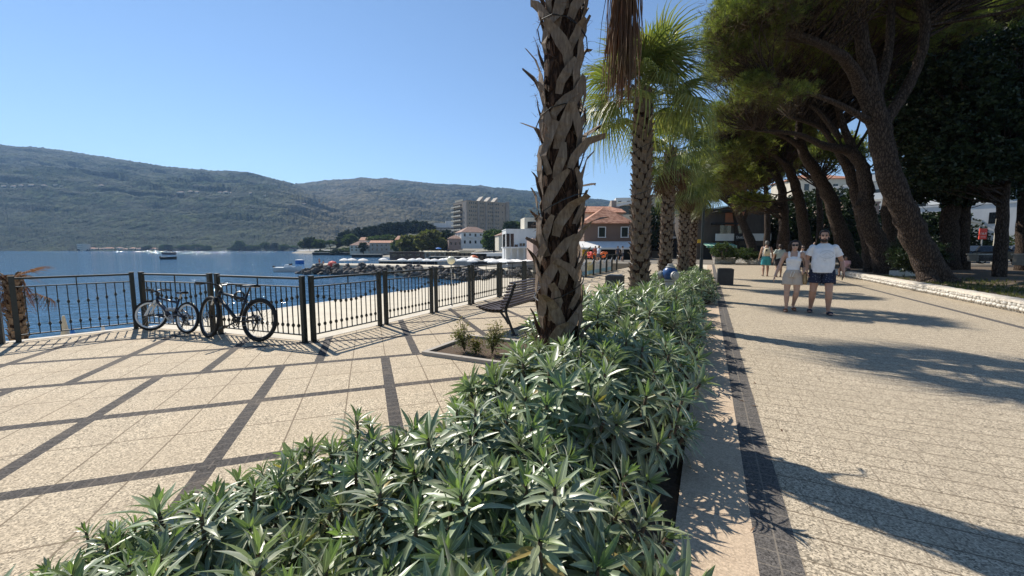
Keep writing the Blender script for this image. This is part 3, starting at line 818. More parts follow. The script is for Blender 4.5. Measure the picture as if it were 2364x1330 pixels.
# ------------------------------------------------------------------ palms
def palm_trunk(h, r0, r1, seed, lean=(0, 0), style=0, boots=260):
    r = random.Random(seed)
    path = spline([(0, 0, -.05), (lean[0] * .35, lean[1] * .35, h * .45), (lean[0], lean[1], h)], 10)
    mb = MB(); mb.k = 1
    n = len(path)
    mb.tube(path, [lerp(r0, r1, i / (n - 1)) * (1.12 if i < 2 else 1) * r.uniform(.97, 1.03) for i in range(n)], 18)
    mb.k = 0
    def at(z):
        f = max(0, min(1, z / h)) * (n - 1); i = min(int(f), n - 2)
        return path[i].lerp(path[i + 1], f - i), lerp(r0, r1, f / (n - 1))
    def strip(pts, ws, th, th0):
        # pts: (theta, z, radial offset)
        b = len(mb.v); N = len(pts)
        for i, (th_, z, ro) in enumerate(pts):
            c, rr = at(z); nrm = Vector((math.cos(th_), math.sin(th_), 0)); tg = Vector((-nrm.y, nrm.x, 0))
            p = c * 1.0; p.z = z if 0 <= z <= h else z
            p = p + nrm * (rr + ro)
            th0_, z0, _ = pts[max(0, i - 1)]; th1_, z1, _ = pts[min(N - 1, i + 1)]
            du, dz = (th1_ - th0_) * rr, (z1 - z0)
            l = math.hypot(du, dz) + 1e-6
            sd = (tg * (dz / l) + Vector((0, 0, -du / l)))
            t_ = th * (1 - .4 * i / N)
            for s, o in ((-1, 0), (1, 0), (1, -t_), (-1, -t_)):
                curl = .012 if o == 0 else 0
                mb.v.append(tuple(p + sd * (s * ws[i] / 2) + nrm * (o + (0 if o else -abs(curl)))))
        for i in range(N - 1):
            for j in range(4):
                k0, k1 = b + i * 4, b + (i + 1) * 4
                mb.f.append((k0 + j, k0 + (j + 1) % 4, k1 + (j + 1) % 4, k1 + j)); mb.m.append(0)
        mb.f.append((b + 3, b + 2, b + 1, b)); mb.m.append(0)
        e = b + (N - 1) * 4; mb.f.append((e, e + 1, e + 2, e + 3)); mb.m.append(0)
    per = 5 if style == 0 else 8
    for i in range(boots):
        th = i * 2.39996 + r.uniform(-.12, .12); z = -.05 + (h) * (i + .5) / boots + r.uniform(-.03, .03)
        if style == 0:
            k = r.uniform(.72, 1.08); out = r.uniform(.0, .08) * (2.2 if r.random() < .3 else 1)
            dl = .66 * k; sk = r.uniform(-.8, .8)
            for s in (-1, 1):
                if r.random() < .08: continue
                if s > 0 and r.random() < .25: continue
                strip([(th + s * dl, z - .02, .005), (th + s * dl * .76, z + .09 * k, .04), (th + s * dl * .42 + sk * .2, z + .18 * k, .062), (th + s * .14 + sk * .5, z + .265 * k, .06 + out * .3), (th + sk * .9 + s * .03, z + .335 * k, .055 + out * 1.2)],
                      [.08 * k, .10 * k, .108 * k, .10 * k * r.uniform(.7, 1), .08 * k * r.uniform(.4, 1)], .022, .02)
            if r.random() < .012: strip([(th + .05, z + .2, .08), (th + .1, z + .27, .16), (th + .3 * r.uniform(-1, 1), z + .29, .25), (th, z + .30, .34)], [.06, .05, .045, .03], .02, .02)
        else:
            k = r.uniform(.85, 1.15)
            dl = .26 * k
            for s in (-1, 1):
                strip([(th + s * dl, z - .02, .0), (th + s * dl * .6, z + .06 * k, .022), (th + s * .04, z + .13 * k, .035), (th, z + .165 * k, .055 + r.uniform(0, .03))], [.05 * k, .075 * k, .085 * k, .06 * k], .03, .02)
    for k in range(int(h * 1.3)):                       # dark strings of a light garland round the trunk
        z = .35 + k / 1.3; pts = []
        for j in range(13):
            a = j / 12 * 6.283; c, rr = at(z + .12 * math.sin(a + k)); q = c + Vector((math.cos(a), math.sin(a), 0)) * (rr + .062 if style == 0 else rr + .04); q.z = z + .12 * math.sin(a + k); pts.append(q)
        mb.k = 2; mb.tube(pts, .006, 4, False)
    return mb.mesh("trunk", [MT['boot'], MT['fibre'], MT['black']]), path[-1]
def fan_frond(seed, pet, blade, nseg=34, droopf=.5):
    # petiole along +x from the origin, blade a fan at its end. returns V,F,uv
    r = np.random.RandomState(seed)
    V, F, U = [], [], []
    ns = 5
    arc = [np.array([pet * t, 0, .10 * pet * math.sin(t * 2.2) - .12 * pet * t * t]) for t in np.linspace(0, 1, 5)]
    b = 0
    for i, p in enumerate(arc):
        wd = .022 - .010 * i / 4
        for dx in ((0, -wd, 0), (0, wd, 0), (0, 0, -wd)): V.append(p + np.array(dx)); U.append((.5, .9))
    for i in range(4):
        for j in range(3): F.append((b + i * 3 + j, b + i * 3 + (j + 1) % 3, b + (i + 1) * 3 + (j + 1) % 3, b + (i + 1) * 3 + j))
    tip = arc[-1]
    for k in range(nseg):
        u = (k + .5) / nseg * 2 - 1
        an = u * R(128) + r.randn() * .02
        l = blade * (1 - .22 * abs(u) ** 2) * r.uniform(.92, 1.06)
        d = np.array([math.cos(an), math.sin(an), .18 * math.cos(an * .7)]); d /= np.linalg.norm(d)
        sd = np.array([-math.sin(an), math.cos(an), 0])
        tint = r.rand(); dr = droopf * r.uniform(.6, 1.4)
        b = len(V)
        for j in range(ns + 1):
            t = j / ns
            c = tip + d * (l * t) ; c = c + np.array([0, 0, -1]) * (l * dr * max(0, t - .35) ** 1.8 * 1.7)
            c = c - d * (l * dr * .35 * max(0, t - .5) ** 2)
            wd = l * t * math.tan(R(128) / nseg) * 1.05 if t < .42 else l * .42 * math.tan(R(128) / nseg) * 1.05 * max(.05, 1 - (t - .42) / .58)
            wd = max(wd, .002)
            V += [c - sd * wd + np.array([0, 0, wd * .5]), c, c + sd * wd + np.array([0, 0, wd * .5])]; U += [(.1, tint), (.5, tint), (.9, tint)]
        for j in range(ns):
            for s in (0, 1): F.append((b + j * 3 + s, b + j * 3 + s + 1, b + (j + 1) * 3 + s + 1, b + (j + 1) * 3 + s))
    return np.array(V), np.array(F), np.array(U)
FR = [fan_frond(s, .72, .80, 38, d) for s, d in ((1, .5), (2, .85), (3, 1.25), (4, .3))]
def crown_mesh(n, seed, scale=1.0, lo=-50, hi=82, frs=None, m='palm', spread=.06):
    r = np.random.RandomState(seed); VV, FF, UU = [], [], []; b = 0
    for i in range(n):
        f = (i + .5) / n
        el = R(lerp(hi, lo, f ** .85) + r.randn() * 6); az = i * 2.39996 + r.randn() * .2
        k = 3 if f < .15 else (0 if f < .4 else (1 if f < .75 else 2))
        V, F, U = FR[k]; s = scale * r.uniform(.85, 1.12) * (1 if f > .15 else .85)
        ro = r.uniform(-.5, .5)
        M = np.array(Matrix.Rotation(az, 3, 'Z') @ Matrix.Rotation(-el, 3, 'Y') @ Matrix.Rotation(ro, 3, 'X'))
        W = (V * s) @ M.T
        # gravity: outer part of the leaf sags
        d = np.linalg.norm(W[:, :2], axis=1); W[:, 2] -= .12 * np.maximum(0, d - .5 * scale) ** 2 / scale
        W += np.array([math.cos(az) * spread, math.sin(az) * spread, -.35 * f * scale])
        VV.append(W); FF.append(F + b); UU.append(U); b += len(V)
    return np_mesh("crown", np.concatenate(VV), np.concatenate(FF), MT[m], np.concatenate(UU), True)
def hanging_frond(seed, length, width, n=60):
    r = np.random.RandomState(seed); V, F, U = [], [], []
    for k in range(n):
        x0, y0 = r.randn(2) * width * .16; x1, y1 = r.randn(2) * width * .33
        z1 = -length * r.uniform(.7, 1); t_ = r.rand(); wd = r.uniform(.006, .014); an = r.rand() * 3.14
        sd = np.array([math.cos(an), math.sin(an), 0]) * wd; b = len(V)
        for j in range(6):
            t = j / 5; c = np.array([lerp(x0, x1, t ** .7) + .015 * math.sin(7 * t + k), lerp(y0, y1, t ** .7), z1 * t])
            w_ = 1 - .75 * t
            V += [c - sd * w_, c + sd * w_]; U += [(.2, t_), (.8, t_)]
        for j in range(5): F.append((b + 2 * j, b + 2 * j + 1, b + 2 * j + 3, b + 2 * j + 2))
    return np_mesh("dead_frond", np.array(V), np.array(F), MT['palmdry'], np.array(U))
def palm(base, h, r0, r1, seed, label, style, boots, nfr, cs, lean=(0, 0), lo=-50, dry=0):
    t = empty("palm_tree", base, seed * 1.3, label, "palm tree", "palms in the hedge line")
    me, top = palm_trunk(h, r0, r1, seed, lean, style, boots)
    link("trunk", me, t)
    link("crown", crown_mesh(nfr, seed, cs, lo), t, top + Vector((0, 0, .05)))
    if dry:
        c = crown_mesh(dry, seed + 50, cs * .85, -80, -55, m='palmdry'); o = link("dead_fronds", c, t, top + Vector((0, 0, -.25)))
    return t, top
pb1 = Vector((.46, 3.95, -.03))
p1, top1 = palm(pb1, 5.7, .188, .160, 7, "nearest palm with thick trunk of split leaf bases, its crown above view", 0, 150, 40, 1.15, (.02, .0), 22)
p1.rotation_euler = (0, 0, 0)
o = link("dead_frond", hanging_frond(3, 1.9, .27, 300), p1, Vector((.60, .05, 4.72)))
m = MB(); m.tube(spline([top1, top1 + Vector((.4, .03, .10)), (.60, .05, 4.72)], 5), .016, 6); m.build("dead_leaf_stalk", MT['twig'], p1)
palm(Vector((2.57, 8.09, -.03)), 4.5, .175, .165, 21, "second palm along the hedge, full crown and neatly cut trunk", 1, 250, 40, .98, (.05, .0), -8, 0)
palm(Vector((4.66, 12.27, -.03)), 4.4, .18, .15, 33, "third palm along the hedge, behind the blue hydrant", 1, 220, 34, .92, (.05, 0), -30, 5)
palm(Vector((6.78, 16.0, -.03)), 4.3, .20, .17, 45, "fourth palm along the hedge, thick trunk left of the lamp post", 1, 200, 32, .92, (.0, 0), -48, 8)
palm(Vector((9.25, 20.8, -.03)), 4.6, .20, .17, 57, "farthest hedge palm, trunk half hidden behind the fourth", 1, 180, 34, 1.0, (.1, 0), -60, 10)
rf = np.random.RandomState(12); n = 1500
th = rf.uniform(0, 6.283, n); zz_ = rf.uniform(.1, 5.2, n); rad_ = rf.uniform(.18, .245, n)
C = np.stack([np.cos(th) * rad_, np.sin(th) * rad_, zz_], 1)
A_ = unit(np.stack([np.cos(th) * .5, np.sin(th) * .5, rf.uniform(-.6, 1.0, n)], 1) + rf.randn(n, 3) * .45)
L_ = rf.uniform(.03, .09, n)[:, None]; S_ = unit(np.cross(A_, rf.randn(n, 3))) * .0022
V = np.stack([C - S_, C + S_, C + A_ * L_ + S_ * .3 - np.array([0, 0, .02]), C + A_ * L_ - S_ * .3 - np.array([0, 0, .02])], 1).reshape(-1, 3)
link("fibre_strands", np_mesh("fibre_strands", V, np.arange(n * 4).reshape(-1, 4), MT['palmdry'], np.tile([[.2, .4], [.8, .4], [.8, .5], [.2, .5]], (n, 1))), p1)
# the dry palm on the quay at the far left
t = empty("dry_palm", Vector((-10.75, 8.6, QUAY_Z)), 0, "dead palm with ragged brown leaves behind the left end of the railing", "palm tree")
me, top = palm_trunk(4.25, .15, .11, 9, (.05, 0), 1, 200)
link("trunk", me, t)
r = np.random.RandomState(4)
link("dead_fronds", crown_mesh(5, 95, .62, -70, 40, m='palmdry'), t, top)
link("dead_leaf_skirt", hanging_frond(8, .9, .55, 90), t, top + Vector((0, 0, .05)))

# ------------------------------------------------------------------ bench, bins, hydrant, lamp posts
t = empty("park_bench", AQ(6.0, -3.1), PROM_ROT + math.pi / 2, "brown slatted bench with curved dark frame behind the nearest palm", "bench")
# local x along the bench (away from the camera), local y towards the sea
for k in range(9):
    f = k / 8
    y, z = (.02 - .0 - .17 * f ** 1.3, .47 + .42 * f)
    m = MB(); m.bar((-.02, y - .0, z), (1.72, y, z), .022, .040, (0, 1, .35)); m.build("back_slat", MT['slat'], t)
for k in range(7):
    f = k / 6
    y, z = .07 + .42 * f, .425 + .035 * math.sin(f * 3.1) * -.6 + .03 * f
    m = MB(); m.bar((-.02, y, z), (1.72, y, z), .048, .022); m.build("seat_slat", MT['slat'], t)
for x in (.06, 1.62):
    m = MB()
    m.tube(spline([(x, -.19, 0), (x, -.10, .2), (x, -.03, .42), (x, -.12, .66), (x, -.20, .88)], 5), .026, 8, True, .8)
    m.tube(spline([(x, -.03, .40), (x, .12, .385), (x, .32, .385), (x, .50, .435)], 5), .024, 8)
    m.tube(spline([(x, .08, .385), (x, -.02, .27), (x, -.08, .18)], 4), .020, 8)
    m.box((x, -.19, .008), (.08, .10, .016))
    m.build("frame", MT['black'], t)
def bin_box(a, q, label, s=.5, h=.64):
    t = empty("litter_bin", AQ(a, q), PROM_ROT + .05, label, "litter bin")
    m = MB(); m.box((0, 0, h / 2), (s, s, h)); m.box((0, 0, h - .02), (s + .012, s + .012, .03)); m.box((0, 0, .02), (s - .05, s - .05, .04)); m.build("body", MT['bin'], t)
    m = MB(); m.box((0, 0, h + .012), (s - .1, s - .1, .02)); m.build("lid", MT['black'], t)
    m = MB(); m.box((0, -s / 2 - .004, h * .55), (.006, .008, h * .8)); m.build("seam", MT['black'], t)
bin_box(12.4, -2.55, "charcoal cube litter bin on the plaza left of the second palm")
bin_box(18.4, .62, "charcoal litter bin on the promenade past the hedge end", .56, .64)
t = empty("fire_hydrant", AQ(10.3, -.82, -.03), PROM_ROT - .2, "blue topped grey fire hydrant rising out of the hedge", "hydrant")
m = MB(); m.lathe([(.13, 0), (.13, .06), (.10, .08), (.10, .70), (.13, .72), (.13, .76)], 18); m.build("barrel", MT['greycap'], t)
m = MB(); m.lathe([(.12, .76), (.165, .82), (.175, .90), (.16, .98), (.11, 1.03), (.10, 1.04)], 22); m.build("bonnet", MT['blue'], t, None, True)
m = MB(); m.lathe([(.105, 1.04), (.105, 1.065), (.07, 1.08), (.07, 1.12), (.045, 1.13)], 14); m.build("top_cap", MT['greycap'], t)
for a in (-.75, math.pi / 2 + .85, math.pi * 1.5 + .15 - 1.57):
    m = MB(); M = Matrix.Rotation(a, 3, 'Z') @ Matrix.Rotation(math.pi / 2, 3, 'Y')
    m.lathe([(.07, .08), (.07, .18), (.10, .185), (.10, .235), (.075, .24), (.075, .265), (.04, .27)], 16, (0, 0, .86), M); m.build("outlet", MT['greycap'], t)
t = empty("street_lamp", AQ(18.5, -.28), PROM_ROT, "slim dark lamp post between the hedge and the promenade", "street lamp")
m = MB(); m.lathe([(.11, 0), (.11, .05), (.075, .08), (.07, 1.0), (.055, 1.05), (.045, 4.5)], 14); m.build("pole", MT['iron'], t)
m = MB(); m.lathe([(.05, 4.5), (.12, 4.55), (.17, 4.72), (.19, 4.80), (.06, 4.9)], 14); m.build("lantern", MT['globe'], t)
g_ = G(1043, 709, QUAY_Z)
t = empty("globe_lamp", g_, 0, "lamp post with a single cream globe standing on the quay", "street lamp")
hg = P(1043, 601, g_.y).z - QUAY_Z
m = MB(); m.lathe([(.13, 0), (.13, .1), (.06, .14), (.05, hg - .3), (.10, hg - .26)], 12); m.build("pole", MT['pole'], t)
m = MB(); m.ball((0, 0, hg), .34, 20, 14); m.build("globe", MT['globe'], t, None, True)

# ------------------------------------------------------------------ bicycles
def bicycle(name, label, front, rear, Rw, lean, steer, big):
    d = Vector((front.x - rear.x, front.y - rear.y, 0)); L = d.length
    t = empty(name, Vector((rear.x, rear.y, .004)), math.atan2(d.y, d.x), label, "bicycle")
    t.rotation_mode = 'XYZ'; t.rotation_euler = (R(lean), 0, math.atan2(d.y, d.x))
    fm = MT['black'] if big else MT['navy']
    tr = .028 if big else .024
    k = Rw / .345
    bb = Vector((.42 * k, 0, Rw * .85)); seat = Vector((.24 * k, 0, Rw + .50 * k)); hd0 = Vector((L - .16 * k, 0, Rw + .31 * k)); hd1 = Vector((L - .20 * k, 0, Rw + .43 * k))
    def wheel(pos, st, front_):
        w_ = link("wheel", None, t, pos); w_.rotation_euler = (0, 0, st)
        m = MB(); m.torus((0, 0, 0), Rw - tr, tr, None, 44, 8); m.build("tyre", MT['rubber'], w_, None, True)
        m = MB()
        m.torus((0, 0, 0), Rw - tr * 2.15, .011 if big else .017, None, 44, 6); m.build("rim", MT['black'] if big else MT['whitep'], w_, None, True)
        if big: m = MB(); m.torus((0, 0, 0), Rw - tr * 2.15 - .011, .0035, None, 44, 4); m.build("rim_stripe", MT['whitep'], w_)
        m = MB()
        for j in range(28):
            a = j / 28 * 6.283; b = a + (.5 if j % 2 else -.5)
            m.tube([(.022 * math.cos(b), .03 * (1 if j % 4 < 2 else -1), .022 * math.sin(b)), ((Rw - tr * 2.2) * math.cos(a), 0, (Rw - tr * 2.2) * math.sin(a))], .0016, 3, False)
        m.build("spokes", MT['black'] if big else MT['silver'], w_)
        m = MB(); M = Matrix.Rotation(math.pi / 2, 3, 'X'); m.lathe([(.018, -.055), (.028, -.035), (.02, -.03), (.02, .03), (.028, .035), (.018, .055)], 12, (0, 0, 0), M); m.build("hub", MT['black'], w_)
        if big or not front_:
            m = MB(); m.torus((0, .045, 0), .075, .006, None, 24, 5)
            for j in range(5): m.bar((.02 * math.cos(j * 1.257), .045, .02 * math.sin(j * 1.257)), (.075 * math.cos(j * 1.257), .045, .075 * math.sin(j * 1.257)), .012, .003, (0, 1, 0))
            m.build("brake_disc" if big else "spoke_guard", MT['silver'], w_)
    wheel((0, 0, Rw), 0, False); wheel((L, 0, Rw), steer, True)
    m = MB(); tk = .026 * k if big else .024
    m.tube([hd0, hd1], tk, 10)
    m.tube([hd0 + Vector((-.01, 0, .02)), bb], tk * 1.05, 10); m.tube([hd1 + Vector((.0, 0, -.03)), lerp(bb, seat, .66)], tk * .8, 10)
    m.tube([bb, lerp(bb, seat, .82)], tk * .72, 10)
    if big:
        for s in (-1, 1):
            m.tube(spline([bb + Vector((-.03, s * .035, 0)), Vector((.2 * k, s * .055, Rw * .93)), Vector((0, s * .068, Rw))], 4), .012, 6)
            m.tube(spline([lerp(bb, seat, .60) + Vector((0, s * .03, 0)), Vector((.12 * k, s * .06, Rw + .17 * k)), Vector((0, s * .068, Rw))], 4), .010, 6)
    else:
        piv = lerp(bb, seat, .2)
        for s in (-1, 1):
            m.tube([piv + Vector((-.02, s * .04, .02)), Vector((0, s * .065, Rw))], .014, 6)
            m.tube([Vector((.19, s * .05, Rw + .13)), Vector((0, s * .065, Rw))], .012, 6)
            m.tube([Vector((.19, s * .05, Rw + .13)), piv + Vector((-.02, s * .04, .02))], .012, 6)
    m.build("frame", fm, t, None, True)
    if not big:
        m = MB(); a_, b_ = Vector((.19, 0, Rw + .13)), lerp(hd0, bb, .45)
        m.tube([a_, b_], .012, 8)
        for j in range(9): m.torus(lerp(a_, b_, .2 + j * .07), .028, .006, Matrix.Rotation(1.2, 3, 'Z'), 14, 5)
        m.build("rear_shock", MT['silver'], t)
    f = link("fork", None, t, hd0); f.rotation_euler = (0, 0, steer)
    m = MB(); off_ = Vector((L, 0, Rw)) - hd0
    for s in (-1, 1):
        m.tube([(off_.x * .15, s * .06, -.02), (off_.x * .62, s * .06, off_.z * .52)], .017 * k, 8)
    m.build("stanchion", MT['silver'], f)
    m = MB()
    for s in (-1, 1): m.tube([(off_.x * .45, s * .06, off_.z * .35), (off_.x, s * .062, off_.z)], .022 * k, 8)
    m.tube([(off_.x * .5, -.06, off_.z * .36), (off_.x * .42 + .02, 0, off_.z * .22), (off_.x * .5, .06, off_.z * .36)], .018, 8)
    m.tube([(0, -.06, 0), (0, .06, 0)], .022, 8)
    m.build("lower_leg", MT['black'] if big else MT['whitep'], f)
    h = link("handlebar", None, t, hd1); h.rotation_euler = (0, 0, steer)
    m = MB(); hw = .36 * k
    m.tube([(0, 0, -.02), (-.015, 0, .06), (.05, 0, .09)], .017, 8)
    m.tube(spline([(-.035, -hw, .115), (.02, -hw * .45, .12), (.05, 0, .09), (.02, hw * .45, .12), (-.035, hw, .115)], 5), .013, 8)
    m.build("bar", MT['black'], h)
    m = MB()
    for s in (-1, 1):
        m.tube([(-.040, s * hw * 1.02, .115), (-.012, s * hw * .70, .117)], .019, 8)
        m.tube(spline([(-.0, s * hw * .66, .11), (.05, s * hw * .72, .095), (.045, s * hw * .95, .085)], 3), .007, 5)
        m.tube(spline([(.03, s * hw * .6, .12), (.11, s * hw * .35, .17), (.10, s * .03, .05), (off_.x * .2, 0, -.14)], 5), .003, 4)
    m.build("grip", MT['rubber'], h)
    m = MB(); sp = seat
    m.tube([lerp(bb, seat, .8), sp + Vector((-.01, 0, .0))], .014, 8); m.build("seat_post", MT['black'] if big else MT['silver'], t)
    m = MB(); pr = [(-.14, .072, .035), (-.10, .078, .03), (-.03, .055, .026), (.04, .03, .024), (.13, .018, .02)]
    V = []; 
    for x, wd, zz in pr:
        for (yy, dz) in ((-1, -.02), (-.85, .012), (0, .022), (.85, .012), (1, -.02)): V.append(sp + Vector((x * k, yy * wd * k, zz + dz)))
    m.add(V, [(i * 5 + j, i * 5 + j + 1, (i + 1) * 5 + j + 1, (i + 1) * 5 + j) for i in range(4) for j in range(4)] + [tuple(i * 5 for i in range(5)) + tuple(i * 5 + 4 for i in range(4, -1, -1))] + [(0, 1, 2, 3, 4), (24, 23, 22, 21, 20)])
    m.build("saddle", MT['black'] if big else MT['canvas'] if False else MT['black'], t, None, False)
    c = link("crankset", None, t, bb); c.rotation_euler = (0, .55 if big else -.5, 0)
    m = MB(); m.torus((0, .05, 0), .085 * k, .006, None, 24, 5); m.torus((0, .05, 0), .05 * k, .008, None, 20, 5)
    for j in range(4): m.bar((0, .05, 0), (.085 * k * math.cos(j * 1.57), .05, .085 * k * math.sin(j * 1.57)), .016, .005, (0, 1, 0))
    m.build("chainring", MT['black'] if big else MT['silver'], c)
    for s in (-1, 1):
        m = MB(); m.bar((0, s * .07, 0), (s * .165 * k, s * .085, 0), .022, .014, (0, 1, 0)); m.build("crank_arm", MT['black'] if big else MT['silver'], c)
        m = MB(); m.box((s * .165 * k, s * .135, 0), (.09, .085, .022)); m.build("pedal", MT['black'], c)
    m = MB(); a_, b_ = Vector((0, .05, Rw)), bb + Vector((0, .05, 0))
    for s in (1, -1): m.tube([a_ + Vector((0, 0, s * .045)), b_ + Vector((0, 0, s * .085 * k))], .004, 4)
    m.build("chain", MT['silver'], t)
    m = MB()
    for j in range(6): m.torus((0, .03 + j * .005, Rw), .055 - j * .006, .004, None, 20, 4)
    m.tube([(0, .05, Rw - .02), (.02, .055, Rw - .10), (.05, .05, Rw - .16)], .012, 6); m.torus((.05, .05, Rw - .17), .022, .006, None, 12, 4)
    m.build("derailleur", MT['black'], t)
    if big:
        m = MB(); m.tube([lerp(hd0, bb, .62) + Vector((.01, 0, .03)), lerp(hd0, bb, .42) + Vector((.02, 0, .05))], .02, 8); m.build("bottle_cage", MT['black'], t)
        m = MB(); m.torus(lerp(hd1, lerp(bb, seat, .66), .75) + Vector((0, 0, .03)), .06, .012, Matrix.Rotation(.4, 3, 'Z'), 18, 6); m.torus(lerp(hd1, lerp(bb, seat, .66), .8) + Vector((0, .02, .02)), .075, .010, Matrix.Rotation(.9, 3, 'Z'), 18, 6); m.build("coiled_lock", MT['black'], t)
    return t
bicycle("bicycle", "large black mountain bike leaning on the railing, right of the smaller bike", G(481, 781), G(596, 790), .345, 8, -.28, True)
bicycle("bicycle", "small navy bike with white rims leaning on the railing", G(346, 764), G(431, 771), .275, 7, .5, False)

# ------------------------------------------------------------------ low cobbled wall along the park
t = empty("stone_wall", AQ(0, 6.42), PROM_ROT, "low wall faced with whitish cobbles along the right side of the promenade", "wall")
def cobbles(L0, L1, H, seed):
    r = random.Random(seed); m = MB(); z = .05; rowi = 0
    while z < H - .04:
        hh = r.uniform(.085, .12); y = L0 + r.random() * .1
        while y < L1:
            wd = r.uniform(.08, .17)
            M = Matrix.Rotation(r.uniform(-.5, .5), 3, 'X')
            m.ball((r.uniform(-.012, .006), y + wd / 2, z + hh * .4 + r.uniform(-.012, .012)), [r.uniform(.045, .075), wd * .54, hh * .56], 8, 6, M)
            y += wd * 1.02
        z += hh * .92
    return m
cobbles(2.0, 29, .24, 3).build("cobble_facing", MT['stone'], t, None, True)
m = MB(); m.box((.19, 15.5, .11), (.36, 27, .22)); m.build("core", MT['mortar'], t)
V, F = [], []
r = random.Random(8); ny = 220
for i in range(ny + 1):
    y = 2 + 27 * i / ny
    for x, z in ((-.055, .215), (-.05, .265), (.1, .285), (.25, .285), (.39, .27), (.39, .2)): V.append((x + r.uniform(-.012, .012), y, z + r.uniform(-.008, .008)))
F = [(i * 6 + j, i * 6 + j + 1, (i + 1) * 6 + j + 1, (i + 1) * 6 + j) for i in range(ny) for j in range(5)]
link("cap", np_mesh("cap", V, F, MT['cap']), t)
def low_wall(pA, pB, H, label, wd=.4, st='stone'):
    d = pB - pA; L = d.length
    t = empty("stone_wall", pA, math.atan2(d.y, d.x) - math.pi / 2, label, "wall")
    cobbles(0, L, H, int(L * 10)).build("cobble_facing", MT[st], t, None, True)
    cobbles(0, L, H, int(L * 10) + 1).build("rear_facing", MT[st], t, (wd, 0, 0), True)
    m = MB(); m.box((wd / 2, L / 2, H / 2), (wd - .02, L, H)); m.k = 1; m.box((wd / 2, L / 2, H + .03), (wd + .12, L + .06, .06)); m.build("core", [MT['mortar'], MT['cap']], t)
low_wall(G(1645, 609), G(1692, 609), .5, "short stone planter wall at the far end beside the child")
low_wall(G(1702, 608), G(1785, 612), .5, "stone planter wall at the far end behind the walking man in teal shorts")
low_wall(P(2232, 603, 22), P(2290, 607, 22), .35, "low cobbled wall darkened for shade, deep in the park, left part", .5, 'rock')  # darker rock colour stands in for shade on the cobbles
low_wall(P(2335, 612, 20), P(2440, 615, 20), .5, "low cobbled wall in the shaded park at the right edge", .5, 'rock')  # here too the shade is put into the cobble colour

# ------------------------------------------------------------------ trees: pines
def blades(cent, axes, n, L, W, rng, spread=1.0, tint=None):
    N = len(cent)
    a = np.repeat(axes, n, 0) * 1.0 + rng.randn(N * n, 3) * spread
    a = unit(a); c = np.repeat(cent, n, 0)
    l = (L * rng.uniform(.7, 1.2, N * n))[:, None]
    s = unit(np.cross(a, rng.randn(N * n, 3)))
    w_ = W * rng.uniform(.7, 1.3, N * n)[:, None]
    V = np.stack([c, c + a * l * .5 - s * w_, c + a * l, c + a * l * .5 + s * w_], 1).reshape(-1, 3)
    F = np.arange(N * n * 4).reshape(-1, 4)
    tt = np.repeat(tint if tint is not None else rng.rand(N), n) + rng.randn(N * n) * .1
    uv = np.stack([np.tile([.5, .2, .5, .8], N * n), np.repeat(np.clip(tt, 0, 1), 4)], 1)
    return V, F, uv
def crown(blobs, seed, tufts=16, nb=10, L=.2, W=.012, cr=.34, mat_='pine', spread=.75, low=-.35):
    rng = np.random.RandomState(seed); C, A, T, K = [], [], [], []
    for c, rad, n in blobs:
        d = unit(rng.randn(n, 3)); d[:, 2] = np.where(d[:, 2] < low, -d[:, 2], d[:, 2])
        rr = rng.uniform(.55, 1.0, n) ** .6
        p = np.array(c)[None] + d * np.array(rad)[None] * rr[:, None]
        K.append(p); ct = rng.rand(n) * .6 + .2
        q = np.repeat(p, tufts, 0) + rng.randn(n * tufts, 3) * np.array([cr, cr, cr * .5]) * .62
        C.append(q); A.append(unit(np.repeat(d * .5, tufts, 0) + np.array([0, 0, .75]) + rng.randn(n * tufts, 3) * .35)); T.append(np.clip(np.repeat(ct, tufts) + rng.randn(n * tufts) * .15, 0, 1))
    C, A, T = np.concatenate(C), np.concatenate(A), np.concatenate(T)
    V, F, uv = blades(C, A, nb, L, W, rng, spread, T)
    return np_mesh("crown", V, F, MT[mat_], uv), np.concatenate(K)
def limbs_and_twigs(limbs, K, seed, frac=.6, r_tw=.022, mat_=None, wob=.04):
    r = random.Random(seed); mb = MB(); S = []
    for pts, r0, r1 in limbs:
        sp = spline(pts, 6); n = len(sp)
        for i in range(1, n - 1): sp[i] = sp[i] + Vector((r.uniform(-1, 1), r.uniform(-1, 1), 0)) * wob * r0 * 2
        mb.tube(sp, [lerp(r0, r1, (i / (n - 1)) ** .8) * (1.0 + .05 * r.uniform(-1, 1)) for i in range(n)], 12 if r0 > .15 else 7)
        S += [(p, lerp(r0, r1, i / (n - 1))) for i, p in enumerate(sp) if i > n * .35]
    P_ = np.array([tuple(p) for p, _ in S])
    for k in K:
        if r.random() > frac: continue
        d = np.linalg.norm(P_ - k, axis=1) + np.maximum(0, P_[:, 2] - k[2] + .3) * 1.5
        i = int(np.argmin(d + np.random.RandomState(int(abs(k[0] * 1000)) % 9999).rand(len(d)) * 1.0))
        a = Vector(P_[i]); b = Vector(k); v = b - a
        m_ = a + v * .5 + Vector((r.uniform(-1, 1), r.uniform(-1, 1), r.uniform(-.8, .5))) * v.length * .13
        rt = min(S[i][1] * .7, r_tw + v.length * .009)
        mb.tube(spline([a, m_, b], 4), [lerp(rt, .006, j / 8) for j in range(9)], 5, False)
    return mb
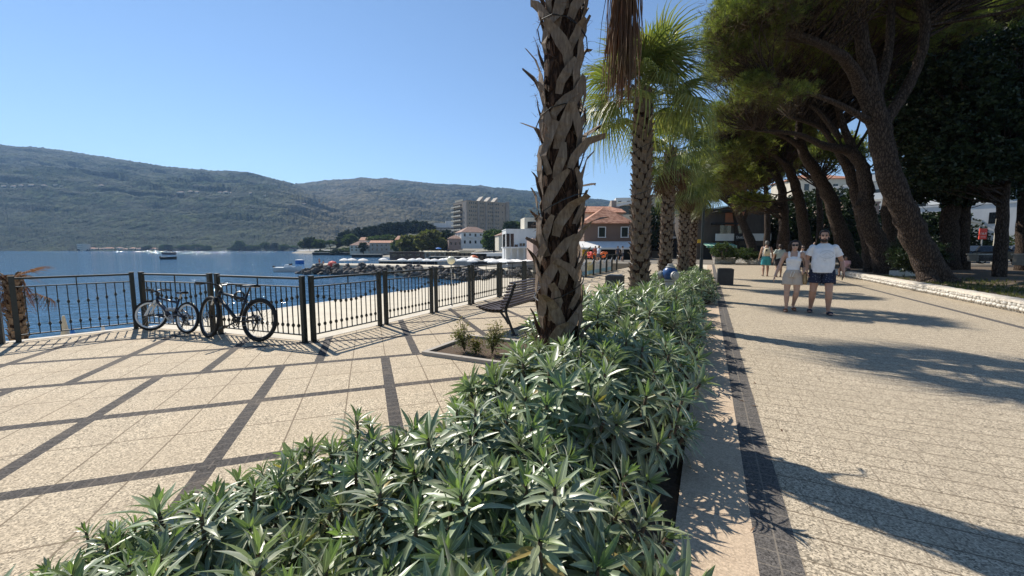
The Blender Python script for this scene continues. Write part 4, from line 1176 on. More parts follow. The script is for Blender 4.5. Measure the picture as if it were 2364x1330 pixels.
def pine(label, limbs, blobs, seed, **kw):
    base = limbs[0][0][0].copy()
    t = empty("pine_tree", base, 0, label, "pine tree", "leaning pines behind the low wall")
    fr, rt = kw.pop('frac', .7), kw.pop('r_tw', .022)
    me, K = crown([(tuple(Vector(c) - base), r_, int(n * 1.3)) for c, r_, n in blobs], seed, **kw)
    link("crown", me, t)
    mb = limbs_and_twigs([([Vector(p) - base for p in pts], a, b) for pts, a, b in limbs], K, seed, fr, rt)
    mb.build("trunk", MT['pinebark'], t, None, True)
    # bare twiggy undergrowth hanging under the foliage
    rng = np.random.RandomState(seed + 9)
    q = K[rng.rand(len(K)) < .8] + np.array([0, 0, -.35]); q = np.repeat(q, 4, 0) + rng.randn(len(q) * 4, 3) * np.array([.35, .35, .18])
    V, F, uv = blades(q, np.tile([0, 0, .3], (len(q), 1)), 8, max(.34, kw['L'] * 1.5), max(.006, kw['W'] * .55), rng, 1.0)
    link("dry_twigs", np_mesh("dry_twigs", V, F, MT['pinedead'], uv), t)
    return t
def px(Y, *pp): return [P(u, v, Y if not isinstance(Y, (tuple, list)) else Y[i]) for i, (u, v) in enumerate(pp)]
def bl(u, v, Y, rad, n): return (tuple(P(u, v, Y)), rad, n)
def base_(u, v): return G(u, v, .15)
b1 = base_(2172, 655); Y1 = b1.y
pine("nearest pine, thick trunk leaning left with a looping right limb", [
    ([b1] + px(Y1, (2132, 590), (2088, 490), (2048, 390), (2030, 300), (2016, 240)), .47, .31),
    ([P(2200, 662, Y1), P(2165, 640, Y1), P(2135, 600, Y1)], .36, .34),
    ([P(2145, 665, Y1 - .3), P(2140, 635, Y1 - .1), P(2125, 585, Y1)], .34, .30),
    (px((Y1, Y1, Y1 - .6, Y1 - 1.3, Y1 - 2), (2020, 262), (1988, 205), (1955, 140), (1890, 100), (1790, 60)), .30, .08),
    (px(Y1, (2030, 300), (2075, 235), (2118, 150), (2136, 60), (2118, -30), (2080, -110)), .20, .12),
    (px((Y1, Y1, Y1, Y1 + .3), (2018, 250), (2003, 160), (1985, 60), (1960, -60)), .30, .15),
    (px((Y1, Y1 - .2, Y1 - .7, Y1 - 1.3), (2006, 280), (1945, 245), (1870, 215), (1780, 190)), .13, .04),
    (px((Y1, Y1 + .3, Y1 + .6), (2016, 245), (2050, 120), (2060, -20)), .2, .1)],
    [bl(1725, 55, Y1 - 2.5, (1.0, 1.6, .75), 95), bl(1800, 10, Y1 - 2, (1.5, 2.2, .9), 150), bl(1900, -20, Y1 - 1.2, (1.8, 2.6, .95), 170), bl(2010, -60, Y1, (2.2, 3, 1.0), 190),
     bl(2150, -80, Y1, (2.4, 3, 1.2), 190), bl(2300, -60, Y1, (2.4, 3, 1.3), 170), bl(1690, 130, Y1 - 1.5, (.6, 1.0, .35), 26), bl(1730, 205, Y1 - 1.2, (.5, .8, .25), 16), bl(1830, 215, Y1 - 1.5, (.25, .3, .15), 6)],
    1, tufts=18, nb=17, L=.17, W=.0055, cr=.36)
b2 = base_(2045, 634); Y2 = b2.y
pine("forked pine, second from the right, with a lopped stub at its fork", [
    ([b2] + px(Y2, (2030, 570), (2008, 525), (1998, 470), (2000, 435), (1988, 380), (1955, 345)), .47, .24),
    (px((Y2, Y2 - .5, Y2 - 1.2, Y2 - 2), (1958, 347), (1900, 335), (1840, 310), (1740, 300)), .24, .05),
    (px((Y2, Y2, Y2 + .4), (1990, 390), (1950, 300), (1920, 200)), .22, .1), (px((Y2, Y2, Y2), (2002, 470), (1990, 462), (1978, 476)), .16, .13),
    (px((Y2, Y2, Y2 - .4, Y2 - .8), (1940, 320), (1880, 250), (1800, 220), (1720, 230)), .14, .04)],
    [bl(1700, 165, Y2 - 3, (1.0, 1.5, .6), 70), bl(1790, 130, Y2 - 2, (1.8, 2.2, .8), 130), bl(1900, 90, Y2 - 1, (2.2, 2.6, 1.0), 170), bl(2040, 60, Y2, (2.6, 3, 1.2), 190), bl(1690, 260, Y2 - 2, (.8, 1.2, .4), 36), bl(1760, 235, Y2 - 3, (.5, .7, .25), 16)],
    2, tufts=16, nb=15, L=.20, W=.0075, cr=.42)
pine("pine with a reddish straight foot between two leaning pines", [
    ([P(2015, 630, Y2 + 1.5)] + px(Y2 + 1.5, (2008, 570), (1990, 500), (1975, 440), (1955, 380)), .40, .24), (px((Y2 + 1.5, Y2 + 1, Y2), (1955, 385), (1900, 300), (1820, 270)), .2, .06)],
    [bl(1830, 180, Y2 + 1, (2.0, 2.5, 1.0), 140), bl(1980, 140, Y2 + 2, (2.6, 3, 1.2), 170)], 3, tufts=14, nb=12, L=.25, W=.010, cr=.46)
pine("dark pine stem rising behind the two right-hand trunks", [
    ([P(2080, 622, Y2 + 3)] + px(Y2 + 3, (2056, 520), (2058, 420), (2065, 320), (2055, 230)), .44, .28), (px(Y2 + 3, (2058, 300), (2100, 200), (2150, 120)), .2, .1)],
    [bl(2090, 110, Y2 + 3, (2.8, 3, 1.4), 170), bl(2250, 90, Y2 + 3, (2.8, 3, 1.6), 170), bl(2400, 60, Y2 + 3, (2.8, 3, 1.6), 120)], 4, tufts=14, nb=9, L=.26, W=.017, cr=.46)
b4 = base_(1958, 616); Y4 = min(b4.y, 26)
pine("broad dark pine behind the walking man, leaning left", [
    ([P(1962, 622, Y4)] + px(Y4, (1940, 540), (1918, 465), (1895, 415), (1862, 365), (1840, 315)), .50, .25), ([P(1985, 622, Y4), P(1962, 590, Y4), P(1945, 540, Y4)], .4, .4),
    (px((Y4, Y4 - .5, Y4 - 1.5, Y4 - 2), (1850, 340), (1800, 310), (1740, 300), (1680, 310)), .2, .05), (px(Y4, (1842, 320), (1850, 250), (1880, 190)), .22, .1)],
    [bl(1690, 300, Y4 - 2, (1.2, 1.8, .8), 80), bl(1760, 260, Y4 - 1, (2.0, 2.4, .9), 130), bl(1880, 200, Y4, (2.8, 3, 1.2), 170), bl(1665, 360, Y4 - 1, (.9, 1.5, .6), 40)], 5, tufts=14, nb=12, L=.27, W=.012, cr=.5)
pine("pine seen between the couple, curving up left", [
    ([P(1868, 606, 30)] + px(30, (1858, 540), (1846, 470), (1830, 410), (1812, 375)), .46, .26), (px((30, 29, 28), (1815, 380), (1770, 350), (1700, 345)), .2, .05)],
    [bl(1700, 350, 28, (1.6, 2, 1.0), 90), bl(1790, 320, 30, (2.4, 2.6, 1.1), 130), bl(1660, 410, 28, (1.2, 1.6, 1.0), 70)], 6, tufts=13, nb=8, L=.32, W=.024, cr=.55)
pine("pine with pale forked foot left of the walking woman", [
    ([P(1816, 605, 34)] + px(34, (1811, 540), (1808, 480), (1803, 430), (1780, 380)), .46, .25), ([P(1800, 605, 34), P(1802, 555, 34), P(1808, 520, 34)], .3, .25), (px((34, 33, 32), (1795, 400), (1750, 390), (1690, 400)), .16, .05)],
    [bl(1690, 420, 32, (1.5, 2, 1.2), 90), bl(1760, 370, 33, (2.2, 2.6, 1.1), 120), bl(1730, 470, 33, (.8, 1.2, .6), 36)], 7, tufts=12, nb=8, L=.36, W=.028, cr=.6)
pine("farthest leaning pine before the building with the green awning", [
    ([P(1742, 600, 40)] + px(40, (1730, 550), (1712, 510), (1690, 470), (1650, 450)), .5, .22), (px(40, (1705, 495), (1680, 480), (1640, 490)), .16, .05), (px(40, (1715, 515), (1735, 460), (1760, 420)), .2, .08)],
    [bl(1660, 440, 40, (2.2, 2.5, 1.1), 90), bl(1740, 410, 40, (2.6, 2.8, 1.2), 110), bl(1700, 390, 41, (2.2, 2.5, 1.2), 90)], 8, tufts=12, nb=8, L=.4, W=.034, cr=.65)
for i, (u0, v0, u1, v1, Y, rr) in enumerate(((1768, 600, 1768, 430, 44, .38), (1890, 600, 1888, 420, 38, .33), (1700, 598, 1690, 470, 52, .35))):
    pine(("slim straight pine trunk %s in the shade" % ("behind the man in teal shorts", "between the couple and the broad dark pine", "far off near the green awning")[i]), [(px(Y, (u0, v0), (lerp(u0, u1, .5) + 4, lerp(v0, v1, .5)), (u1, v1)), rr, rr * .6)],
         [bl(u1, v1 - 50, Y, (3.2, 3.2, 2.0), 150)], 20 + i, tufts=12, nb=8, L=.42, W=.036, cr=.7, frac=.3)

# ------------------------------------------------------------------ trees: dark evergreens in the park
def leaf_tree(name, label, base, limbs, blobs, seed, L=.16, W=.045, tufts=14, nb=9, cr=.42, m='leafdark', group=None, cat="tree", low=-.9, frac=.35):
    t = empty(name, base, 0, label, cat, group)
    me, K = crown([(tuple(Vector(c) - base), r_, max(8, int(n * .72))) for c, r_, n in blobs], seed, tufts, nb, L, W, cr, m, 1.3, low)
    link("crown", me, t)
    limbs_and_twigs([([Vector(p) - base for p in pts], a, b) for pts, a, b in limbs], K, seed, frac, .015).build("trunk", MT['pinebark'], t, None, True)
    return t
GT = "dark evergreen trees filling the shaded park"
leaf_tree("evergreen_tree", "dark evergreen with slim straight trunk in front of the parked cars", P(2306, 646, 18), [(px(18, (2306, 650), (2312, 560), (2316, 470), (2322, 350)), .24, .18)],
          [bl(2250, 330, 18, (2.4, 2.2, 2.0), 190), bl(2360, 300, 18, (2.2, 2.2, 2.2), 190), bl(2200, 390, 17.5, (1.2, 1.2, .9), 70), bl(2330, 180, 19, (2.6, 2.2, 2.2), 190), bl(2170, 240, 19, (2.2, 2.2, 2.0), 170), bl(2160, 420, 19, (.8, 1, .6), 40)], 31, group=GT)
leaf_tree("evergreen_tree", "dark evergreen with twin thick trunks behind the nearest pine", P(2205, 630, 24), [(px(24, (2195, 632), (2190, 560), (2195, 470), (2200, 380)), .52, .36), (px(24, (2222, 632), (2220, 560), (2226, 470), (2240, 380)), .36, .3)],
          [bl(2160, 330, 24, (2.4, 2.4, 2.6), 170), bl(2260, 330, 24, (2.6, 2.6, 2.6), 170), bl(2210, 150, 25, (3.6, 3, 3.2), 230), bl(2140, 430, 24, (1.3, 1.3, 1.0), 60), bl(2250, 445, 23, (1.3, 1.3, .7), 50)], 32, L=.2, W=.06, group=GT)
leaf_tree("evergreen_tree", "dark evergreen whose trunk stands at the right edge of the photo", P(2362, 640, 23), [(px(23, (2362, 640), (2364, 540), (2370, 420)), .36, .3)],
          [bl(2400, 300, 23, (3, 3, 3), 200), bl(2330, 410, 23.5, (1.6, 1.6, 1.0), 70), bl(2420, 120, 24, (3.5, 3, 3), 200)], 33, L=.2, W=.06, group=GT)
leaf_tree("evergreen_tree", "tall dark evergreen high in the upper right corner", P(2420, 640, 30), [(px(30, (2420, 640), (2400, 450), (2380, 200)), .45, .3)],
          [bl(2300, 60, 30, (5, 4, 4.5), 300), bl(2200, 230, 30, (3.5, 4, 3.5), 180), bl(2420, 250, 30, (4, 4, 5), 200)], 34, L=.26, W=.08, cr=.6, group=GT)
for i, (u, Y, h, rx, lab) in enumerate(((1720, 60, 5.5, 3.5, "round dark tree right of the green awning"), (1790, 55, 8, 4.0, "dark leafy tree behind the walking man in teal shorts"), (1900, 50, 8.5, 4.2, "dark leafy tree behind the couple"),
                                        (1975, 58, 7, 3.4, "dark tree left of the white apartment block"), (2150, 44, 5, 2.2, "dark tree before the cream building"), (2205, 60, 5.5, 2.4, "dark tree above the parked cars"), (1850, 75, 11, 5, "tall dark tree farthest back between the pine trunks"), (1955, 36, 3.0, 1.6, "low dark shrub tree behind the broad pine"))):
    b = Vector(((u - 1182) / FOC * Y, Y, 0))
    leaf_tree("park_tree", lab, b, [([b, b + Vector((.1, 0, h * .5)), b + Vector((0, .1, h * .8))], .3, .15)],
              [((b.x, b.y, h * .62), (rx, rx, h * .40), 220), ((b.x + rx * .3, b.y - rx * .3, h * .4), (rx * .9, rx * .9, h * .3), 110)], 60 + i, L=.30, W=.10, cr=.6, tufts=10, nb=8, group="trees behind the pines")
def bush(name, label, b, rx, h, n, seed, m='leafmid', L=.12, W=.03):
    t = empty(name, b, 0, label, "shrub")
    me, K = crown([((0, 0, h * .5), (rx, rx, h * .5), n)], seed, 12, 8, L, W, .2, m, 1.2, -.9)
    link("foliage", me, t); mb = MB()
    for k in range(5): mb.tube([(0, 0, 0), (math.cos(k * 1.26) * rx * .5, math.sin(k * 1.26) * rx * .5, h * .7)], .015, 5)
    mb.build("stems", MT['twig'], t)
bush("oleander_bush", "dark narrow-leaved bush between the two nearest pines", P(2110, 632, 17), .8, 1.5, 110, 71, 'leafdark', .16, .016)
bush("round_bush", "sunlit green bush on the far planter, left of the leaning pine", P(1668, 600, 37), .9, 1.6, 60, 72)
bush("round_bush", "green bush on the far planter, right of the leaning pine", P(1716, 600, 37), 1.1, 1.0, 60, 73)
bush("leafy_bush", "bush under the building with the black cross sign", P(1975, 612, 30), 1.2, 1.6, 90, 74, 'leafdark')
bush("leafy_bush", "light bush in front of the white building at the right edge", P(2345, 585, 40), 1.5, 1.8, 70, 75)
# grass on the park soil
rng = np.random.RandomState(2); n = 5200
a = rng.uniform(3, 24, n); q = 6.85 + np.abs(rng.randn(n)) * 2.6
keep = rng.rand(n) < np.clip(1.2 - (a - 8) / 14, .15, 1); a, q = a[keep], q[keep]
C = a[:, None] * np.array([PA.x, PA.y, 0]) + q[:, None] * np.array([PQ.x, PQ.y, 0]) + np.array([0, 0, .19])
V, F, uv = blades(C, np.tile([0, 0, 1.0], (len(C), 1)), 7, .13, .006, rng, .45)
tag(link("grass", np_mesh("grass", V, F, MT['grass'], uv)), kind="stuff")

# ------------------------------------------------------------------ buildings
_wm = {}
def window_mesh(w_, h_, m):
    k = (round(w_, 2), round(h_, 2), m)
    if k not in _wm:
        mb = MB(); mb.box((0, -.01, 0), (w_, .08, h_)); _wm[k] = mb.mesh("window", MT[m])
    return _wm[k]
def building(name, label, cat, loc_, rz, w_, d, h, wall, roof='flat', rh=1.5, wins=(), bal=(), group=None, roofm='roof', over=.35):
    t = empty(name, loc_, rz, label, cat, group)
    m = MB(); m.box((0, d / 2, h / 2 - 1), (w_, d, h + 2))
    if roof == 'flat': m.box((0, d / 2, h + .12), (w_ + .16, d + .16, .24))
    m.build("wall", MT[wall], t)
    if roof in ('hip', 'gable', 'shed'):
        a, b, o = w_ / 2 + over, d / 2 + over, d / 2
        m = MB()
        lo = [(-a, o - b, h), (a, o - b, h), (a, o + b, h), (-a, o + b, h)]; lo2 = [(x, y, z - .12) for x, y, z in lo]
        if roof == 'hip':
            if w_ >= d: rg = [(-a + b, o, h + rh), (a - b, o, h + rh)]
            else: rg = [(0, o - b + a, h + rh), (0, o + b - a, h + rh)]
            fc = [(0, 1, 5, 4), (2, 3, 4, 5), (1, 2, 5), (3, 0, 4)] if w_ >= d else [(1, 2, 5, 4), (3, 0, 4, 5), (0, 1, 4), (2, 3, 5)]
        elif roof == 'gable':
            rg = [(-a, o, h + rh), (a, o, h + rh)]; fc = [(0, 1, 5, 4), (2, 3, 4, 5), (1, 2, 5), (3, 0, 4)]
        else:
            rg = [(-a, o + b, h + rh), (a, o + b, h + rh)]; fc = [(0, 1, 5, 4), (2, 3, 4, 5), (1, 2, 5), (3, 0, 4)]
        m.add(lo + rg + lo2, fc + [(0, 6, 7, 1), (1, 7, 8, 2), (2, 8, 9, 3), (3, 9, 6, 0), (9, 8, 7, 6)])
        m.build("roof", MT[roofm], t)
    for f, x, z, ww, wh, mm in wins:
        o = link("window", window_mesh(ww, wh, mm), t)
        if f == 'f': o.location = (x, 0, z)
        elif f == 'l': o.location = (-w_ / 2, x, z); o.rotation_euler = (0, 0, -math.pi / 2)
        elif f == 'r': o.location = (w_ / 2, x, z); o.rotation_euler = (0, 0, math.pi / 2)
    for f, x, z, bw, bd, bh, mm in bal:
        m = MB()
        m.box((0, -bd / 2, .08), (bw, bd, .16)); m.box((0, -bd + .05, .16 + bh / 2), (bw, .1, bh))
        o = m.build("balcony", MT[mm], t)
        if f == 'f': o.location = (x, -.02, z)
        elif f == 'l': o.location = (-w_ / 2 - .02, x, z); o.rotation_euler = (0, 0, -math.pi / 2)
        elif f == 'r': o.location = (w_ / 2 + .02, x, z); o.rotation_euler = (0, 0, math.pi / 2)
    return t
def grid(f, x0, x1, nx_, z0, z1, nz_, w_, h_, m='glass', skip=0.0, seed=0):
    r = random.Random(seed); out = []
    for i in range(nx_):
        for j in range(nz_):
            if r.random() < skip: continue
            out.append((f, lerp(x0, x1, i / max(1, nx_ - 1)), lerp(z0, z1, j / max(1, nz_ - 1)), w_, h_, m))
    return out
def spot(u, Y, z=None):
    x = (u - 1182) / (FOC * 1.0049) * Y * 1.0049 * .9999
    p = P(u, 573, Y); p.z = land_z(p.x, Y) if z is None else z
    return p
# tower hotel
MT['tan'] = facade_mat('tan_concrete', (.36, .295, .23), .25)
hb = spot(1126, 360); hb.z = 8.0
top = P(1100, 466, 360).z - hb.z
w0, d0 = 40, 28
wins = []
for blk in ((-17.5, -11.5, 4), (-8.5, -4.5, 3), (1.0, 4.6, 3), (7.5, 11.0, 3)):
    wins += grid('f', blk[0], blk[1], blk[2], top - 26, top - 1.8, 8, 1.05, 1.5, 'glass', .12, 5)
wins = wins[:92] + grid('f', 15.5, 15.5, 1, top - 20, top - 2.6, 4, .9, 1.2)
for k in range(8): wins.append(('l', 19.5, top - 3.0 - 4.05 * k, 19.0, 2.2, 'dark'))  # long dark boxes behind the balconies: recess shade put into the colour
bal = [('l', y, top - 4.6 - 4.05 * k, 3.7, 1.7, 1.1, 'cream') for k in range(8) for y in (12.0, 16.2, 20.4, 24.6, 28.2)]
t = building("tower_hotel", "weathered grey concrete tower hotel with stacked side balconies above the shore", "building", hb, R(32), w0, d0, top, 'tan', 'flat', 0, wins, bal)
m = MB()
for x in (-9.2, -1.7, 6.2): m.box((x, -.35, top / 2), (1.5, .7, top))
m.box((20.3, -.5, top / 2 + .6), (3.4, 1.0, top + 1.2)); m.box((-w0 / 2 - .3, 3.5, top / 2 - .6), (.6, 7, top - 1)); m.build("pilaster", MT['grey'], t)
for k in range(3):
    m = MB(); x = -5 + 7.5 * k
    m.add([(x, 8, top), (x + 5, 8, top), (x + 5, 8, top + 5.5), (x, 16, top), (x + 5, 16, top), (x + 5, 16, top + 5.5)], [(0, 1, 2), (5, 4, 3), (0, 2, 5, 3), (1, 4, 5, 2), (0, 3, 4, 1)]); m.build("roof_light", MT['grey2'], t)
m = MB()
for k in range(11): m.box((-w0 / 2 + .2, 9 + k * 1.5, top + 1.0), (.5, .5, 2))
m.build("parapet_fins", MT['cream'], t)
# modern terraced hotel left of the tower
p = spot(1012, 430); p.z = 14
t = building("terrace_hotel", "grey modern terraced hotel low on the slope left of the tower", "building", p, R(10), 36, 14, 9, 'grey', 'flat', 0, grid('f', -15, 15, 9, 2, 7.5, 2, 2.2, 1.6), [('f', -12 + 6 * k, 3.2 + 3.2 * j, 5, 1.5, .8, 'cream') for k in range(5) for j in range(2)])
m = MB(); m.box((6, 8, 11.5), (20, 9, 5)); m.box((12, 8, 15), (8, 8, 3)); m.build("upper_storey", MT['white'], t)
# old white houses with red roofs
p = spot(1098, 235); p.z = 3.2
building("old_house", "three-storey white house with hipped red roof in front of the tower", "building", p, R(24), 17, 12, 7.4, 'white', 'hip', 3.4, grid('f', -6.5, 6.5, 5, 1.8, 5.8, 2, 1.1, 1.7) + grid('l', 3, 9, 3, 1.8, 5.8, 2, 1.0, 1.6), [('f', -3, 4.3, 4, 1.0, .9, 'white'), ('f', 3.2, 4.3, 4, 1, .9, 'white')], roofm='roof2')
p = spot(1052, 232); p.z = 2.5
building("old_house", "low red-roofed house with dark porch left of the white three-storey house", "building", p, R(15), 8, 8, 4.4, 'pink', 'hip', 2.2, grid('f', -2.5, 2.5, 3, 1.6, 1.6, 1, 1.0, 1.4), roofm='roof2')
p = spot(832, 300); p.z = -1.4
building("old_house", "pale house with pyramid roof by the water, first along the shore road", "building", p, R(8), 15, 10, 5.0, 'cream', 'hip', 3.0, grid('f', -6, 6, 5, 1.5, 3.6, 2, 1.2, 1.3), roofm='roof2')
p = spot(852, 325); p.z = 3.2
building("old_house", "house with pinkish gable roof above the shore road", "building", p, R(-5), 16, 9, 4.5, 'cream', 'gable', 2.6, grid('f', -6, 6, 5, 2.4, 2.4, 1, 1.2, 1.4))
p = spot(892, 300); p.z = -1.0
building("old_house", "long grey house with straight reddish roof by the jetty", "building", p, R(5), 24, 10, 6.4, 'grey2', 'gable', 1.8, grid('f', -10, 10, 7, 1.6, 4.6, 2, 1.1, 1.4))
p = spot(923, 310); p.z = 4
building("old_house", "small house with brown gable among the rounded trees", "building", p, R(-20), 8, 8, 4, 'pink', 'gable', 3)
for i, (u, Y, w_, h, lab) in enumerate(((955, 205, 24, 2.4, "long low beach bar with flat brown roof left of the blue parasol"), (1015, 190, 14, 3.0, "beach bar with row of square windows under flat roof"), (1062, 175, 12, 3.2, "beach bar with dark open front"), (1130, 140, 11, 2.6, "beach terrace under white awning beside the white restaurant"))):
    p = spot(u, Y); p.z = max(-3.2, p.z)
    t = building("beach_bar", lab, "building", p, R(5), w_, 6, h, ('brown', 'grey2', 'dark', 'dark')[i], 'flat', 0, grid('f', -w_ * .4, w_ * .4, 6, h * .5, h * .5, 1, w_ * .10, h * .5, 'glass'))
    m = MB(); m.box((0, 1.5, h + .3), (w_ + 1.5, 9, .22)); m.build("roof", MT[('slat', 'cream', 'slat', 'canvas')[i]], t)
    if i >= 2:
        m = MB(); m.bar((-w_ * .1, -3.2, h - .2), (w_ * .5, -3.2, h - .2), .1, .9); m.bar((w_ * .2, -1.6, h + .2), (w_ * .2, -3.2, h - .3), w_ * .55, .06, (0, 0, 1)); m.build("awning", MT[('', '', 'beige', 'canvas')[i]], t)
t = building("beach_wall", "grey retaining wall under the beach terrace, dark openings", "wall", spot(1065, 128), R(6), 15, 1, 1.9, 'grey2')
# white restaurant with columns and air conditioners
p = P(1204, 600, 98); p.z = -3.2
zt = P(1204, 531, 98).z - p.z
t = building("white_restaurant", "white modern restaurant with slim columns and two air conditioners", "building", p, R(8), 7.6, 8, zt, 'white', 'flat', 0, [('f', -3.3, zt - 2.6, .8, 3.4, 'glass'), ('f', -2.3, zt - 2.6, .8, 3.4, 'glass'), ('f', -1.3, zt - 3.9, .8, .8, 'glass')] + [('f', -.2 + .75 * i_, zt * .53 + .7, .6, .7, 'glass') for i_ in range(2)] + [('l', 1.5 + 1.5 * i_, zt - 2.6, 1.1, 3.4, 'glass') for i_ in range(4)])
m = MB(); m.box((-.3, -1.2, zt * .53), (9.2, 3.2, .35)); m.build("canopy_slab", MT['white'], t)
for k in range(6):
    m = MB(); m.box((-4.4 + k * 1.55, -2.4, zt * .26), (.28, .28, zt * .53)); m.build("column", MT['white'], t)
m = MB(); m.box((1.2, 1, zt * .3), (4.2, .3, zt * .3)); m.build("dark_front", MT['glass'], t)
for x in (1.7, 3.0):
    a = link("air_conditioner", None, t, (x, -.25, zt * .53 + .75))
    m = MB(); m.box((0, 0, 0), (1.1, .4, .95)); m.build("casing", MT['whitep'], a)
    m = MB(); m.torus((-.1, -.21, 0), .30, .05, None, 20, 5); m.lathe([(.25, 0), (.25, .02)], 16, (-.1, -.22, 0), Matrix.Rotation(math.pi / 2, 3, 'X')); m.build("fan", MT['dark'], a)
m = MB(); m.box((3.3, 6, zt + 1.6), (4.2, 6, 3.2)); m.k = 1; m.box((3.3, 2.98, zt + 1.4), (2.6, .1, 1.6)); m.build("roof_storey", [MT['cream'], MT['glass']], t)
m = MB()
for k in range(5): m.box((-4.6 + k * 2.1, -3.6, .55), (1.7, .12, 1.1))
m.build("terrace_screen", MT['whitep'], t)
p = P(1243, 590, 80); p.z = -3.2
building("beach_building", "pinkish plain wall block just left of the nearest palm trunk", "building", p, R(10), 2.2, 6, P(1240, 553, 80).z + 3.2, 'pink')
p = P(1150, 540, 170); p.z = 3
building("old_house", "house with brown hipped roof behind the white restaurant", "building", P(1185, 545, 165).xy.to_3d() + Vector((0, 0, 2.5)), R(12), 12, 9, 4.2, 'cream', 'hip', 2.2, roofm='roof2')
# brown house with tiled roof and awning
Yh = 54
p = P(1403, 630, Yh); p.z = -.02
he = P(1403, 515, Yh).z - p.z
wh_ = (1468 - 1356) / FOC * Yh
t = building("brown_house", "brown rendered house with hipped red tile roof and two white-framed windows", "building", p, R(0), wh_, 7.0, he, 'brown', 'hip', P(1400, 478, Yh + 3).z - he, roofm='roof')
for u in (1389.5, 1442):
    q_ = P(u, 536, Yh) - p
    wd = link("window", None, t, (q_.x, -.02, q_.z))
    m = MB(); m.box((-.47, 0, 0), (.11, .1, 1.42)); m.box((.47, 0, 0), (.11, .1, 1.42)); m.box((0, 0, .67), (.83, .1, .09)); m.box((0, -.02, -.68), (1.1, .18, .09)); m.build("frame", MT['whitep'], wd)
    m = MB(); m.box((-.21, .0, 0), (.40, .05, 1.24)); m.box((.21, .0, 0), (.40, .05, 1.24))
    for k in range(14): m.box((0, -.03, -.56 + k * .086), (.8, .02, .03))
    m.build("shutter", mat("dark_green_shutter", (.012, .022, .018), .5), wd)
m = MB()
za = P(1403, 559, Yh - .5).z - p.z
m.add([(-wh_ / 2 - .8, 0, za + .1), (wh_ / 2 + .6, 0, za + .1), (wh_ / 2 + .6, -2.6, za - .72), (-wh_ / 2 - .8, -2.6, za - .72), (-wh_ / 2 - .8, -2.6, za - .95), (wh_ / 2 + .6, -2.6, za - .95)] + [(-wh_ / 2 - .8, 0, za + .04), (wh_ / 2 + .6, 0, za + .04), (wh_ / 2 + .6, -2.58, za - .78), (-wh_ / 2 - .8, -2.58, za - .78)], [(0, 3, 2, 1), (3, 4, 5, 2), (6, 7, 8, 9)]); m.build("awning", MT['canvas'], t)
m = MB(); m.box((.2, -.06, 1.05), (wh_ - .6, .1, 2.1)); m.build("shop_front", MT['dark'], t)
m = MB(); m.box((-wh_ / 2 + .15, -.5, 1.2), (.9, .08, 1.9)); m.build("yellow_board", MT['yellow'], t)
p2 = P(1392, 560, Yh + 9); p2.z = -.02
hh2 = P(1392, 490, Yh + 9).z
building("gabled_house", "red-roofed house with stone chimney behind the brown house", "building", p2, R(4), 6.2, 7, hh2, 'cream', 'gable', P(1392, 474, Yh + 11).z - hh2)
m = MB(); m.box((0, 0, hh2 + 1.0), (.8, .8, 2.4)); 
t = COL.objects["gabled_house"]; m.build("chimney", MT['grey2'], t, (2.6, 3.5, 0))
# white stepped apartments above
for i, (u, Y, v0, w_, lab) in enumerate(((1448, 150, 458, 9, "tallest white apartment block stepping up the hill behind the palms"), (1428, 150, 474, 7, "white apartment block with balconies, middle step of the hillside row"), (1408, 155, 480, 8, "lowest white apartment block of the hillside row"), (1380, 160, 486, 6, "small white rooftop house with aerials on the skyline"))):
    p = spot(u, Y, 0); h = P(u, v0, Y).z
    building("apartment_block", lab, "building", p, R(-8), w_, 9, h, 'white', 'flat', 0, grid('f', -w_ * .35, w_ * .35, 3, h - 11, h - 1.6, 4, 1.2, 1.4), [('f', x * w_ * .3, h - 3.4 - 3.1 * j, w_ * .26, 1.3, .9, 'white') for x in (-1, 1) for j in range(4)])
p = P(1455, 560, 95); p.z = 0; h = P(1455, 468, 95).z
t = building("cream_villa", "cream building with slanted white eave and large dark glazing behind the second palm", "building", p, R(-12), 9.5, 9, h, 'cream', 'flat', 0, [('f', .4, h - 1.7, 6.5, 2.0, 'glass')])
m = MB(); m.bar((-5.2, -.6, h - 1.1), (5.2, -.6, h + .9), 2.0, .5, (0, 0, 1)); m.build("eave", MT['white'], t)
p = P(1518, 560, 80); p.z = 0; h = P(1518, 452, 80).z
building("grey_block", "grey apartment block between the second and third palm trunks", "building", p, R(-6), 6.5, 8, h, 'grey2', 'flat', 0, grid('f', -2, 2, 3, 2, h - 2, 3, 1.1, 1.6))
p = P(1532, 600, 62); p.z = 0; h = P(1532, 520, 62).z
t = building("stone_house", "grey stone shop building behind the third and fourth palms", "building", p, R(0), 9, 8, h, 'grey', 'flat', 0, [('f', -1.5, h * .4, 1.6, 1.8, 'glass'), ('f', 1.5, h * .4, 1.6, 1.8, 'glass')])
m = MB(); m.box((0, -.8, h * .62), (9.2, 1.8, .25)); m.build("awning", MT['canvas'], t)
MT['darkstone'] = facade_mat('dark_stone', (.10, .085, .075), .3)
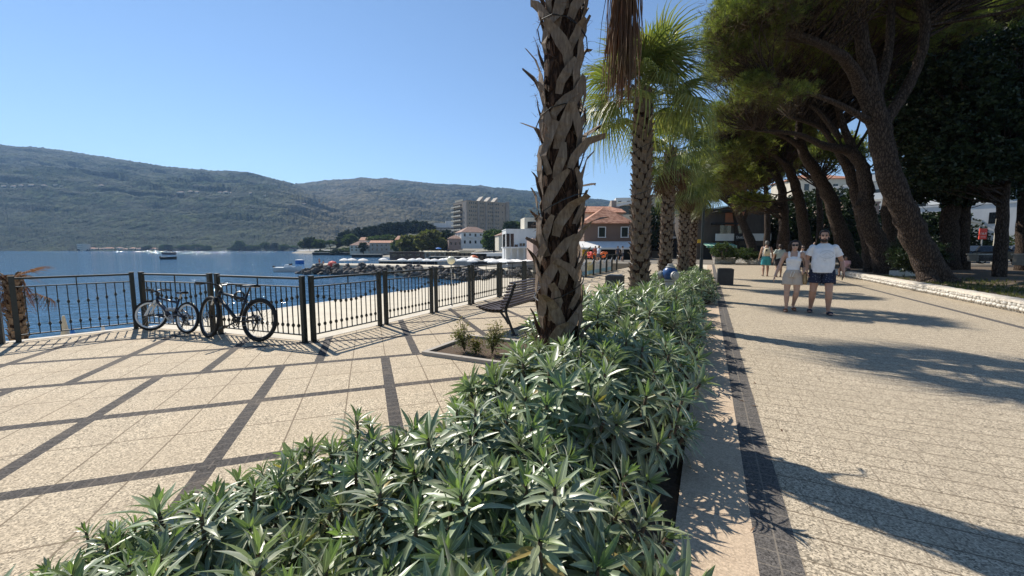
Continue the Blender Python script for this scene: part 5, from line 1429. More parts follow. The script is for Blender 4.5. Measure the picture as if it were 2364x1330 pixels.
# shop with green awning, stone corner, brick upper storey
Ys = 52
p = P(1685, 606, Ys); p.z = 0
W = (1762 - 1610) / FOC * Ys; h = P(1650, 486, Ys).z
t = building("corner_building", "dark shop building with brick upper storey, white sign band and green awning", "building", p, R(-4), W, 9, h, 'darkstone', 'flat', 0,
             [('f', -W * .5 + (u - 1610) / FOC * Ys, P(u, 530, Ys).z, .9, 1.3, 'glass') for u in (1668, 1676, 1700)])
def fx(u): return -W * .5 + (u - 1610) / FOC * Ys
m = MB(); m.box((fx(1680), -.03, P(0, 505, Ys).z), (1.1, .1, 1.7)); m.box((fx(1704), -.03, P(0, 505, Ys).z), (.9, .1, 1.7)); m.build("brick_panel", MT['brick'], t)
m = MB(); m.box((fx(1668), -.6, P(0, 517, Ys).z), (3.2, 1.2, .22)); m.box((fx(1668), -1.1, P(0, 490, Ys).z), (3.4, 2.0, .16)); m.build("balcony", MT['dark'], t)
for u_, l_ in ((1668, 2.2), (1742, 2.9)):
    m = MB(); m.box((fx(u_), -.45, P(0, 548, Ys).z), (l_, .3, .9)); m.build("sign_band", MT['white'], t)
sg = link("sign_board", None, t, (fx(1703), -.5, P(0, 548, Ys).z))
m = MB(); m.box((0, 0, 0), (1.75, .25, .95)); m.build("panel", MT['dark'], sg)
m = MB()
for k, (x, s_) in enumerate(((-.5, .22), (-.3, .1), (-.12, .1), (.02, .12), (.2, .24), (.38, .1), (.54, .12))):
    m.torus((x, -.13, s_ * .3 - .05), s_ * .55, .018, Matrix.Rotation(.25, 3, 'Y'), 14, 4)
m.bar((-.65, -.13, -.2), (.6, -.13, -.12), .02, .025); m.build("script_lettering", MT['whitep'], sg)
m = MB(); m.box((fx(1690), -.04, P(0, 585, Ys).z), (W * .95, .1, 2.0)); m.build("shop_front", MT['dark'], t)
gs = NT("striped_green_canvas"); o_ = gs.xyz(gs.obj())
gs.set(Base_Color=gs.mix(gs.math('GREATER_THAN', gs.math('FRACT', gs.math('MULTIPLY', o_[0], 2.2)), .5), (.10, .36, .24), (.42, .58, .48)), Roughness=.8)
m = MB(); z1, z2 = P(0, 561, Ys - .3).z, P(0, 567, Ys - 1.8).z
x0, x1 = fx(1618), fx(1684)
m.add([(x0, -.1, z1), (x1, -.1, z1), (x1, -1.9, z2), (x0, -1.9, z2), (x0, -1.9, z2 - .25), (x1, -1.9, z2 - .25), (x0, -.1, z1 - .05), (x1, -.1, z1 - .05), (x1, -1.88, z2 - .06), (x0, -1.88, z2 - .06)], [(0, 3, 2, 1), (3, 4, 5, 2), (6, 7, 8, 9)]); m.build("awning", gs.mat, t)
m = MB(); m.box((0, 0, 0), (.55, .06, .45)); o = m.build("yellow_sign", MT['yellow'], t, (fx(1612), -.6, P(0, 557, Ys).z))
# buildings behind the pines
p = P(1978, 600, 52); p.z = 0; h = P(1978, 470, 52).z
t = building("pink_building", "pinkish building with shutters and a black cross sign", "building", p, R(-6), 4.2, 8, h, 'pink', 'flat', 0, [('f', .3, h - 2.6, .9, 1.7, 'brown'), ('f', .3, h - 5.4, .9, 1.7, 'brown'), ('f', -1.2, h - 2.6, .9, 1.7, 'brown')])
sg = link("pharmacy_sign", None, t, (-.15, -1.0, P(0, 537, 51).z))
m = MB(); m.box((0, 0, 0), (1.0, .16, .85)); m.build("panel", MT['black'], sg)
m = MB(); m.box((0, -.09, 0), (.55, .03, .19)); m.box((0, -.09, .185), (.19, .03, .18)); m.box((0, -.09, -.185), (.19, .03, .18)); m.build("cross", MT['whitep'], sg)
Yw = 70
p = P(2060, 600, Yw); p.z = 0; h = P(2050, 418, Yw).z
t = building("apartment_block", "white four-storey block with balconies seen between the leaning pines", "building", p, R(-58), 22, 12, h, 'white', 'flat', 0, grid('f', -8.6, 8.6, 7, 2.2, h - 1.9, 4, 1.3, 1.7), [('f', -3.5, 3.6 + 3.2 * j, 3.4, 1.2, .9, 'white') for j in range(4)])
p = P(2078, 600, 50); p.z = 0; h = P(2078, 518, 50).z
t = building("cream_building", "low cream building with flat porch behind the basketball hoop", "building", p, R(-55), 11, 7, h, 'cream', 'flat', 0, [('f', -1.5, h - 2.0, 2.6, 1.3, 'glass'), ('f', 1.8, 1.2, 1.3, 2.0, 'glass')])
p = P(2290, 600, 58); p.z = 0; h = P(2290, 470, 58).z
t = building("white_building", "white building with dark windows and yellow awning beyond the parked cars", "building", p, R(-56), 34, 12, h, 'white', 'flat', 0, grid('f', -14, 14, 9, 1.6, h - 2.0, 2, 1.5, 1.6))
m = MB(); m.bar((-6.4, -1.0, 2.3), (-2.2, -1.0, 2.3), 2.0, .12, (0, .3, 1)); m.build("awning", MT['yellow'], t)
p = P(1900, 590, 95); p.z = 0; h = P(1900, 412, 95).z
building("old_house", "house with red tile roof high between the pine crowns", "building", p, R(0), 15, 9, h, 'cream', 'hip', 1.6, grid('f', -5, 5, 4, h - 5, h - 2, 2, 1.1, 1.5))
# sign, hoop, poles
t = empty("advert_sign", P(2262, 600, 40).xy.to_3d(), R(-10), "red upright advertising sign with white lettering beside the cars", "sign")
zz = P(0, 540, 40).z
m = MB(); m.box((0, 0, zz), (.62, .1, 1.05)); m.build("panel", MT['redcv'], t)
m = MB(); m.box((0, .02, zz / 2 - .2), (.08, .08, zz)); m.build("post", MT['pole'], t)
m = MB()
for k in range(4): 
    x = -.18 + k * .12
    m.box((x - .035, -.06, zz + .02), (.018, .02, .2)); m.box((x, -.06, zz + .11 - .09 * (k % 3)), (.07, .02, .025)); 
    if k % 2: m.box((x + .035, -.06, zz + .02), (.018, .02, .2))
m.box((0, -.06, zz - .3), (.4, .02, .03)); m.build("lettering", MT['whitep'], t)
t = empty("basketball_hoop", P(2071, 600, 30).xy.to_3d(), R(20), "basketball hoop on a post in front of the cream building", "basketball hoop")
zz = P(0, 524, 30).z
m = MB(); m.tube([(.25, .6, 0), (.25, .6, zz - .2), (0, .05, zz)], .05, 8); m.build("post", MT['pole'], t)
m = MB(); m.box((0, 0, zz), (1.0, .04, .75)); m.build("backboard", MT['whitep'], t)
m = MB(); m.torus((0, -.25, zz - .25), .22, .02, Matrix.Rotation(math.pi / 2, 3, 'X'), 20, 5); m.build("rim", MT['redcv'], t)
b = P(2087, 630, 18.5); b.z = .2
t = empty("path_light", b, 0, "pale square light column on a stone block between the two nearest pines", "lamp")
hl = P(2092, 545, 18.5).z - .2
m = MB(); m.box((0, 0, .12), (.9, .5, .24)); m.build("plinth", MT['stone'], t)
m = MB(); m.box((0, 0, hl / 2 + .1), (.17, .17, hl - .1), Matrix.Rotation(R(2), 3, 'Y')); m.build("column", MT['pole'], t)
t = empty("flag_pole", P(2290, 600, 38).xy.to_3d(), 0, "thin pale pole in front of the white building", "pole")
m = MB(); m.lathe([(.06, 0), (.05, 4.2)], 10); m.build("shaft", MT['cream'], t)

# ------------------------------------------------------------------ parked cars
def car(loc_, rz, paint, label):
    t = empty("parked_car", loc_, rz, label, "car", "cars parked beyond the park")
    m = MB(); ring = [(-2.1, .35), (-2.12, .72), (-1.95, .92), (-1.2, 1.0), (-.55, 1.02), (1.2, 1.0), (2.0, .92), (2.1, .7), (2.08, .35)]
    for s in (-1, 1): pass
    V = []; 
    for y, k in ((-.86, .95), (-.80, 1.0), (.80, 1.0), (.86, .95)):
        for x, z in ring: V.append((x * (k if abs(y) > .83 else 1), y, .35 + (z - .35) * (k if abs(y) > .83 else 1)))
    n = len(ring); F = [(i * n + j, i * n + j + 1, (i + 1) * n + j + 1, (i + 1) * n + j) for i in range(3) for j in range(n - 1)] + [tuple(range(n)), tuple(range(3 * n, 4 * n))[::-1]] + [(i * n + n - 1, i * n, (i + 1) * n, (i + 1) * n + n - 1) for i in range(3)]
    m.add(V, F)
    lo, hi = [(-.95, .76), (1.75, .76), (1.75, -.76), (-.95, -.76)], [(-.35, .60), (1.35, .60), (1.35, -.60), (-.35, -.60)]
    b = len(m.v); m.add([(x, y, 1.40) for x, y in hi] + [(x, y, 1.44) for x, y in [(-.25, .52), (1.25, .52), (1.25, -.52), (-.25, -.52)]], [(0, 1, 5, 4), (1, 2, 6, 5), (2, 3, 7, 6), (3, 0, 4, 7), (4, 5, 6, 7)])
    for (x, y), (x2, y2) in zip(lo, hi): m.bar((x, y, .99), (x2, y2, 1.41), .08, .06)
    m.build("body", paint, t)
    m = MB(); m.add([(x, y * .98, 1.0) for x, y in lo] + [(x, y * .98, 1.41) for x, y in hi], [(0, 1, 5, 4), (1, 2, 6, 5), (2, 3, 7, 6), (3, 0, 4, 7)]); m.build("windows", MT['glass'], t)
    for x in (-1.3, 1.3):
        for y in (-.80, .80):
            w_ = link("wheel", None, t, (x, y, .31))
            M = Matrix.Rotation(math.pi / 2, 3, 'X')
            m = MB(); m.lathe([(.2, -.1), (.31, -.09), (.31, .09), (.2, .1)], 18, (0, 0, 0), M); m.build("tyre", MT['rubber'], w_)
            m = MB(); m.lathe([(.2, -.105), (.05, -.11), (.05, .11), (.2, .105)], 14, (0, 0, 0), M); m.build("rim", MT['silver'], w_)
    for y in (-.6, .6):
        m = MB(); m.ball((-2.03, y, .74), (.08, .18, .09), 10, 6); m.build("headlight", MT['silver'], t)
for i, (u, Y, rz, c, lab) in enumerate(((2246, 36, 175, (.10, .105, .12), "dark grey off-road car parked left behind the slim evergreen"), (2285, 33, 172, (.02, .022, .024), "black car parked behind the slim evergreen trunk"), (2352, 36, 178, (.09, .10, .12), "grey estate car parked at the right edge of the photo"), (2215, 44, 180, (.6, .6, .6), "white car far back between the tree trunks"))):
    car(P(u, 600, Y).xy.to_3d() + Vector((0, 0, .22 if Y < 40 else 0)), R(rz), mat("car_paint_%s" % ("grey", "black", "slate", "white")[i], c, .25, .2, .03), lab)

# ------------------------------------------------------------------ trees of the far shore
def far_tree(kind, seed):
    rng = np.random.RandomState(seed)
    if kind == 'cypress':
        bl_ = [((0, 0, .5), (.13, .13, .5), 60)]; kw = dict(tufts=6, nb=6, L=.09, W=.02, cr=.06, mat_='cypress', low=-1)
    elif kind == 'umbrella':
        bl_ = [((0, 0, .75), (.62, .62, .22), 90)]; kw = dict(tufts=7, nb=7, L=.10, W=.024, cr=.10, mat_='leafmid', low=-.4)
    else:
        bl_ = [((0, 0, .55), (.5, .5, .42), 80), ((.22, .1, .45), (.3, .3, .3), 30)]; kw = dict(tufts=8, nb=7, L=.10, W=.026, cr=.09, mat_={'round': 'leafmid', 'olive': 'leafolive', 'dark': 'leafdark'}[kind], low=-1)
    me, K = crown(bl_, seed, spread=1.2, **kw)
    mb = MB(); mb.tube([(0, 0, -.1), (.01, 0, .4), (0, 0, .7)], [.04, .03, .015], 6)
    for k in range(5): mb.tube([(0, 0, .3), (.25 * math.cos(k * 1.3), .25 * math.sin(k * 1.3), .6)], [.02, .008], 5)
    return me, mb.mesh("trunk", MT['twig'])
FT = {k: [far_tree(k, s) for s in (1, 2)] for k in ('cypress', 'umbrella', 'round', 'olive', 'dark')}
def put_tree(kind, p, h, label, group, wide=1.0):
    t = empty({'cypress': "cypress_tree", 'umbrella': "umbrella_pine"}.get(kind, "shore_tree"), p, random.Random(int(p.x * 97)).uniform(0, 6), label, "tree", group)
    c, tr = FT[kind][int(abs(p.x * 10)) % 2]
    link("crown", c, t).scale = (h * wide, h * wide, h); link("trunk", tr, t).scale = (h, h, h)
rr = random.Random(12)
for i in range(52):
    u = lerp(790, 1000, i / 51) + rr.uniform(-3, 3); Y = rr.uniform(390, 460)
    vt = np.interp(u, [790, 850, 900, 950, 1000], [535, 523, 514, 510, 514]) + rr.uniform(-1, 9)
    h = rr.uniform(15, 21); p = P(u, vt, Y); p.z -= h
    put_tree('cypress', p, h, "dark cypress in the dense conifer belt on the slope above the shore houses", "cypresses of the conifer belt", 1.3)
# slope that carries the conifer belt
for k, (u, Y, vt, h, kind, wide, lab) in enumerate([
    (714, 420, 548, 13, 'dark', 1.15, "big dark tree at the tip of the wooded shore"), (700, 430, 556, 9, 'round', 1.1, "small tree at the very tip of the wooded shore"), (738, 400, 553, 10, 'round', 1.2, "broad green tree just right of the big dark shore tree"),
    (762, 390, 556, 9, 'umbrella', 1.1, "flat green pine on the shore before the conifer belt"), (785, 400, 547, 13, 'dark', .7, "narrow dark tree left of the conifer belt"), (810, 360, 541, 12, 'round', 1.1, "rounded yellow green tree above the pale house"),
    (838, 300, 560, 8, 'dark', .8, "dark tree between two shore houses"), (872, 330, 546, 11, 'umbrella', 1.2, "left umbrella pine behind the red-roofed shore houses"), (897, 330, 544, 12, 'umbrella', 1.2, "right umbrella pine behind the red-roofed shore houses"),
    (918, 280, 555, 10, 'round', .9, "green tree beside the long grey house"), (942, 240, 543, 12, 'olive', 1.0, "olive green round tree left of the largest round tree"), (958, 245, 545, 11, 'olive', .9, "second olive green tree touching the largest round tree"),
    (990, 222, 532, 13, 'olive', 1.15, "largest round olive-brown tree on the shore slope"), (1016, 240, 538, 15, 'dark', .6, "dark tree right of the largest round tree"), (1030, 250, 534, 15, 'cypress', 2.2, "black conifer left of the tower hotel's foot"),
    (1046, 260, 548, 10, 'round', .8, "small light tree below the tower balconies"), (1140, 205, 530, 12, 'round', 1.0, "green tree in front of the tower's right foot"), (1168, 215, 536, 10, 'round', .9, "green tree beside the brown-roofed house"),
    (1176, 260, 512, 16, 'dark', .6, "dark tree right of the tower hotel"), (1196, 270, 512, 15, 'round', 1.1, "light green tree on the skyline right of the tower"), (1215, 250, 520, 12, 'dark', 1.0, "dark tree behind the white restaurant roof"),
    (552, 790, 556, 16, 'round', 1.1, "lone round tree on the far shore"), (612, 760, 560, 14, 'round', 1.2, "far shore tree left of the second beach"), (634, 760, 561, 14, 'dark', 1.2, "dark far shore tree near the wooded tip"), (655, 740, 564, 12, 'round', 1.4, "low far shore tree near the wooded tip"), (592, 780, 566, 10, 'round', 1.6, "low bushy tree on the far beach"),
    (1505, 60, 478, 7, 'dark', .5, "dark palm-like tree between the second and third palm trunks")]):
    p = P(u, vt, Y); p.z -= h
    put_tree(kind, p, h, lab, "trees of the far shore", wide)
for i in range(26):
    u = rr.uniform(735, 905); Y = rr.uniform(330, 400); h = rr.uniform(5, 8); p = spot(u, Y)
    put_tree(rr.choice(['round', 'dark', 'umbrella']), p, h, "low green tree in the belt between the shore houses and the conifers", "low trees of the shore belt", 1.4)
mbk = MB()                                                        # wooded knoll under the conifer belt
V = []; nx_, ny_ = 40, 14
for i in range(nx_):
    for j in range(ny_):
        u = lerp(740, 1060, i / (nx_ - 1)); Y = lerp(335, 560, j / (ny_ - 1)); q = P(u, 573, Y)
        zt_ = P(u, float(np.interp(u, [740, 800, 850, 900, 960, 1060], [576, 562, 552, 541, 537, 545])), 430).z
        V.append((q.x, Y, lerp(-3.8, zt_, min(1, (Y - 335) / 75.0)) + math.sin(i * 1.7 + j) * .5))
F = [(i * ny_ + j, (i + 1) * ny_ + j, (i + 1) * ny_ + j + 1, i * ny_ + j + 1) for i in range(nx_ - 1) for j in range(ny_ - 1)]
tag(link("wooded_slope", np_mesh("wooded_slope", V, F, mat("scrub_ground", (.035, .042, .022), .95, var=.5, scale=.15), smooth=True)), kind="structure")

# far shore buildings and hillside villages
p = P(185, 578, 835); p.z = SEA_Z + .5
building("shore_hotel", "long pale multi-storey hotel alone on the far shore at left", "building", p, R(-25), 26, 12, P(185, 564, 835).z - SEA_Z, 'cream', 'flat', 0, grid('f', -11, 11, 8, 3, 11, 3, 1.4, 1.8))
for i, (u, w_, h) in enumerate(((210, 14, 5.5), (224, 12, 5), (238, 13, 5), (250, 16, 6), (272, 11, 7), (287, 9, 4), (304, 10, 6), (322, 12, 5), (336, 10, 5), (352, 12, 5), (660, 14, 5), (676, 12, 5), (640, 10, 4))):
    p = P(u, 578, 838); p.z = SEA_Z + .5
    building("shore_house", "pale little house on the far shore, %s from the left in its row" % ORD[i], "building", p, R(rr.uniform(-20, 20)), w_, 8, h * .8, 'cream', 'hip', 2.2, [('f', -w_ * .25, h * .4, 1.6, 1.6, 'glass'), ('f', w_ * .25, h * .4, 1.6, 1.6, 'glass')], roofm='roof2' if i % 3 else 'roof')
from mathutils.bvhtree import BVHTree
HB = [BVHTree.FromPolygons([v.co.copy() for v in o.data.vertices], [tuple(p.vertices) for p in o.data.polygons]) for o in COL.objects if o.name.startswith("hills")]
def on_hill(u, v):
    d = Vector(ray(u, v)).normalized(); best = None
    for b in HB:
        h_ = b.ray_cast(Vector((0, 0, CH)), d)
        if h_[0] is not None and (best is None or h_[3] < best[1]): best = (h_[0], h_[3])
    return best[0] if best else None
k = 0
for (u, v, w_) in ((8, 431, 15), (30, 432, 12), (47, 430, 10), (70, 429, 14), (98, 430, 10), (128, 428, 12), (142, 431, 10), (232, 430, 12), (415, 446, 20), (438, 444, 12), (452, 445, 10), (505, 446, 14), (520, 445, 12), (532, 447, 10), (578, 447, 9), (610, 452, 9), (700, 472, 8), (1003, 468, 12)):
    p = on_hill(u, v)
    if p is None: continue
    building("hillside_house", "tiny pale house on the wooded hillside across the bay, %s from the left" % ORD[k], "building", p - Vector((0, 0, 1)), R(rr.uniform(-20, 20)), w_, 9, 4.5, 'cream', 'hip', 1.8, roofm='roof2'); k += 1
for i in range(34):
    u = rr.uniform(300, 560) if i < 22 else rr.uniform(560, 700); p = P(u, 578, rr.uniform(832, 850)); p.z = SEA_Z
    put_tree(rr.choice(['round', 'dark', 'round', 'umbrella']), p, rr.uniform(7, 14), "green tree in the strip along the far shore below the hills", "trees of the far shore strip", 1.3)

# ------------------------------------------------------------------ breakwater, jetties, sunshades
BW = [(P(722, 632, 92), 1), (P(850, 630, 90), 1), (P(1000, 634, 82), 1), (P(1120, 640, 72), 1), (P(1232, 646, 66), 1)]
bw = spline([Vector((p.x, p.y, 0)) for p, _ in BW], 12)
V = []; 
for i, p in enumerate(bw):
    d = (bw[min(i + 1, len(bw) - 1)] - bw[max(i - 1, 0)]).normalized(); n_ = Vector((-d.y, d.x, 0))
    for o, z in ((-1.0, SEA_Z - .6), (-.15, -2.5), (.2, -2.15), (4.2, -2.15), (4.6, -3.2), (6.5, SEA_Z - .6)): q = p + n_ * o; V.append((q.x, q.y, z))
F = [(i * 6 + j, i * 6 + j + 1, (i + 1) * 6 + j + 1, (i + 1) * 6 + j) for i in range(len(bw) - 1) for j in range(5)]
o = link("breakwater_walkway", np_mesh("breakwater_walkway", V, F, MT['quay'])); tag(o, kind="structure")
def rock_mesh(seed):
    bm_ = MB(); bm_.ball((0, 0, 0), 1, 12, 9); r = random.Random(seed)
    pl_ = [(Vector((r.gauss(0, 1), r.gauss(0, 1), r.gauss(0, 1))).normalized(), r.uniform(.45, .8)) for _ in range(15)]
    V = []
    for v in bm_.v:
        v = Vector(v)
        for n_, d in pl_:
            e = v.dot(n_) - d
            if e > 0: v = v - n_ * e
        V.append(v)
    bm_.v = [tuple(v) for v in V]
    return bm_.mesh("boulder", MT['rock'])
RK = [rock_mesh(s) for s in range(6)]
for i in range(285):
    f = rr.random() ** .95 * (len(bw) - 1.01); k = int(f); p = bw[k].lerp(bw[k + 1], f - k)
    d = (bw[k + 1] - bw[k]).normalized(); n_ = Vector((-d.y, d.x, 0)); s_ = rr.random()
    q = p + n_ * lerp(-3.4, -.1, s_); q.z = lerp(SEA_Z - .1, -2.35, s_) + rr.uniform(-.1, .2)
    o = link("boulder", RK[rr.randrange(6)], None, q); sz = rr.choice((rr.uniform(.45, .7), rr.uniform(.6, 1.05)))
    o.scale = (sz * rr.uniform(.9, 1.5), sz, sz * rr.uniform(.6, .9)); o.rotation_euler = (rr.uniform(-.5, .5), rr.uniform(-.5, .5), rr.uniform(0, 6.3))
    tag(o, "grey boulder piled on the sea face of the stone breakwater", "boulder", "boulders of the breakwater")
q0 = bw[0]
for i in range(16):
    q = q0 + Vector((rr.uniform(-3.2, 1), rr.uniform(-1.5, 4), 0)); q.z = SEA_Z + rr.uniform(-.1, .9) * (1 if q.x > q0.x - 1.5 else .3)
    o = link("boulder", RK[rr.randrange(6)], None, q); sz = rr.uniform(.6, 1.0); o.scale = (sz * 1.3, sz, sz * .75); o.rotation_euler = (rr.uniform(-.5, .5), rr.uniform(-.5, .5), rr.uniform(0, 6.3))
    tag(o, "grey boulder piled at the rounded tip of the stone breakwater", "boulder", "boulders at the breakwater tip")
def jetty(u0, u1, Y, v, label, d=4):
    a, b = P(u0, v, Y), P(u1, v, Y); L = b.x - a.x
    t = empty("jetty", Vector((a.x, Y, SEA_Z)), 0, label, "jetty")
    h = a.z - SEA_Z
    m = MB(); m.box((L / 2, d / 2, h - .15), (L, d, .3)); m.build("deck", MT['edge'], t)
    m = MB(); m.box((L / 2, d / 2, h / 2 - .3), (L - .6, d - .6, h)); m.build("base", MT['dark'], t)
jetty(872, 1150, 128, 602, "long low concrete jetty behind the breakwater parasols")
jetty(810, 880, 250, 587, "thin dark jetty in front of the shore houses")
jetty(720, 800, 330, 582.5, "farthest jetty along the wooded shore")
jetty(990, 1150, 165, 592, "pale bathing platform with rows of beige parasols", 6)
_um = {}
def umbrella(p, kind, label, group, s=1.0, tilt=0.0):
    if kind not in _um:
        m = MB(); n = 8; V = [(0, 0, 2.3)]
        for r_, z in ((.65, 2.14), (1.2, 1.86), (1.2, 1.66), (1.16, 1.84)):
            V += [(r_ * math.cos(2 * math.pi * k / n), r_ * math.sin(2 * math.pi * k / n), z) for k in range(n)]
        F = [(0, 1 + k, 1 + (k + 1) % n) for k in range(n)]
        for a in range(3): F += [(1 + a * n + k, 1 + (a + 1) * n + k, 1 + (a + 1) * n + (k + 1) % n, 1 + a * n + (k + 1) % n) for k in range(n)]
        m.add(V, F); c = m.mesh("canopy", MT[kind]); m = MB(); m.lathe([(.03, 0), (.03, 2.28)], 6); m.k = 0
        _um[kind] = (c, m.mesh("pole", MT['pole']))
    t = empty("beach_umbrella", p, rr.uniform(0, .8), label, "beach umbrella", group); t.rotation_euler = (tilt, 0, rr.uniform(0, .8))
    link("canopy", _um[kind][0], t).scale = (s, s, 1); link("pole", _um[kind][1], t)
for u, Y in ((795, 99), (812, 100), (838, 98), (885, 104), (928, 100), (952, 99), (968, 103), (985, 97), (1003, 96), (1022, 100)):
    umbrella(P(u, 600, Y).xy.to_3d() + Vector((0, 0, -3.3)), 'canvas', "white open umbrella in the row behind the breakwater rocks", "white umbrellas along the breakwater", 1.05)
for i in range(34):
    u = rr.uniform(1030, 1222); Y = lerp(100, 76, (u - 1030) / 190) + rr.uniform(-4, 14)
    umbrella(P(u, 600, Y).xy.to_3d() + Vector((0, 0, -3.3 + rr.uniform(-.1, .2))), 'canvas', "white open umbrella in the crowded beach field by the white restaurant", "white umbrellas of the crowded beach", 1.15)
for i in range(24):
    u = lerp(985, 1062, i / 23); Y = rr.choice([166, 171, 176])
    umbrella(P(u, 600, Y).xy.to_3d() + Vector((0, 0, -1.9)), 'beige', "beige umbrella in the tidy rows on the far bathing platform", "beige umbrellas on the bathing platform", 1.1)
for i in range(26):
    u = lerp(690, 800, i / 25) + rr.uniform(-1, 1); Y = 345 + rr.uniform(0, 15)
    umbrella(P(u, 582, Y).xy.to_3d() + Vector((0, 0, P(u, 583, 345).z)), 'canvas', "tiny white umbrella on the farthest wooded beach", "umbrellas on the farthest beach", 1.5)
umbrella(P(766, 600, 93).xy.to_3d() + Vector((0, 0, -3.4)), 'redcv', "red umbrella tipped on its side near the breakwater tip", None, .9, .9)
umbrella(P(1093, 590, 110).xy.to_3d() + Vector((0, 0, -2.6)), 'orange', "orange and white umbrella tipped over above the crowded beach", None, .9, .5)
umbrella(spot(1012, 195) + Vector((0, 0, 3.0)), 'bluecv', "blue parasol on the roof of the beach bar", None, 1.2, .1)
# closed parasols on the quay behind the left railing
for (u, v, c, lab, tl) in ((146, 729, 'beige', "closed beige parasol behind the left railing", 0), (165, 736, 'bluecv', "closed blue parasol leaning beside the beige one", .12), (183, 757, 'bluecv', "low blue folded parasol just over the plaza edge", .1), (237, 752, 'canvas', "small folded white parasol just over the plaza edge", 0)):
    Y = 12.5; p = P(u, v, Y); p.z = QUAY_Z; h = P(u, v, Y).z - QUAY_Z
    t = empty("closed_parasol", p, 0, lab, "parasol"); t.rotation_euler = (0, -tl, 0)
    m = MB(); m.lathe([(.03, 0), (.03, h * .25), (.16, h * .27), (.15, h * .5), (.10, h * .8), (.03, h)], 9); m.build("canopy", MT[c], t)
    m = MB(); m.lathe([(.25, -.02), (.25, .05), (.04, .08)], 12); m.build("base", MT['edge'], t)
# boats and the floating drum
def boat(p, L, rz, hull, label, cabin=True):
    t = empty("motor_boat", p, rz, label, "boat")
    m = MB(); prof = [(-.5, .0, .9), (-.48, .19, 1.0), (-.1, .21, 1.0), (.25, .16, 1.1), (.45, .05, 1.25), (.5, .0, 1.3)]
    V = []
    for x, w_, z in prof: V += [(x * L, -w_ * L, .16 * L * z), (x * L, -w_ * L * .6, 0), (x * L, 0, -.04 * L), (x * L, w_ * L * .6, 0), (x * L, w_ * L, .16 * L * z)]
    n = len(prof); F = [(i * 5 + j, (i + 1) * 5 + j, (i + 1) * 5 + j + 1, i * 5 + j + 1) for i in range(n - 1) for j in range(4)] + [(4, 3, 2, 1, 0)] + [(i * 5, i * 5 + 4, (i + 1) * 5 + 4, (i + 1) * 5) for i in range(n - 1)]
    m.add(V, F); m.build("hull", MT[hull], t)
    if cabin:
        m = MB(); m.box((.0, 0, .21 * L), (.22 * L, .24 * L, .10 * L), None, .75); m.build("cabin", MT['whitep'], t)
        m = MB(); m.box((.09 * L, 0, .27 * L), (.03 * L, .22 * L, .06 * L)); m.build("windscreen", MT['glass'], t)
    m = MB(); m.box((-.52 * L, 0, .14 * L), (.06 * L, .07 * L, .16 * L)); m.build("outboard_motor", MT['black'], t)
def onsea(u, v): return G(u, v, SEA_Z)
p = onsea(666, 627); boat(p, 62 / FOC * p.y, R(4), 'whitep', "small white motor boat moored left of the breakwater")
p = onsea(390, 599); boat(p, 34 / FOC * p.y, R(6), 'black', "dark open boat far out on the water", False)
p = onsea(392, 588); boat(p, 30 / FOC * p.y, R(0), 'navy', "faint low boat farthest out beyond the dark one", True)
p = G(1180, 637, QUAY_Z); t_ = p.copy(); boat(t_ + Vector((0, 0, .15)), 3.2, R(12), 'orange', "orange rowing boat drawn up on the quay by the wall", False)
p = G(1222, 634, QUAY_Z); boat(p + Vector((0, 0, .15)), 2.2, R(12), 'yellow', "small yellow boat beside the orange one", False)
p = onsea(692, 609); t = empty("mooring_drum", p, R(15), "blue floating mooring drum with white top left of the breakwater", "buoy")
s_ = 18 / FOC * p.y
m = MB(); m.lathe([(s_ * .5, -.2), (s_ * .52, .1), (s_ * .5, s_ * .42)], 16); m.build("drum", MT['bluecv'], t)
m = MB(); m.lathe([(s_ * .5, s_ * .42), (s_ * .47, s_ * .52), (s_ * .2, s_ * .55)], 16); m.build("lid", MT['canvas'], t)
t = building("quay_wall", "dark retaining wall with small arches at the far end of the quay", "wall", Vector((0, 0, 0)) + AQ(62.3, -24, QUAY_Z), PROM_ROT, 14.4, 1.2, 2.3, 'grey', 'flat', 0, grid('f', -6, 6, 9, .9, .9, 1, .8, 1.3, 'dark'))  # arches are flat dark panels, the shadow inside them put into the colour
# parked scooters or rubber dinghy lying on the quay

# ------------------------------------------------------------------ people
from mathutils.bvhtree import BVHTree
SKIN = {}
def skin(c):
    if c not in SKIN:
        m = NT("skin"); n = m.noise(m.obj(), 9, 3)
        m.set(Base_Color=m.ramp(n, [(.3, tuple(k * .88 for k in c)), (.7, c)]), Roughness=.5)
        m.b.inputs["Subsurface Weight"].default_value = .08; m.b.inputs["Subsurface Radius"].default_value = (.02, .008, .004)
        SKIN[c] = m.mat
    return SKIN[c]
def remesh(mb, voxel, smooth=4, folds=0.0):
    me = mb.mesh("tmp", []); o = bpy.data.objects.new("tmp", me); COL.objects.link(o)
    md = o.modifiers.new("r", 'REMESH'); md.mode = 'VOXEL'; md.voxel_size = voxel; md.use_smooth_shade = True
    if folds:
        tx = bpy.data.textures.new('cloth_folds', 'CLOUDS'); tx.noise_scale = .11; tx.noise_depth = 2
        dm = o.modifiers.new('f', 'DISPLACE'); dm.texture = tx; dm.strength = folds; dm.mid_level = .5
    if smooth:
        ms = o.modifiers.new("s", 'SMOOTH'); ms.iterations = smooth; ms.factor = .5
    dg = bpy.context.evaluated_depsgraph_get(); dg.update()
    out = bpy.data.meshes.new_from_object(o.evaluated_get(dg))
    bpy.data.objects.remove(o); bpy.data.meshes.remove(me)
    return out
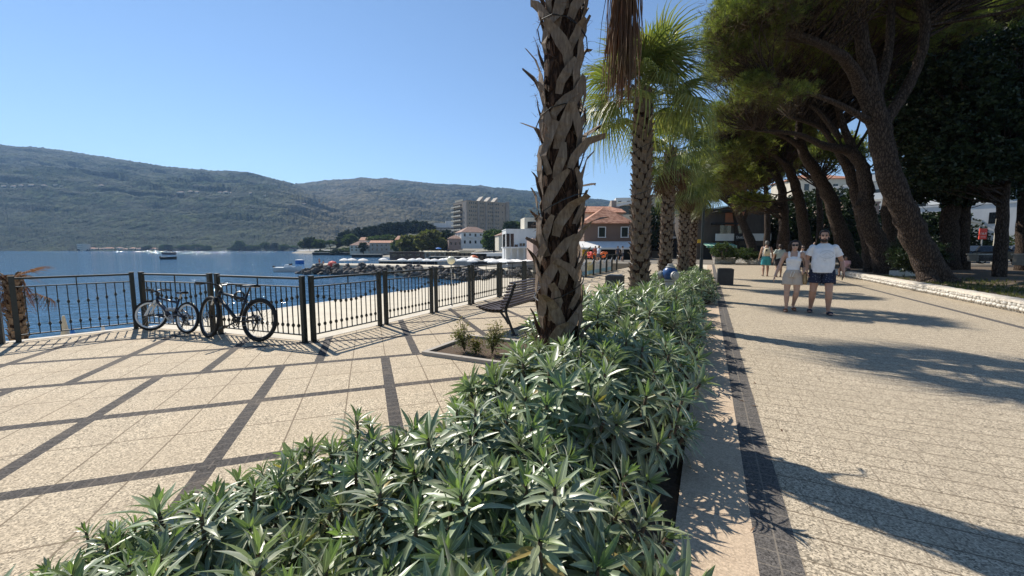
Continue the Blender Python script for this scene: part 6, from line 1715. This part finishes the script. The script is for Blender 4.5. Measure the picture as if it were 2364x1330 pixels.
def loft(mb, rings, n=18, pw=2.4):
    b = len(mb.v)
    for c, rx, ry in rings:
        for j in range(n):
            t = 2 * math.pi * j / n; cx, sy = math.cos(t), math.sin(t)
            mb.v.append((c[0] + rx * math.copysign(abs(cx) ** (2 / pw), cx), c[1] + ry * math.copysign(abs(sy) ** (2 / pw), sy), c[2]))
    for i in range(len(rings) - 1):
        for j in range(n):
            mb.f.append((b + i * n + j, b + i * n + (j + 1) % n, b + (i + 1) * n + (j + 1) % n, b + (i + 1) * n + j)); mb.m.append(0)
    mb.f.append(tuple(b + j for j in range(n))[::-1]); mb.m.append(0); e = b + (len(rings) - 1) * n
    mb.f.append(tuple(e + j for j in range(n))); mb.m.append(0)
def hand(mb, wr, d, back, side, s=1.0, curl=.5):
    # wr wrist, d direction of the hand, back = back-of-hand normal, side = thumb side
    wr, d, back = Vector(wr), Vector(d).normalized(), Vector(back).normalized()
    sd = d.cross(back).normalized() * side
    mb.ball(wr + d * .045 * s, [.040 * s, .018 * s, .052 * s], 10, 8, Matrix((sd, back, d)).transposed())
    for k, (off_, ln) in enumerate(((.028, .070), (.010, .080), (-.009, .074), (-.027, .058))):
        p0 = wr + d * .080 * s + sd * off_ * s; dd = d.copy(); pts = [p0]; p = p0
        for j in range(3):
            dd = (dd - back * curl * (.35 + .25 * j)).normalized(); p = p + dd * ln * s * (.45, .32, .25)[j]; pts.append(p)
        mb.tube(pts, [.0100 * s, .0095 * s, .0088 * s, .0070 * s], 7)
    p0 = wr + d * .025 * s + sd * .032 * s
    mb.tube([p0, p0 + (d * .6 + sd * .75 - back * .2).normalized() * .035 * s, p0 + (d * .9 + sd * .75 - back * .5).normalized() * .062 * s], [.0125 * s, .0105 * s, .0080 * s], 7)
J0 = dict(head=(0, -.015, 1.625), neck=(0, .01, 1.47), chest=(0, .0, 1.27), waist=(0, 0, 1.06), pelvis=(0, 0, .93),
          shL=(-.185, .01, 1.425), elL=(-.25, .03, 1.13), wrL=(-.27, -.04, .88), shR=(.185, .01, 1.425), elR=(.25, .03, 1.13), wrR=(.27, -.04, .88),
          hiL=(-.09, 0, .90), knL=(-.10, -.02, .49), anL=(-.105, .03, .085), hiR=(.09, 0, .90), knR=(.10, -.02, .49), anR=(.105, .03, .085), toL=(-.12, -.12, .03), toR=(.12, -.12, .03))
def person(loc_, rz, H, label, pose=None, girth=1.0, belly=0.0, wide=0.0, skin_c=(.50, .31, .22), hair_c=(.02, .013, .01), hair='short', top=None, bottom=None, shoes=(.05, .04, .04), vox=.012, female=False, beard=False, glasses=False, extras=None, group=None, cat="person", sleeve=True, hem=.62):
    k = H / 1.75; J = {a: Vector(b) * k for a, b in {**J0, **(pose or {})}.items()}
    t = empty("person", loc_, rz, label, cat, group)
    sk = skin(skin_c); g = girth * k
    wst = (.135 if not female else .118) * g + belly * .4 + wide; hp = (.155 if not female else .165) * g + wide * .5; ch = (.165 if not female else .145) * g
    def torso(mb, e=0.0, z0=None, z1=None):
        pe, wa, chs, nk = J['pelvis'], J['waist'], J['chest'], J['neck']
        R_ = [(pe + Vector((0, .01, -.07 * k)), hp * .92, .105 * g + belly * .3), (pe + Vector((0, 0, .02 * k)), hp, .115 * g + belly * .6), (wa, wst, .095 * g + belly), (wa.lerp(chs, .5), lerp(wst, ch, .5), .105 * g + belly * .9), (chs, ch, .115 * g + belly * .4 + (.012 * k if female else 0)), (chs.lerp(nk, .55), ch * 1.02, .10 * g), (nk + Vector((0, .01, -.035 * k)), .115 * g, .07 * g), (nk + Vector((0, .01, .01)), .06 * g, .055 * g)]
        loft(mb, [(tuple(c - Vector((0, belly * .35 if i in (2, 3) else 0, 0))), a + e, b_ + e) for i, (c, a, b_) in enumerate(R_) if (z0 is None or c.z >= z0 - .001) and (z1 is None or c.z <= z1)])
    mb = MB(); torso(mb)
    nk, hd = J['neck'], J['head']
    mb.tube([nk + Vector((0, .015, -.03)), hd + Vector((0, .02, -.06 * k))], [.062 * g, .054 * k], 10)
    hs = k * 1.0
    mb.ball(hd + Vector((0, .012, .025 * k)), [.076 * hs, .095 * hs, .098 * hs], 16, 12); mb.ball(hd + Vector((0, -.02, -.045 * k)), [.060 * hs, .072 * hs, .078 * hs], 14, 10)
    mb.ball(hd + Vector((0, -.094 * k, -.018 * k)), [.014 * hs, .020 * hs, .026 * hs], 8, 6)
    for s in (-1, 1): mb.ball(hd + Vector((s * .078 * k, .01, -.01)), [.012 * hs, .022 * hs, .032 * hs], 8, 6)
    mb.ball(hd + Vector((0, -.083 * k, -.068 * k)), [.026 * hs, .012 * hs, .012 * hs], 8, 6)
    for S, s in (('L', -1), ('R', 1)):
        sh, el, wr = J['sh' + S], J['el' + S], J['wr' + S]
        mb.tube([sh + Vector((-s * .03, 0, .01)), sh.lerp(el, .3), el, el.lerp(wr, .3), wr], [.056 * g, .050 * g, .040 * g, .041 * g, .028 * k], 10)
        mb.ball(sh + Vector((-s * .012, 0, -.008)), .055 * g, 10, 8)
        d = (wr - el).normalized()
        hand(mb, wr, d, Vector((s, .1, .1)) if 'hb' + S not in J else J['hb' + S], -s, k, .55)
        hi, kn, an, to = J['hi' + S], J['kn' + S], J['an' + S], J['to' + S]
        th = (.088 if not female else .092) * g
        mb.tube([hi + Vector((0, 0, .03)), hi.lerp(kn, .3), hi.lerp(kn, .8), kn, kn.lerp(an, .3), kn.lerp(an, .75), an], [th, th * .95, .066 * g, .060 * g, .062 * g, .040 * g, .036 * k], 12)
        mb.ball(kn.lerp(an, .28) + Vector((0, .02, 0)), [.052 * g, .055 * g, .10 * k], 10, 8)
        heel = an + Vector((0, .03, -.03 * k))
        mb.tube([heel + Vector((0, 0, -.015)), an.lerp(to, .5) + Vector((0, 0, -.005)), to], [.036 * k, .036 * k, .024 * k], 9, True, 1.0)
        mb.ball(to + Vector((0, .02, -.003)), [.042 * k, .05 * k, .02 * k], 9, 6)
    me = remesh(mb, vox, 3); me.materials.append(sk); link("body", me, t)
    # clothes
    def cloth(name, mb_, col, sm=4, vx=None, var=.06):
        me_ = remesh(mb_, vx or vox, sm, .022); me_.materials.append(col if not isinstance(col, tuple) else mat(name + "_cloth", col, .85, 0, var=var, scale=14, bump=.25, bscale=30)); return link(name, me_, t)
    e = .014
    if top:
        mb = MB(); pe = J['pelvis']
        if sleeve is True:
            torso(mb, e + .004, pe.z - .02)
            for S, s in (('L', -1), ('R', 1)):
                sh, el = J['sh' + S], J['el' + S]; mb.ball(sh + Vector((-s * .010, 0, -.006)), .071 * g, 12, 8)
                mb.tube([sh + Vector((-s * .07, 0, .012)), sh.lerp(el, .25), sh.lerp(el, .62)], [.068 * g, .068 * g, .070 * g], 12)
            loft(mb, [(tuple(pe + Vector((0, -belly * .25, -.055 * k))), hp * .96 + e + .008, .115 * g + belly * .8 + e), (tuple(J['waist'] + Vector((0, -belly * .3, 0))), max(wst, hp * .93) + e + .004, .105 * g + belly + e)])
        else:
            wa = J['waist']
            torso(mb, e, wa.z - .01, J['chest'].lerp(nk, .3).z)
            loft(mb, [(tuple(wa + Vector((0, 0, -.06 * k))), wst * 1.05 + e, .10 * g + e), (tuple(wa + Vector((0, 0, .05 * k))), wst + e, .10 * g + e)])
            c = J['chest']
            loft(mb, [(tuple(c + Vector((0, 0, -.06 * k))), ch + e, .118 * g + e), (tuple(c + Vector((0, -.008, .02 * k))), ch + e * .6, .122 * g + e), (tuple(c.lerp(nk, .42)), ch * .80, .105 * g)])
            for s in (-1, 1):
                x = ch * .66
                mb.tube([(s * x, -.112 * g - .006, c.z + .05 * k), (s * x * 1.02, -.085 * g - .01, c.lerp(nk, .8).z), (s * x, 0, nk.z - .012 * k), (s * x, .085 * g, c.lerp(nk, .7).z), (s * x * .9, .11 * g, c.z + .05 * k)], [.024] * 5, 8)
            if female:
                for s in (-1, 1): mb.ball(c + Vector((s * .068 * g, -.085 * g, -.02 * k)), [.066 * g, .055 * g, .06 * g], 10, 8)
        cl = cloth("top", mb, top)
    if bottom:
        col, flare, z1 = bottom
        mb = MB(); pe, wa = J['pelvis'], J['waist']
        zt = wa.z - (.03 if female else .06) * k
        loft(mb, [(tuple(pe + Vector((0, .005, -.09 * k))), hp + e, .12 * g + belly * .3 + e), (tuple(pe + Vector((0, 0, .03))), hp + e * 1.1, .125 * g + belly * .5 + e), ((wa.x, wa.y, zt), wst + e * 1.15 if female else hp * .95, .104 * g + e + belly * .6)])
        for S, s in (('L', -1), ('R', 1)):
            hi, kn = J['hi' + S], J['kn' + S]; f = z1
            mb.tube([hi + Vector((0, 0, .03)), hi.lerp(kn, f * .5), hi.lerp(kn, f)], [.105 * g, .108 * g * (1 + flare * .4), .103 * g * (1 + flare)], 14)
        cloth("shorts", mb, col, 4)
    for S in 'LR':
        an, to = J['an' + S], J['to' + S]
        mb = MB(); d = (to - an); d.z = 0
        fwd = d.normalized() if d.length > .01 else Vector((0, -1, 0)); sd = Vector((-fwd.y, fwd.x, 0))
        pit = (to.z - (an.z - .055 * k))
        c = (an + Vector((0, 0, -.055 * k)) - fwd * .04 * k).lerp(to + fwd * .045 * k, .5); c.z = min(an.z - .058 * k, to.z) * .5 + max(an.z - .058 * k, to.z - .022) * .5 - .006
        M = Matrix((sd, fwd, Vector((0, 0, 1)))).transposed() @ Matrix.Rotation(math.atan2(to.z - .03 * k - (an.z - .085 * k), d.length + .08), 3, 'X')
        mb.ball(c, [.050 * k, .135 * k, .016 * k], 14, 6, M)
        q = an.lerp(to, .72) + Vector((0, 0, .004)); mb.ball(q, [.052 * k, .045 * k, .038 * k], 12, 8)
        mb.build("sandal", mat("sandal_leather", shoes, .6), t, None, True)
    # hair
    hm = mat("hair", hair_c, .55, 0, var=.3, scale=30, bump=.3, bscale=90)
    mb = MB(); c = hd + Vector((0, .028, .046 * k))
    mb.ball(c, [.094 * hs, .104 * hs, .100 * hs], 16, 12)
    mb.ball(c + Vector((0, .025, -.035)), [.092 * hs, .092 * hs, .10 * hs], 14, 10)
    if hair == 'long':
        for s in (-1, 1): mb.tube([c + Vector((s * .05, -.02, .05)), c + Vector((s * .088 * k, -.005, -.03)), c + Vector((s * .092 * k, .0, -.11 * k)), c + Vector((s * .085 * k, .01, -.185 * k))], [.040, .046, .042, .024], 8)
        mb.ball(c + Vector((0, .06, -.09)), [.085 * hs, .045 * hs, .11 * hs], 12, 8)
    if hair == 'bun': mb.ball(c + Vector((0, .09, .03)), [.045, .045, .045], 10, 8)
    me = remesh(mb, max(vox, .009), 2); me.materials.append(hm)
    # trim the face side: keep hair behind the hairline
    bad = [v.index for v in me.vertices if v.co.y < hd.y - .040 * k and v.co.z < hd.z + (.085 if hair == 'short' else .075) * k and abs(v.co.x - hd.x) < .075 * k]
    for i in bad: me.vertices[i].co.y = hd.y - .025 * k
    link("hair", me, t)
    if beard:
        mb = MB(); mb.ball(hd + Vector((0, -.040 * k, -.082 * k)), [.062 * hs, .060 * hs, .050 * hs], 14, 10)
        for s in (-1, 1): mb.tube([hd + Vector((s * .066 * k, .0, -.01)), hd + Vector((s * .060 * k, -.03, -.06 * k))], [.02, .024], 8)
        mb.tube([hd + Vector((-.035 * k, -.080 * k, -.058 * k)), hd + Vector((0, -.094 * k, -.048 * k)), hd + Vector((.035 * k, -.080 * k, -.058 * k))], [.009, .010, .009], 6)
        me = remesh(mb, .008, 2); me.materials.append(hm); link("beard", me, t)
        mb = MB(); mb.ball(hd + Vector((0, -.098 * k, -.066 * k)), [.022, .006, .006], 8, 6); mb.build("mouth", mat("lips", (.35, .14, .11), .5), t, None, True)
    mb = MB()
    if glasses:
        for s in (-1, 1):
            mb.ball(hd + Vector((s * .034 * k, -.088 * k, .012 * k)), [.031 * k, .010, .025 * k], 14, 8)
            mb.tube([hd + Vector((s * .062 * k, -.08 * k, .016 * k)), hd + Vector((s * .080 * k, .0, .012 * k))], .004, 5)
        mb.tube([hd + Vector((-.01, -.096 * k, .016 * k)), hd + Vector((.01, -.096 * k, .016 * k))], .004, 5)
        mb.build("sunglasses", MT['black'], t, None, True)
        mb = MB(); mb.ball(hd + Vector((0, -.090 * k, -.062 * k)), [.026, .010, .008], 8, 6); mb.build("mouth", mat("lips", (.50, .20, .17), .5), t, None, True)
    else:
        for s in (-1, 1): mb.ball(hd + Vector((s * .032 * k, -.080 * k, .010 * k)), [.014 * k, .010, .008 * k], 8, 6)
        mb.build("eyes", MT['black'], t)
        mb = MB()
        for s in (-1, 1): mb.tube([hd + Vector((s * .014 * k, -.091 * k, .027 * k)), hd + Vector((s * .052 * k, -.078 * k, .028 * k))], .006, 5)
        mb.build("eyebrows", hm, t)
    return t, J, k
pm = G(1891, 724); pw = G(1824, 719)
RZ = R(-33)
# man
sc = 1.75 / 1.86
mp = dict(neck=(0, .01, 1.475), head=(-.01, -.02, 1.625), shL=(-.195, .01, 1.395), shR=(.195, .01, 1.395), elL=(-.285, .05, 1.13), wrL=(-.262, -.03, .91), elR=(.315, .07, 1.12), wrR=(.34, -.08, .90),
          hiL=(-.11, 0, .90), hiR=(.11, 0, .90), knL=(-.135, -.03, .48), anL=(-.15, .12, .095), toL=(-.17, -.03, .03), knR=(.125, -.12, .48), anR=(.135, -.10, .085), toR=(.17, -.26, .03))
m1 = NT("navy_print_cloth"); o_ = m1.obj(); f_ = m1.vor(o_, 26); 
m1.set(Base_Color=m1.mix(m1.math('LESS_THAN', f_, .22), (.012, .018, .045), (.14, .16, .20)), Roughness=.85)
man, Jm, km = person(pm, RZ, 1.86, "bearded man in white T-shirt and navy patterned shorts walking hand in hand", mp, 1.04, .035, .035, (.46, .26, .18), (.018, .012, .009), 'short', (.74, .75, .78), (m1.mat, .12, .60), (.018, .02, .035), .0075, False, True)
# emblem on the shirt, laid on the cloth
tp = [c for c in man.children if c.name.startswith("top")][0]
bvh = BVHTree.FromPolygons([v.co.copy() for v in tp.data.vertices], [tuple(p.vertices) for p in tp.data.polygons])
def on_shirt(x, z, o=.003):
    h_ = bvh.ray_cast(Vector((x, -2, z)), Vector((0, 1, 0)))
    return (h_[0] + h_[1] * o) if h_[0] is not None else Vector((x, -.2, z))
mb = MB()
cx_, cz_ = .045, 1.33
for a0, a1 in ((.15, 2.9), (3.4, 6.0)):
    mb.tube([on_shirt(cx_ + .125 * math.cos(lerp(a0, a1, j / 14)), cz_ + .085 * math.sin(lerp(a0, a1, j / 14))) for j in range(15)], .0045, 4)
mb.tube([on_shirt(cx_ - .075, cz_ - .02), on_shirt(cx_ - .03, cz_ + .025), on_shirt(cx_, cz_ + .045), on_shirt(cx_ + .035, cz_ + .02), on_shirt(cx_ + .08, cz_ - .02)], .0032, 4)
mb.tube([on_shirt(cx_ - .06, cz_ - .11), on_shirt(cx_ - .035, cz_ - .135), on_shirt(cx_ - .005, cz_ - .11)], .0045, 4)
for j in range(6): mb.tube([on_shirt(cx_ - .05 + j * .02, cz_ - .052), on_shirt(cx_ - .042 + j * .02, cz_ - .052)], .006, 4)
mb.build("shirt_emblem", mat("grey_print", (.55, .56, .59), .85), man)
# dark phone in his free hand
wr = Jm['wrR']; d = (wr - Jm['elR']).normalized()
t = empty("phone", man.matrix_basis @ (wr + d * .12 + Vector((-.035, -.03, 0))), RZ, "dark phone held in the bearded man's free hand", "phone")
mb = MB(); mb.box((0, 0, 0), (.012, .07, .14), Matrix.Rotation(.5, 3, 'X')); mb.build("case", MT['black'], t); mb = MB(); mb.box((-.0075, 0, 0), (.003, .062, .128), Matrix.Rotation(.5, 3, 'X')); mb.build("screen", MT['glass'], t)
# woman: her hand meets his
Rw = Matrix.Rotation(RZ, 4, 'Z')
tgt = Rw.inverted() @ (Vector((man.location.x, man.location.y, 0)) + (Rw.to_3x3() @ (Jm['wrL'] + (Jm['wrL'] - Jm['elL']).normalized() * .09 + Vector((-.03, -.02, .03)))).to_3d() - Vector((pw.x, pw.y, 0)))
kw_ = 1.66 / 1.75
hw = tgt / kw_ + Vector((-.03, .02, .06))
wp = dict(head=(.01, -.02, 1.61), shL=(-.175, .01, 1.42), shR=(.175, .01, 1.42), elL=(-.275, .05, 1.12), wrL=(-.355, -.02, .86), elR=(.25, .04, 1.13), wrR=tuple(hw),
          knL=(-.095, -.05, .49), anL=(-.085, -.05, .085), toL=(-.105, -.20, .03), knR=(.10, -.04, .49), anR=(.055, .16, .13), toR=(.085, .03, .035))
wom, Jw, kk = person(pw, RZ, 1.66, "smiling woman in white tank top, beige shorts and sunglasses walking hand in hand", wp, .98, 0.0, 0.0, (.54, .34, .25), (.022, .013, .010), 'long', (.76, .76, .78), ((.50, .42, .35), .22, .60), (.22, .09, .04), .0075, True, False, True, sleeve=False)
mb = MB(); z_ = Jw['waist'].z - .05
for s in (-1, 1): mb.tube([(s * .01, -.125, z_), (s * .03, -.14, z_ - .03), (s * .02 - .03, -.145, z_ - .14)], .006, 5)
mb.build("drawstring", MT['canvas'], wom)
mb = MB(); q_ = Jw['wrL'].lerp(Jw['elL'], .06); mb.torus(q_, .034, .006, Matrix.Rotation(1.4, 3, 'X'), 16, 5); mb.build("bracelet", MT['silver'], wom)
t = empty("woven_bag", wom.matrix_basis @ Vector((.235, .06, .78)), RZ, "woven straw shoulder bag hanging at the woman's side between the couple", "bag")
mb = MB(); loft(mb, [((0, 0, -.14), .04, .10), ((0, 0, -.05), .055, .14), ((0, 0, .10), .045, .13), ((0, 0, .12), .04, .12)]); mb.build("body", mat("woven_straw", (.40, .30, .17), .9, var=.3, scale=40, bump=.6, bscale=120), t, None, True)
mb = MB(); mb.tube(spline([(0, -.11, .1), (-.04, -.09, .40), (-.085, -.02, .62), (-.04, .09, .40), (0, .11, .1)], 5), .008, 6); mb.build("strap", MT['twig'], t)
# walkers and others farther off
back = R(180 - 26)
walk = dict(knL=(-.1, -.08, .49), anL=(-.1, -.06, .085), toL=(-.11, -.21, .03), knR=(.1, 0, .49), anR=(.1, .14, .11), toR=(.11, .0, .035), wrL=(-.30, -.02, .89), wrR=(.30, -.02, .89))
p5, J5, k5 = person(G(1766, 638), back, 1.84, "man seen from behind in white vest and teal shorts with a backpack", walk, 1.05, .01, 0, (.42, .25, .17), (.13, .12, .11), 'short', (.70, .70, .70), ((.05, .30, .34), .15, .8), vox=.016, sleeve=False)
t = empty("backpack", p5.matrix_basis @ Vector((0, .20, 1.28)), back, "small pale backpack on the man in teal shorts", "backpack")
mb = MB(); loft(mb, [((0, 0, -.2), .12, .06), ((0, .02, -.08), .14, .09), ((0, .01, .1), .13, .08), ((0, 0, .2), .09, .05)]); mb.build("body", MT['beige'], t, None, True)
mb = MB(); mb.box((.03, .09, .08), (.07, .02, .12)); mb.build("pocket", MT['bin'], t)
person(G(1797, 640), back, 1.66, "woman in pale green top and black shorts walking beside the man in teal shorts", walk, 1.0, 0, 0, (.40, .24, .16), (.03, .02, .015), 'bun', (.36, .40, .36), ((.015, .015, .018), .15, .7), vox=.016, female=True)
person(G(1848, 648), R(-26), 1.60, "dark-haired person in dark glasses half hidden behind the couple", walk, .95, 0, 0, (.42, .26, .19), (.025, .018, .014), 'short', (.55, .56, .6), ((.03, .03, .04), .1, .6), vox=.016, glasses=True)
sit = dict(pelvis=(0, 0, .40), waist=(0, -.01, .53), chest=(0, -.04, .74), neck=(0, -.06, .93), head=(0, -.10, 1.08), shL=(-.17, -.05, .88), shR=(.17, -.05, .88), elL=(-.22, -.12, .62), elR=(.22, -.12, .62), wrL=(-.14, -.34, .52), wrR=(.14, -.34, .52),
           hiL=(-.09, -.02, .38), hiR=(.09, -.02, .38), knL=(-.12, -.42, .42), knR=(.12, -.42, .42), anL=(-.11, -.40, .085), anR=(.11, -.44, .085), toL=(-.12, -.54, .03), toR=(.12, -.58, .03))
sp_ = AQ(26.6, 6.50); person(sp_, R(-75), 1.55, "woman in pink top sitting on the low cobbled wall behind the bearded man", sit, .95, 0, 0, (.42, .25, .17), (.03, .02, .015), 'long', (.62, .36, .36), ((.10, .08, .08), .1, .6), vox=.016, female=True)
person(G(1647, 607), R(-20), 1.25, "small child with bare chest standing by the far planter wall", None, .85, 0, 0, (.55, .36, .27), (.10, .06, .03), 'short', None, ((.55, .45, .42), .1, .6), vox=.02)
bq = bw[2].lerp(bw[1], .5)
person(Vector((P(737, 600, 94).x, 94, -2.5)), R(160), 1.75, "bather standing at the breakwater tip", None, .95, 0, 0, (.40, .22, .15), (.03, .02, .015), 'short', None, ((.25, .05, .04), .1, .5), vox=.03)
person(Vector((P(746, 600, 94).x, 94, -2.5)), R(200), 1.65, "bather sitting beside the standing one at the breakwater tip", sit, .95, 0, 0, (.40, .22, .15), (.03, .02, .015), 'short', None, ((.03, .03, .05), .1, .5), vox=.03)
for i, (u, Y, top_, lab) in enumerate(((1382, 40, (.45, .52, .62), "person in light blue shirt in front of the shop awning"), (1374, 44, (.45, .10, .06), "person in red top by the shop awning"), (1426, 46, (.08, .08, .10), "person in black before the dark shop front"), (1437, 46, (.5, .48, .45), "person in pale top before the dark shop front"))):
    person(P(u, 600, Y).xy.to_3d() + Vector((0, 0, -.01)), R(40 * i - 60), 1.72, lab, walk, 1, 0, 0, (.42, .26, .18), (.03, .02, .015), 'short', top_, ((.06, .07, .10), .1, .7), vox=.022)
for i, (u, v, Y, c, lab) in enumerate(((1393, 588, 38, 'orange', "orange inflatable toy hanging before the shop"), (1371, 590, 38, 'orange', "orange beach toy heap beside the nearest palm"), (1362, 588, 38, 'redcv', "pink red inflatable ring at the shop's left end"))):
    p = P(u, v, Y); t = empty("inflatable_toy", p, i, lab, "inflatable toy")
    mb = MB(); mb.torus((0, 0, 0), .22, .11, Matrix.Rotation(.5, 3, 'X'), 18, 8); mb.ball((.28, 0, .16), (.14, .10, .12), 10, 8); mb.build("ring", MT[c], t, None, True)
    mb = MB(); mb.tube([(0, 0, -p.z), (0, .05, 0)], .015, 6); mb.build("stand", MT['pole'], t)

# ------------------------------------------------------------------ air over the bay
mb = MB(); mb.box((0, 2200, 445), (17000, 5800, 910))
hz = bpy.data.materials.new("haze"); hz.use_nodes = True
ht = hz.node_tree; ht.nodes.remove(ht.nodes["Principled BSDF"])
pv = ht.nodes.new("ShaderNodeVolumePrincipled")
pv.inputs["Color"].default_value = (.36, .60, 1.0, 1)
pv.inputs["Density"].default_value = 0.000105
pv.inputs["Anisotropy"].default_value = .2
ht.links.new(pv.outputs[0], ht.nodes["Material Output"].inputs["Volume"])
o = mb.build("haze", hz); tag(o, kind="stuff"); o.location.z = SEA_Z - 6
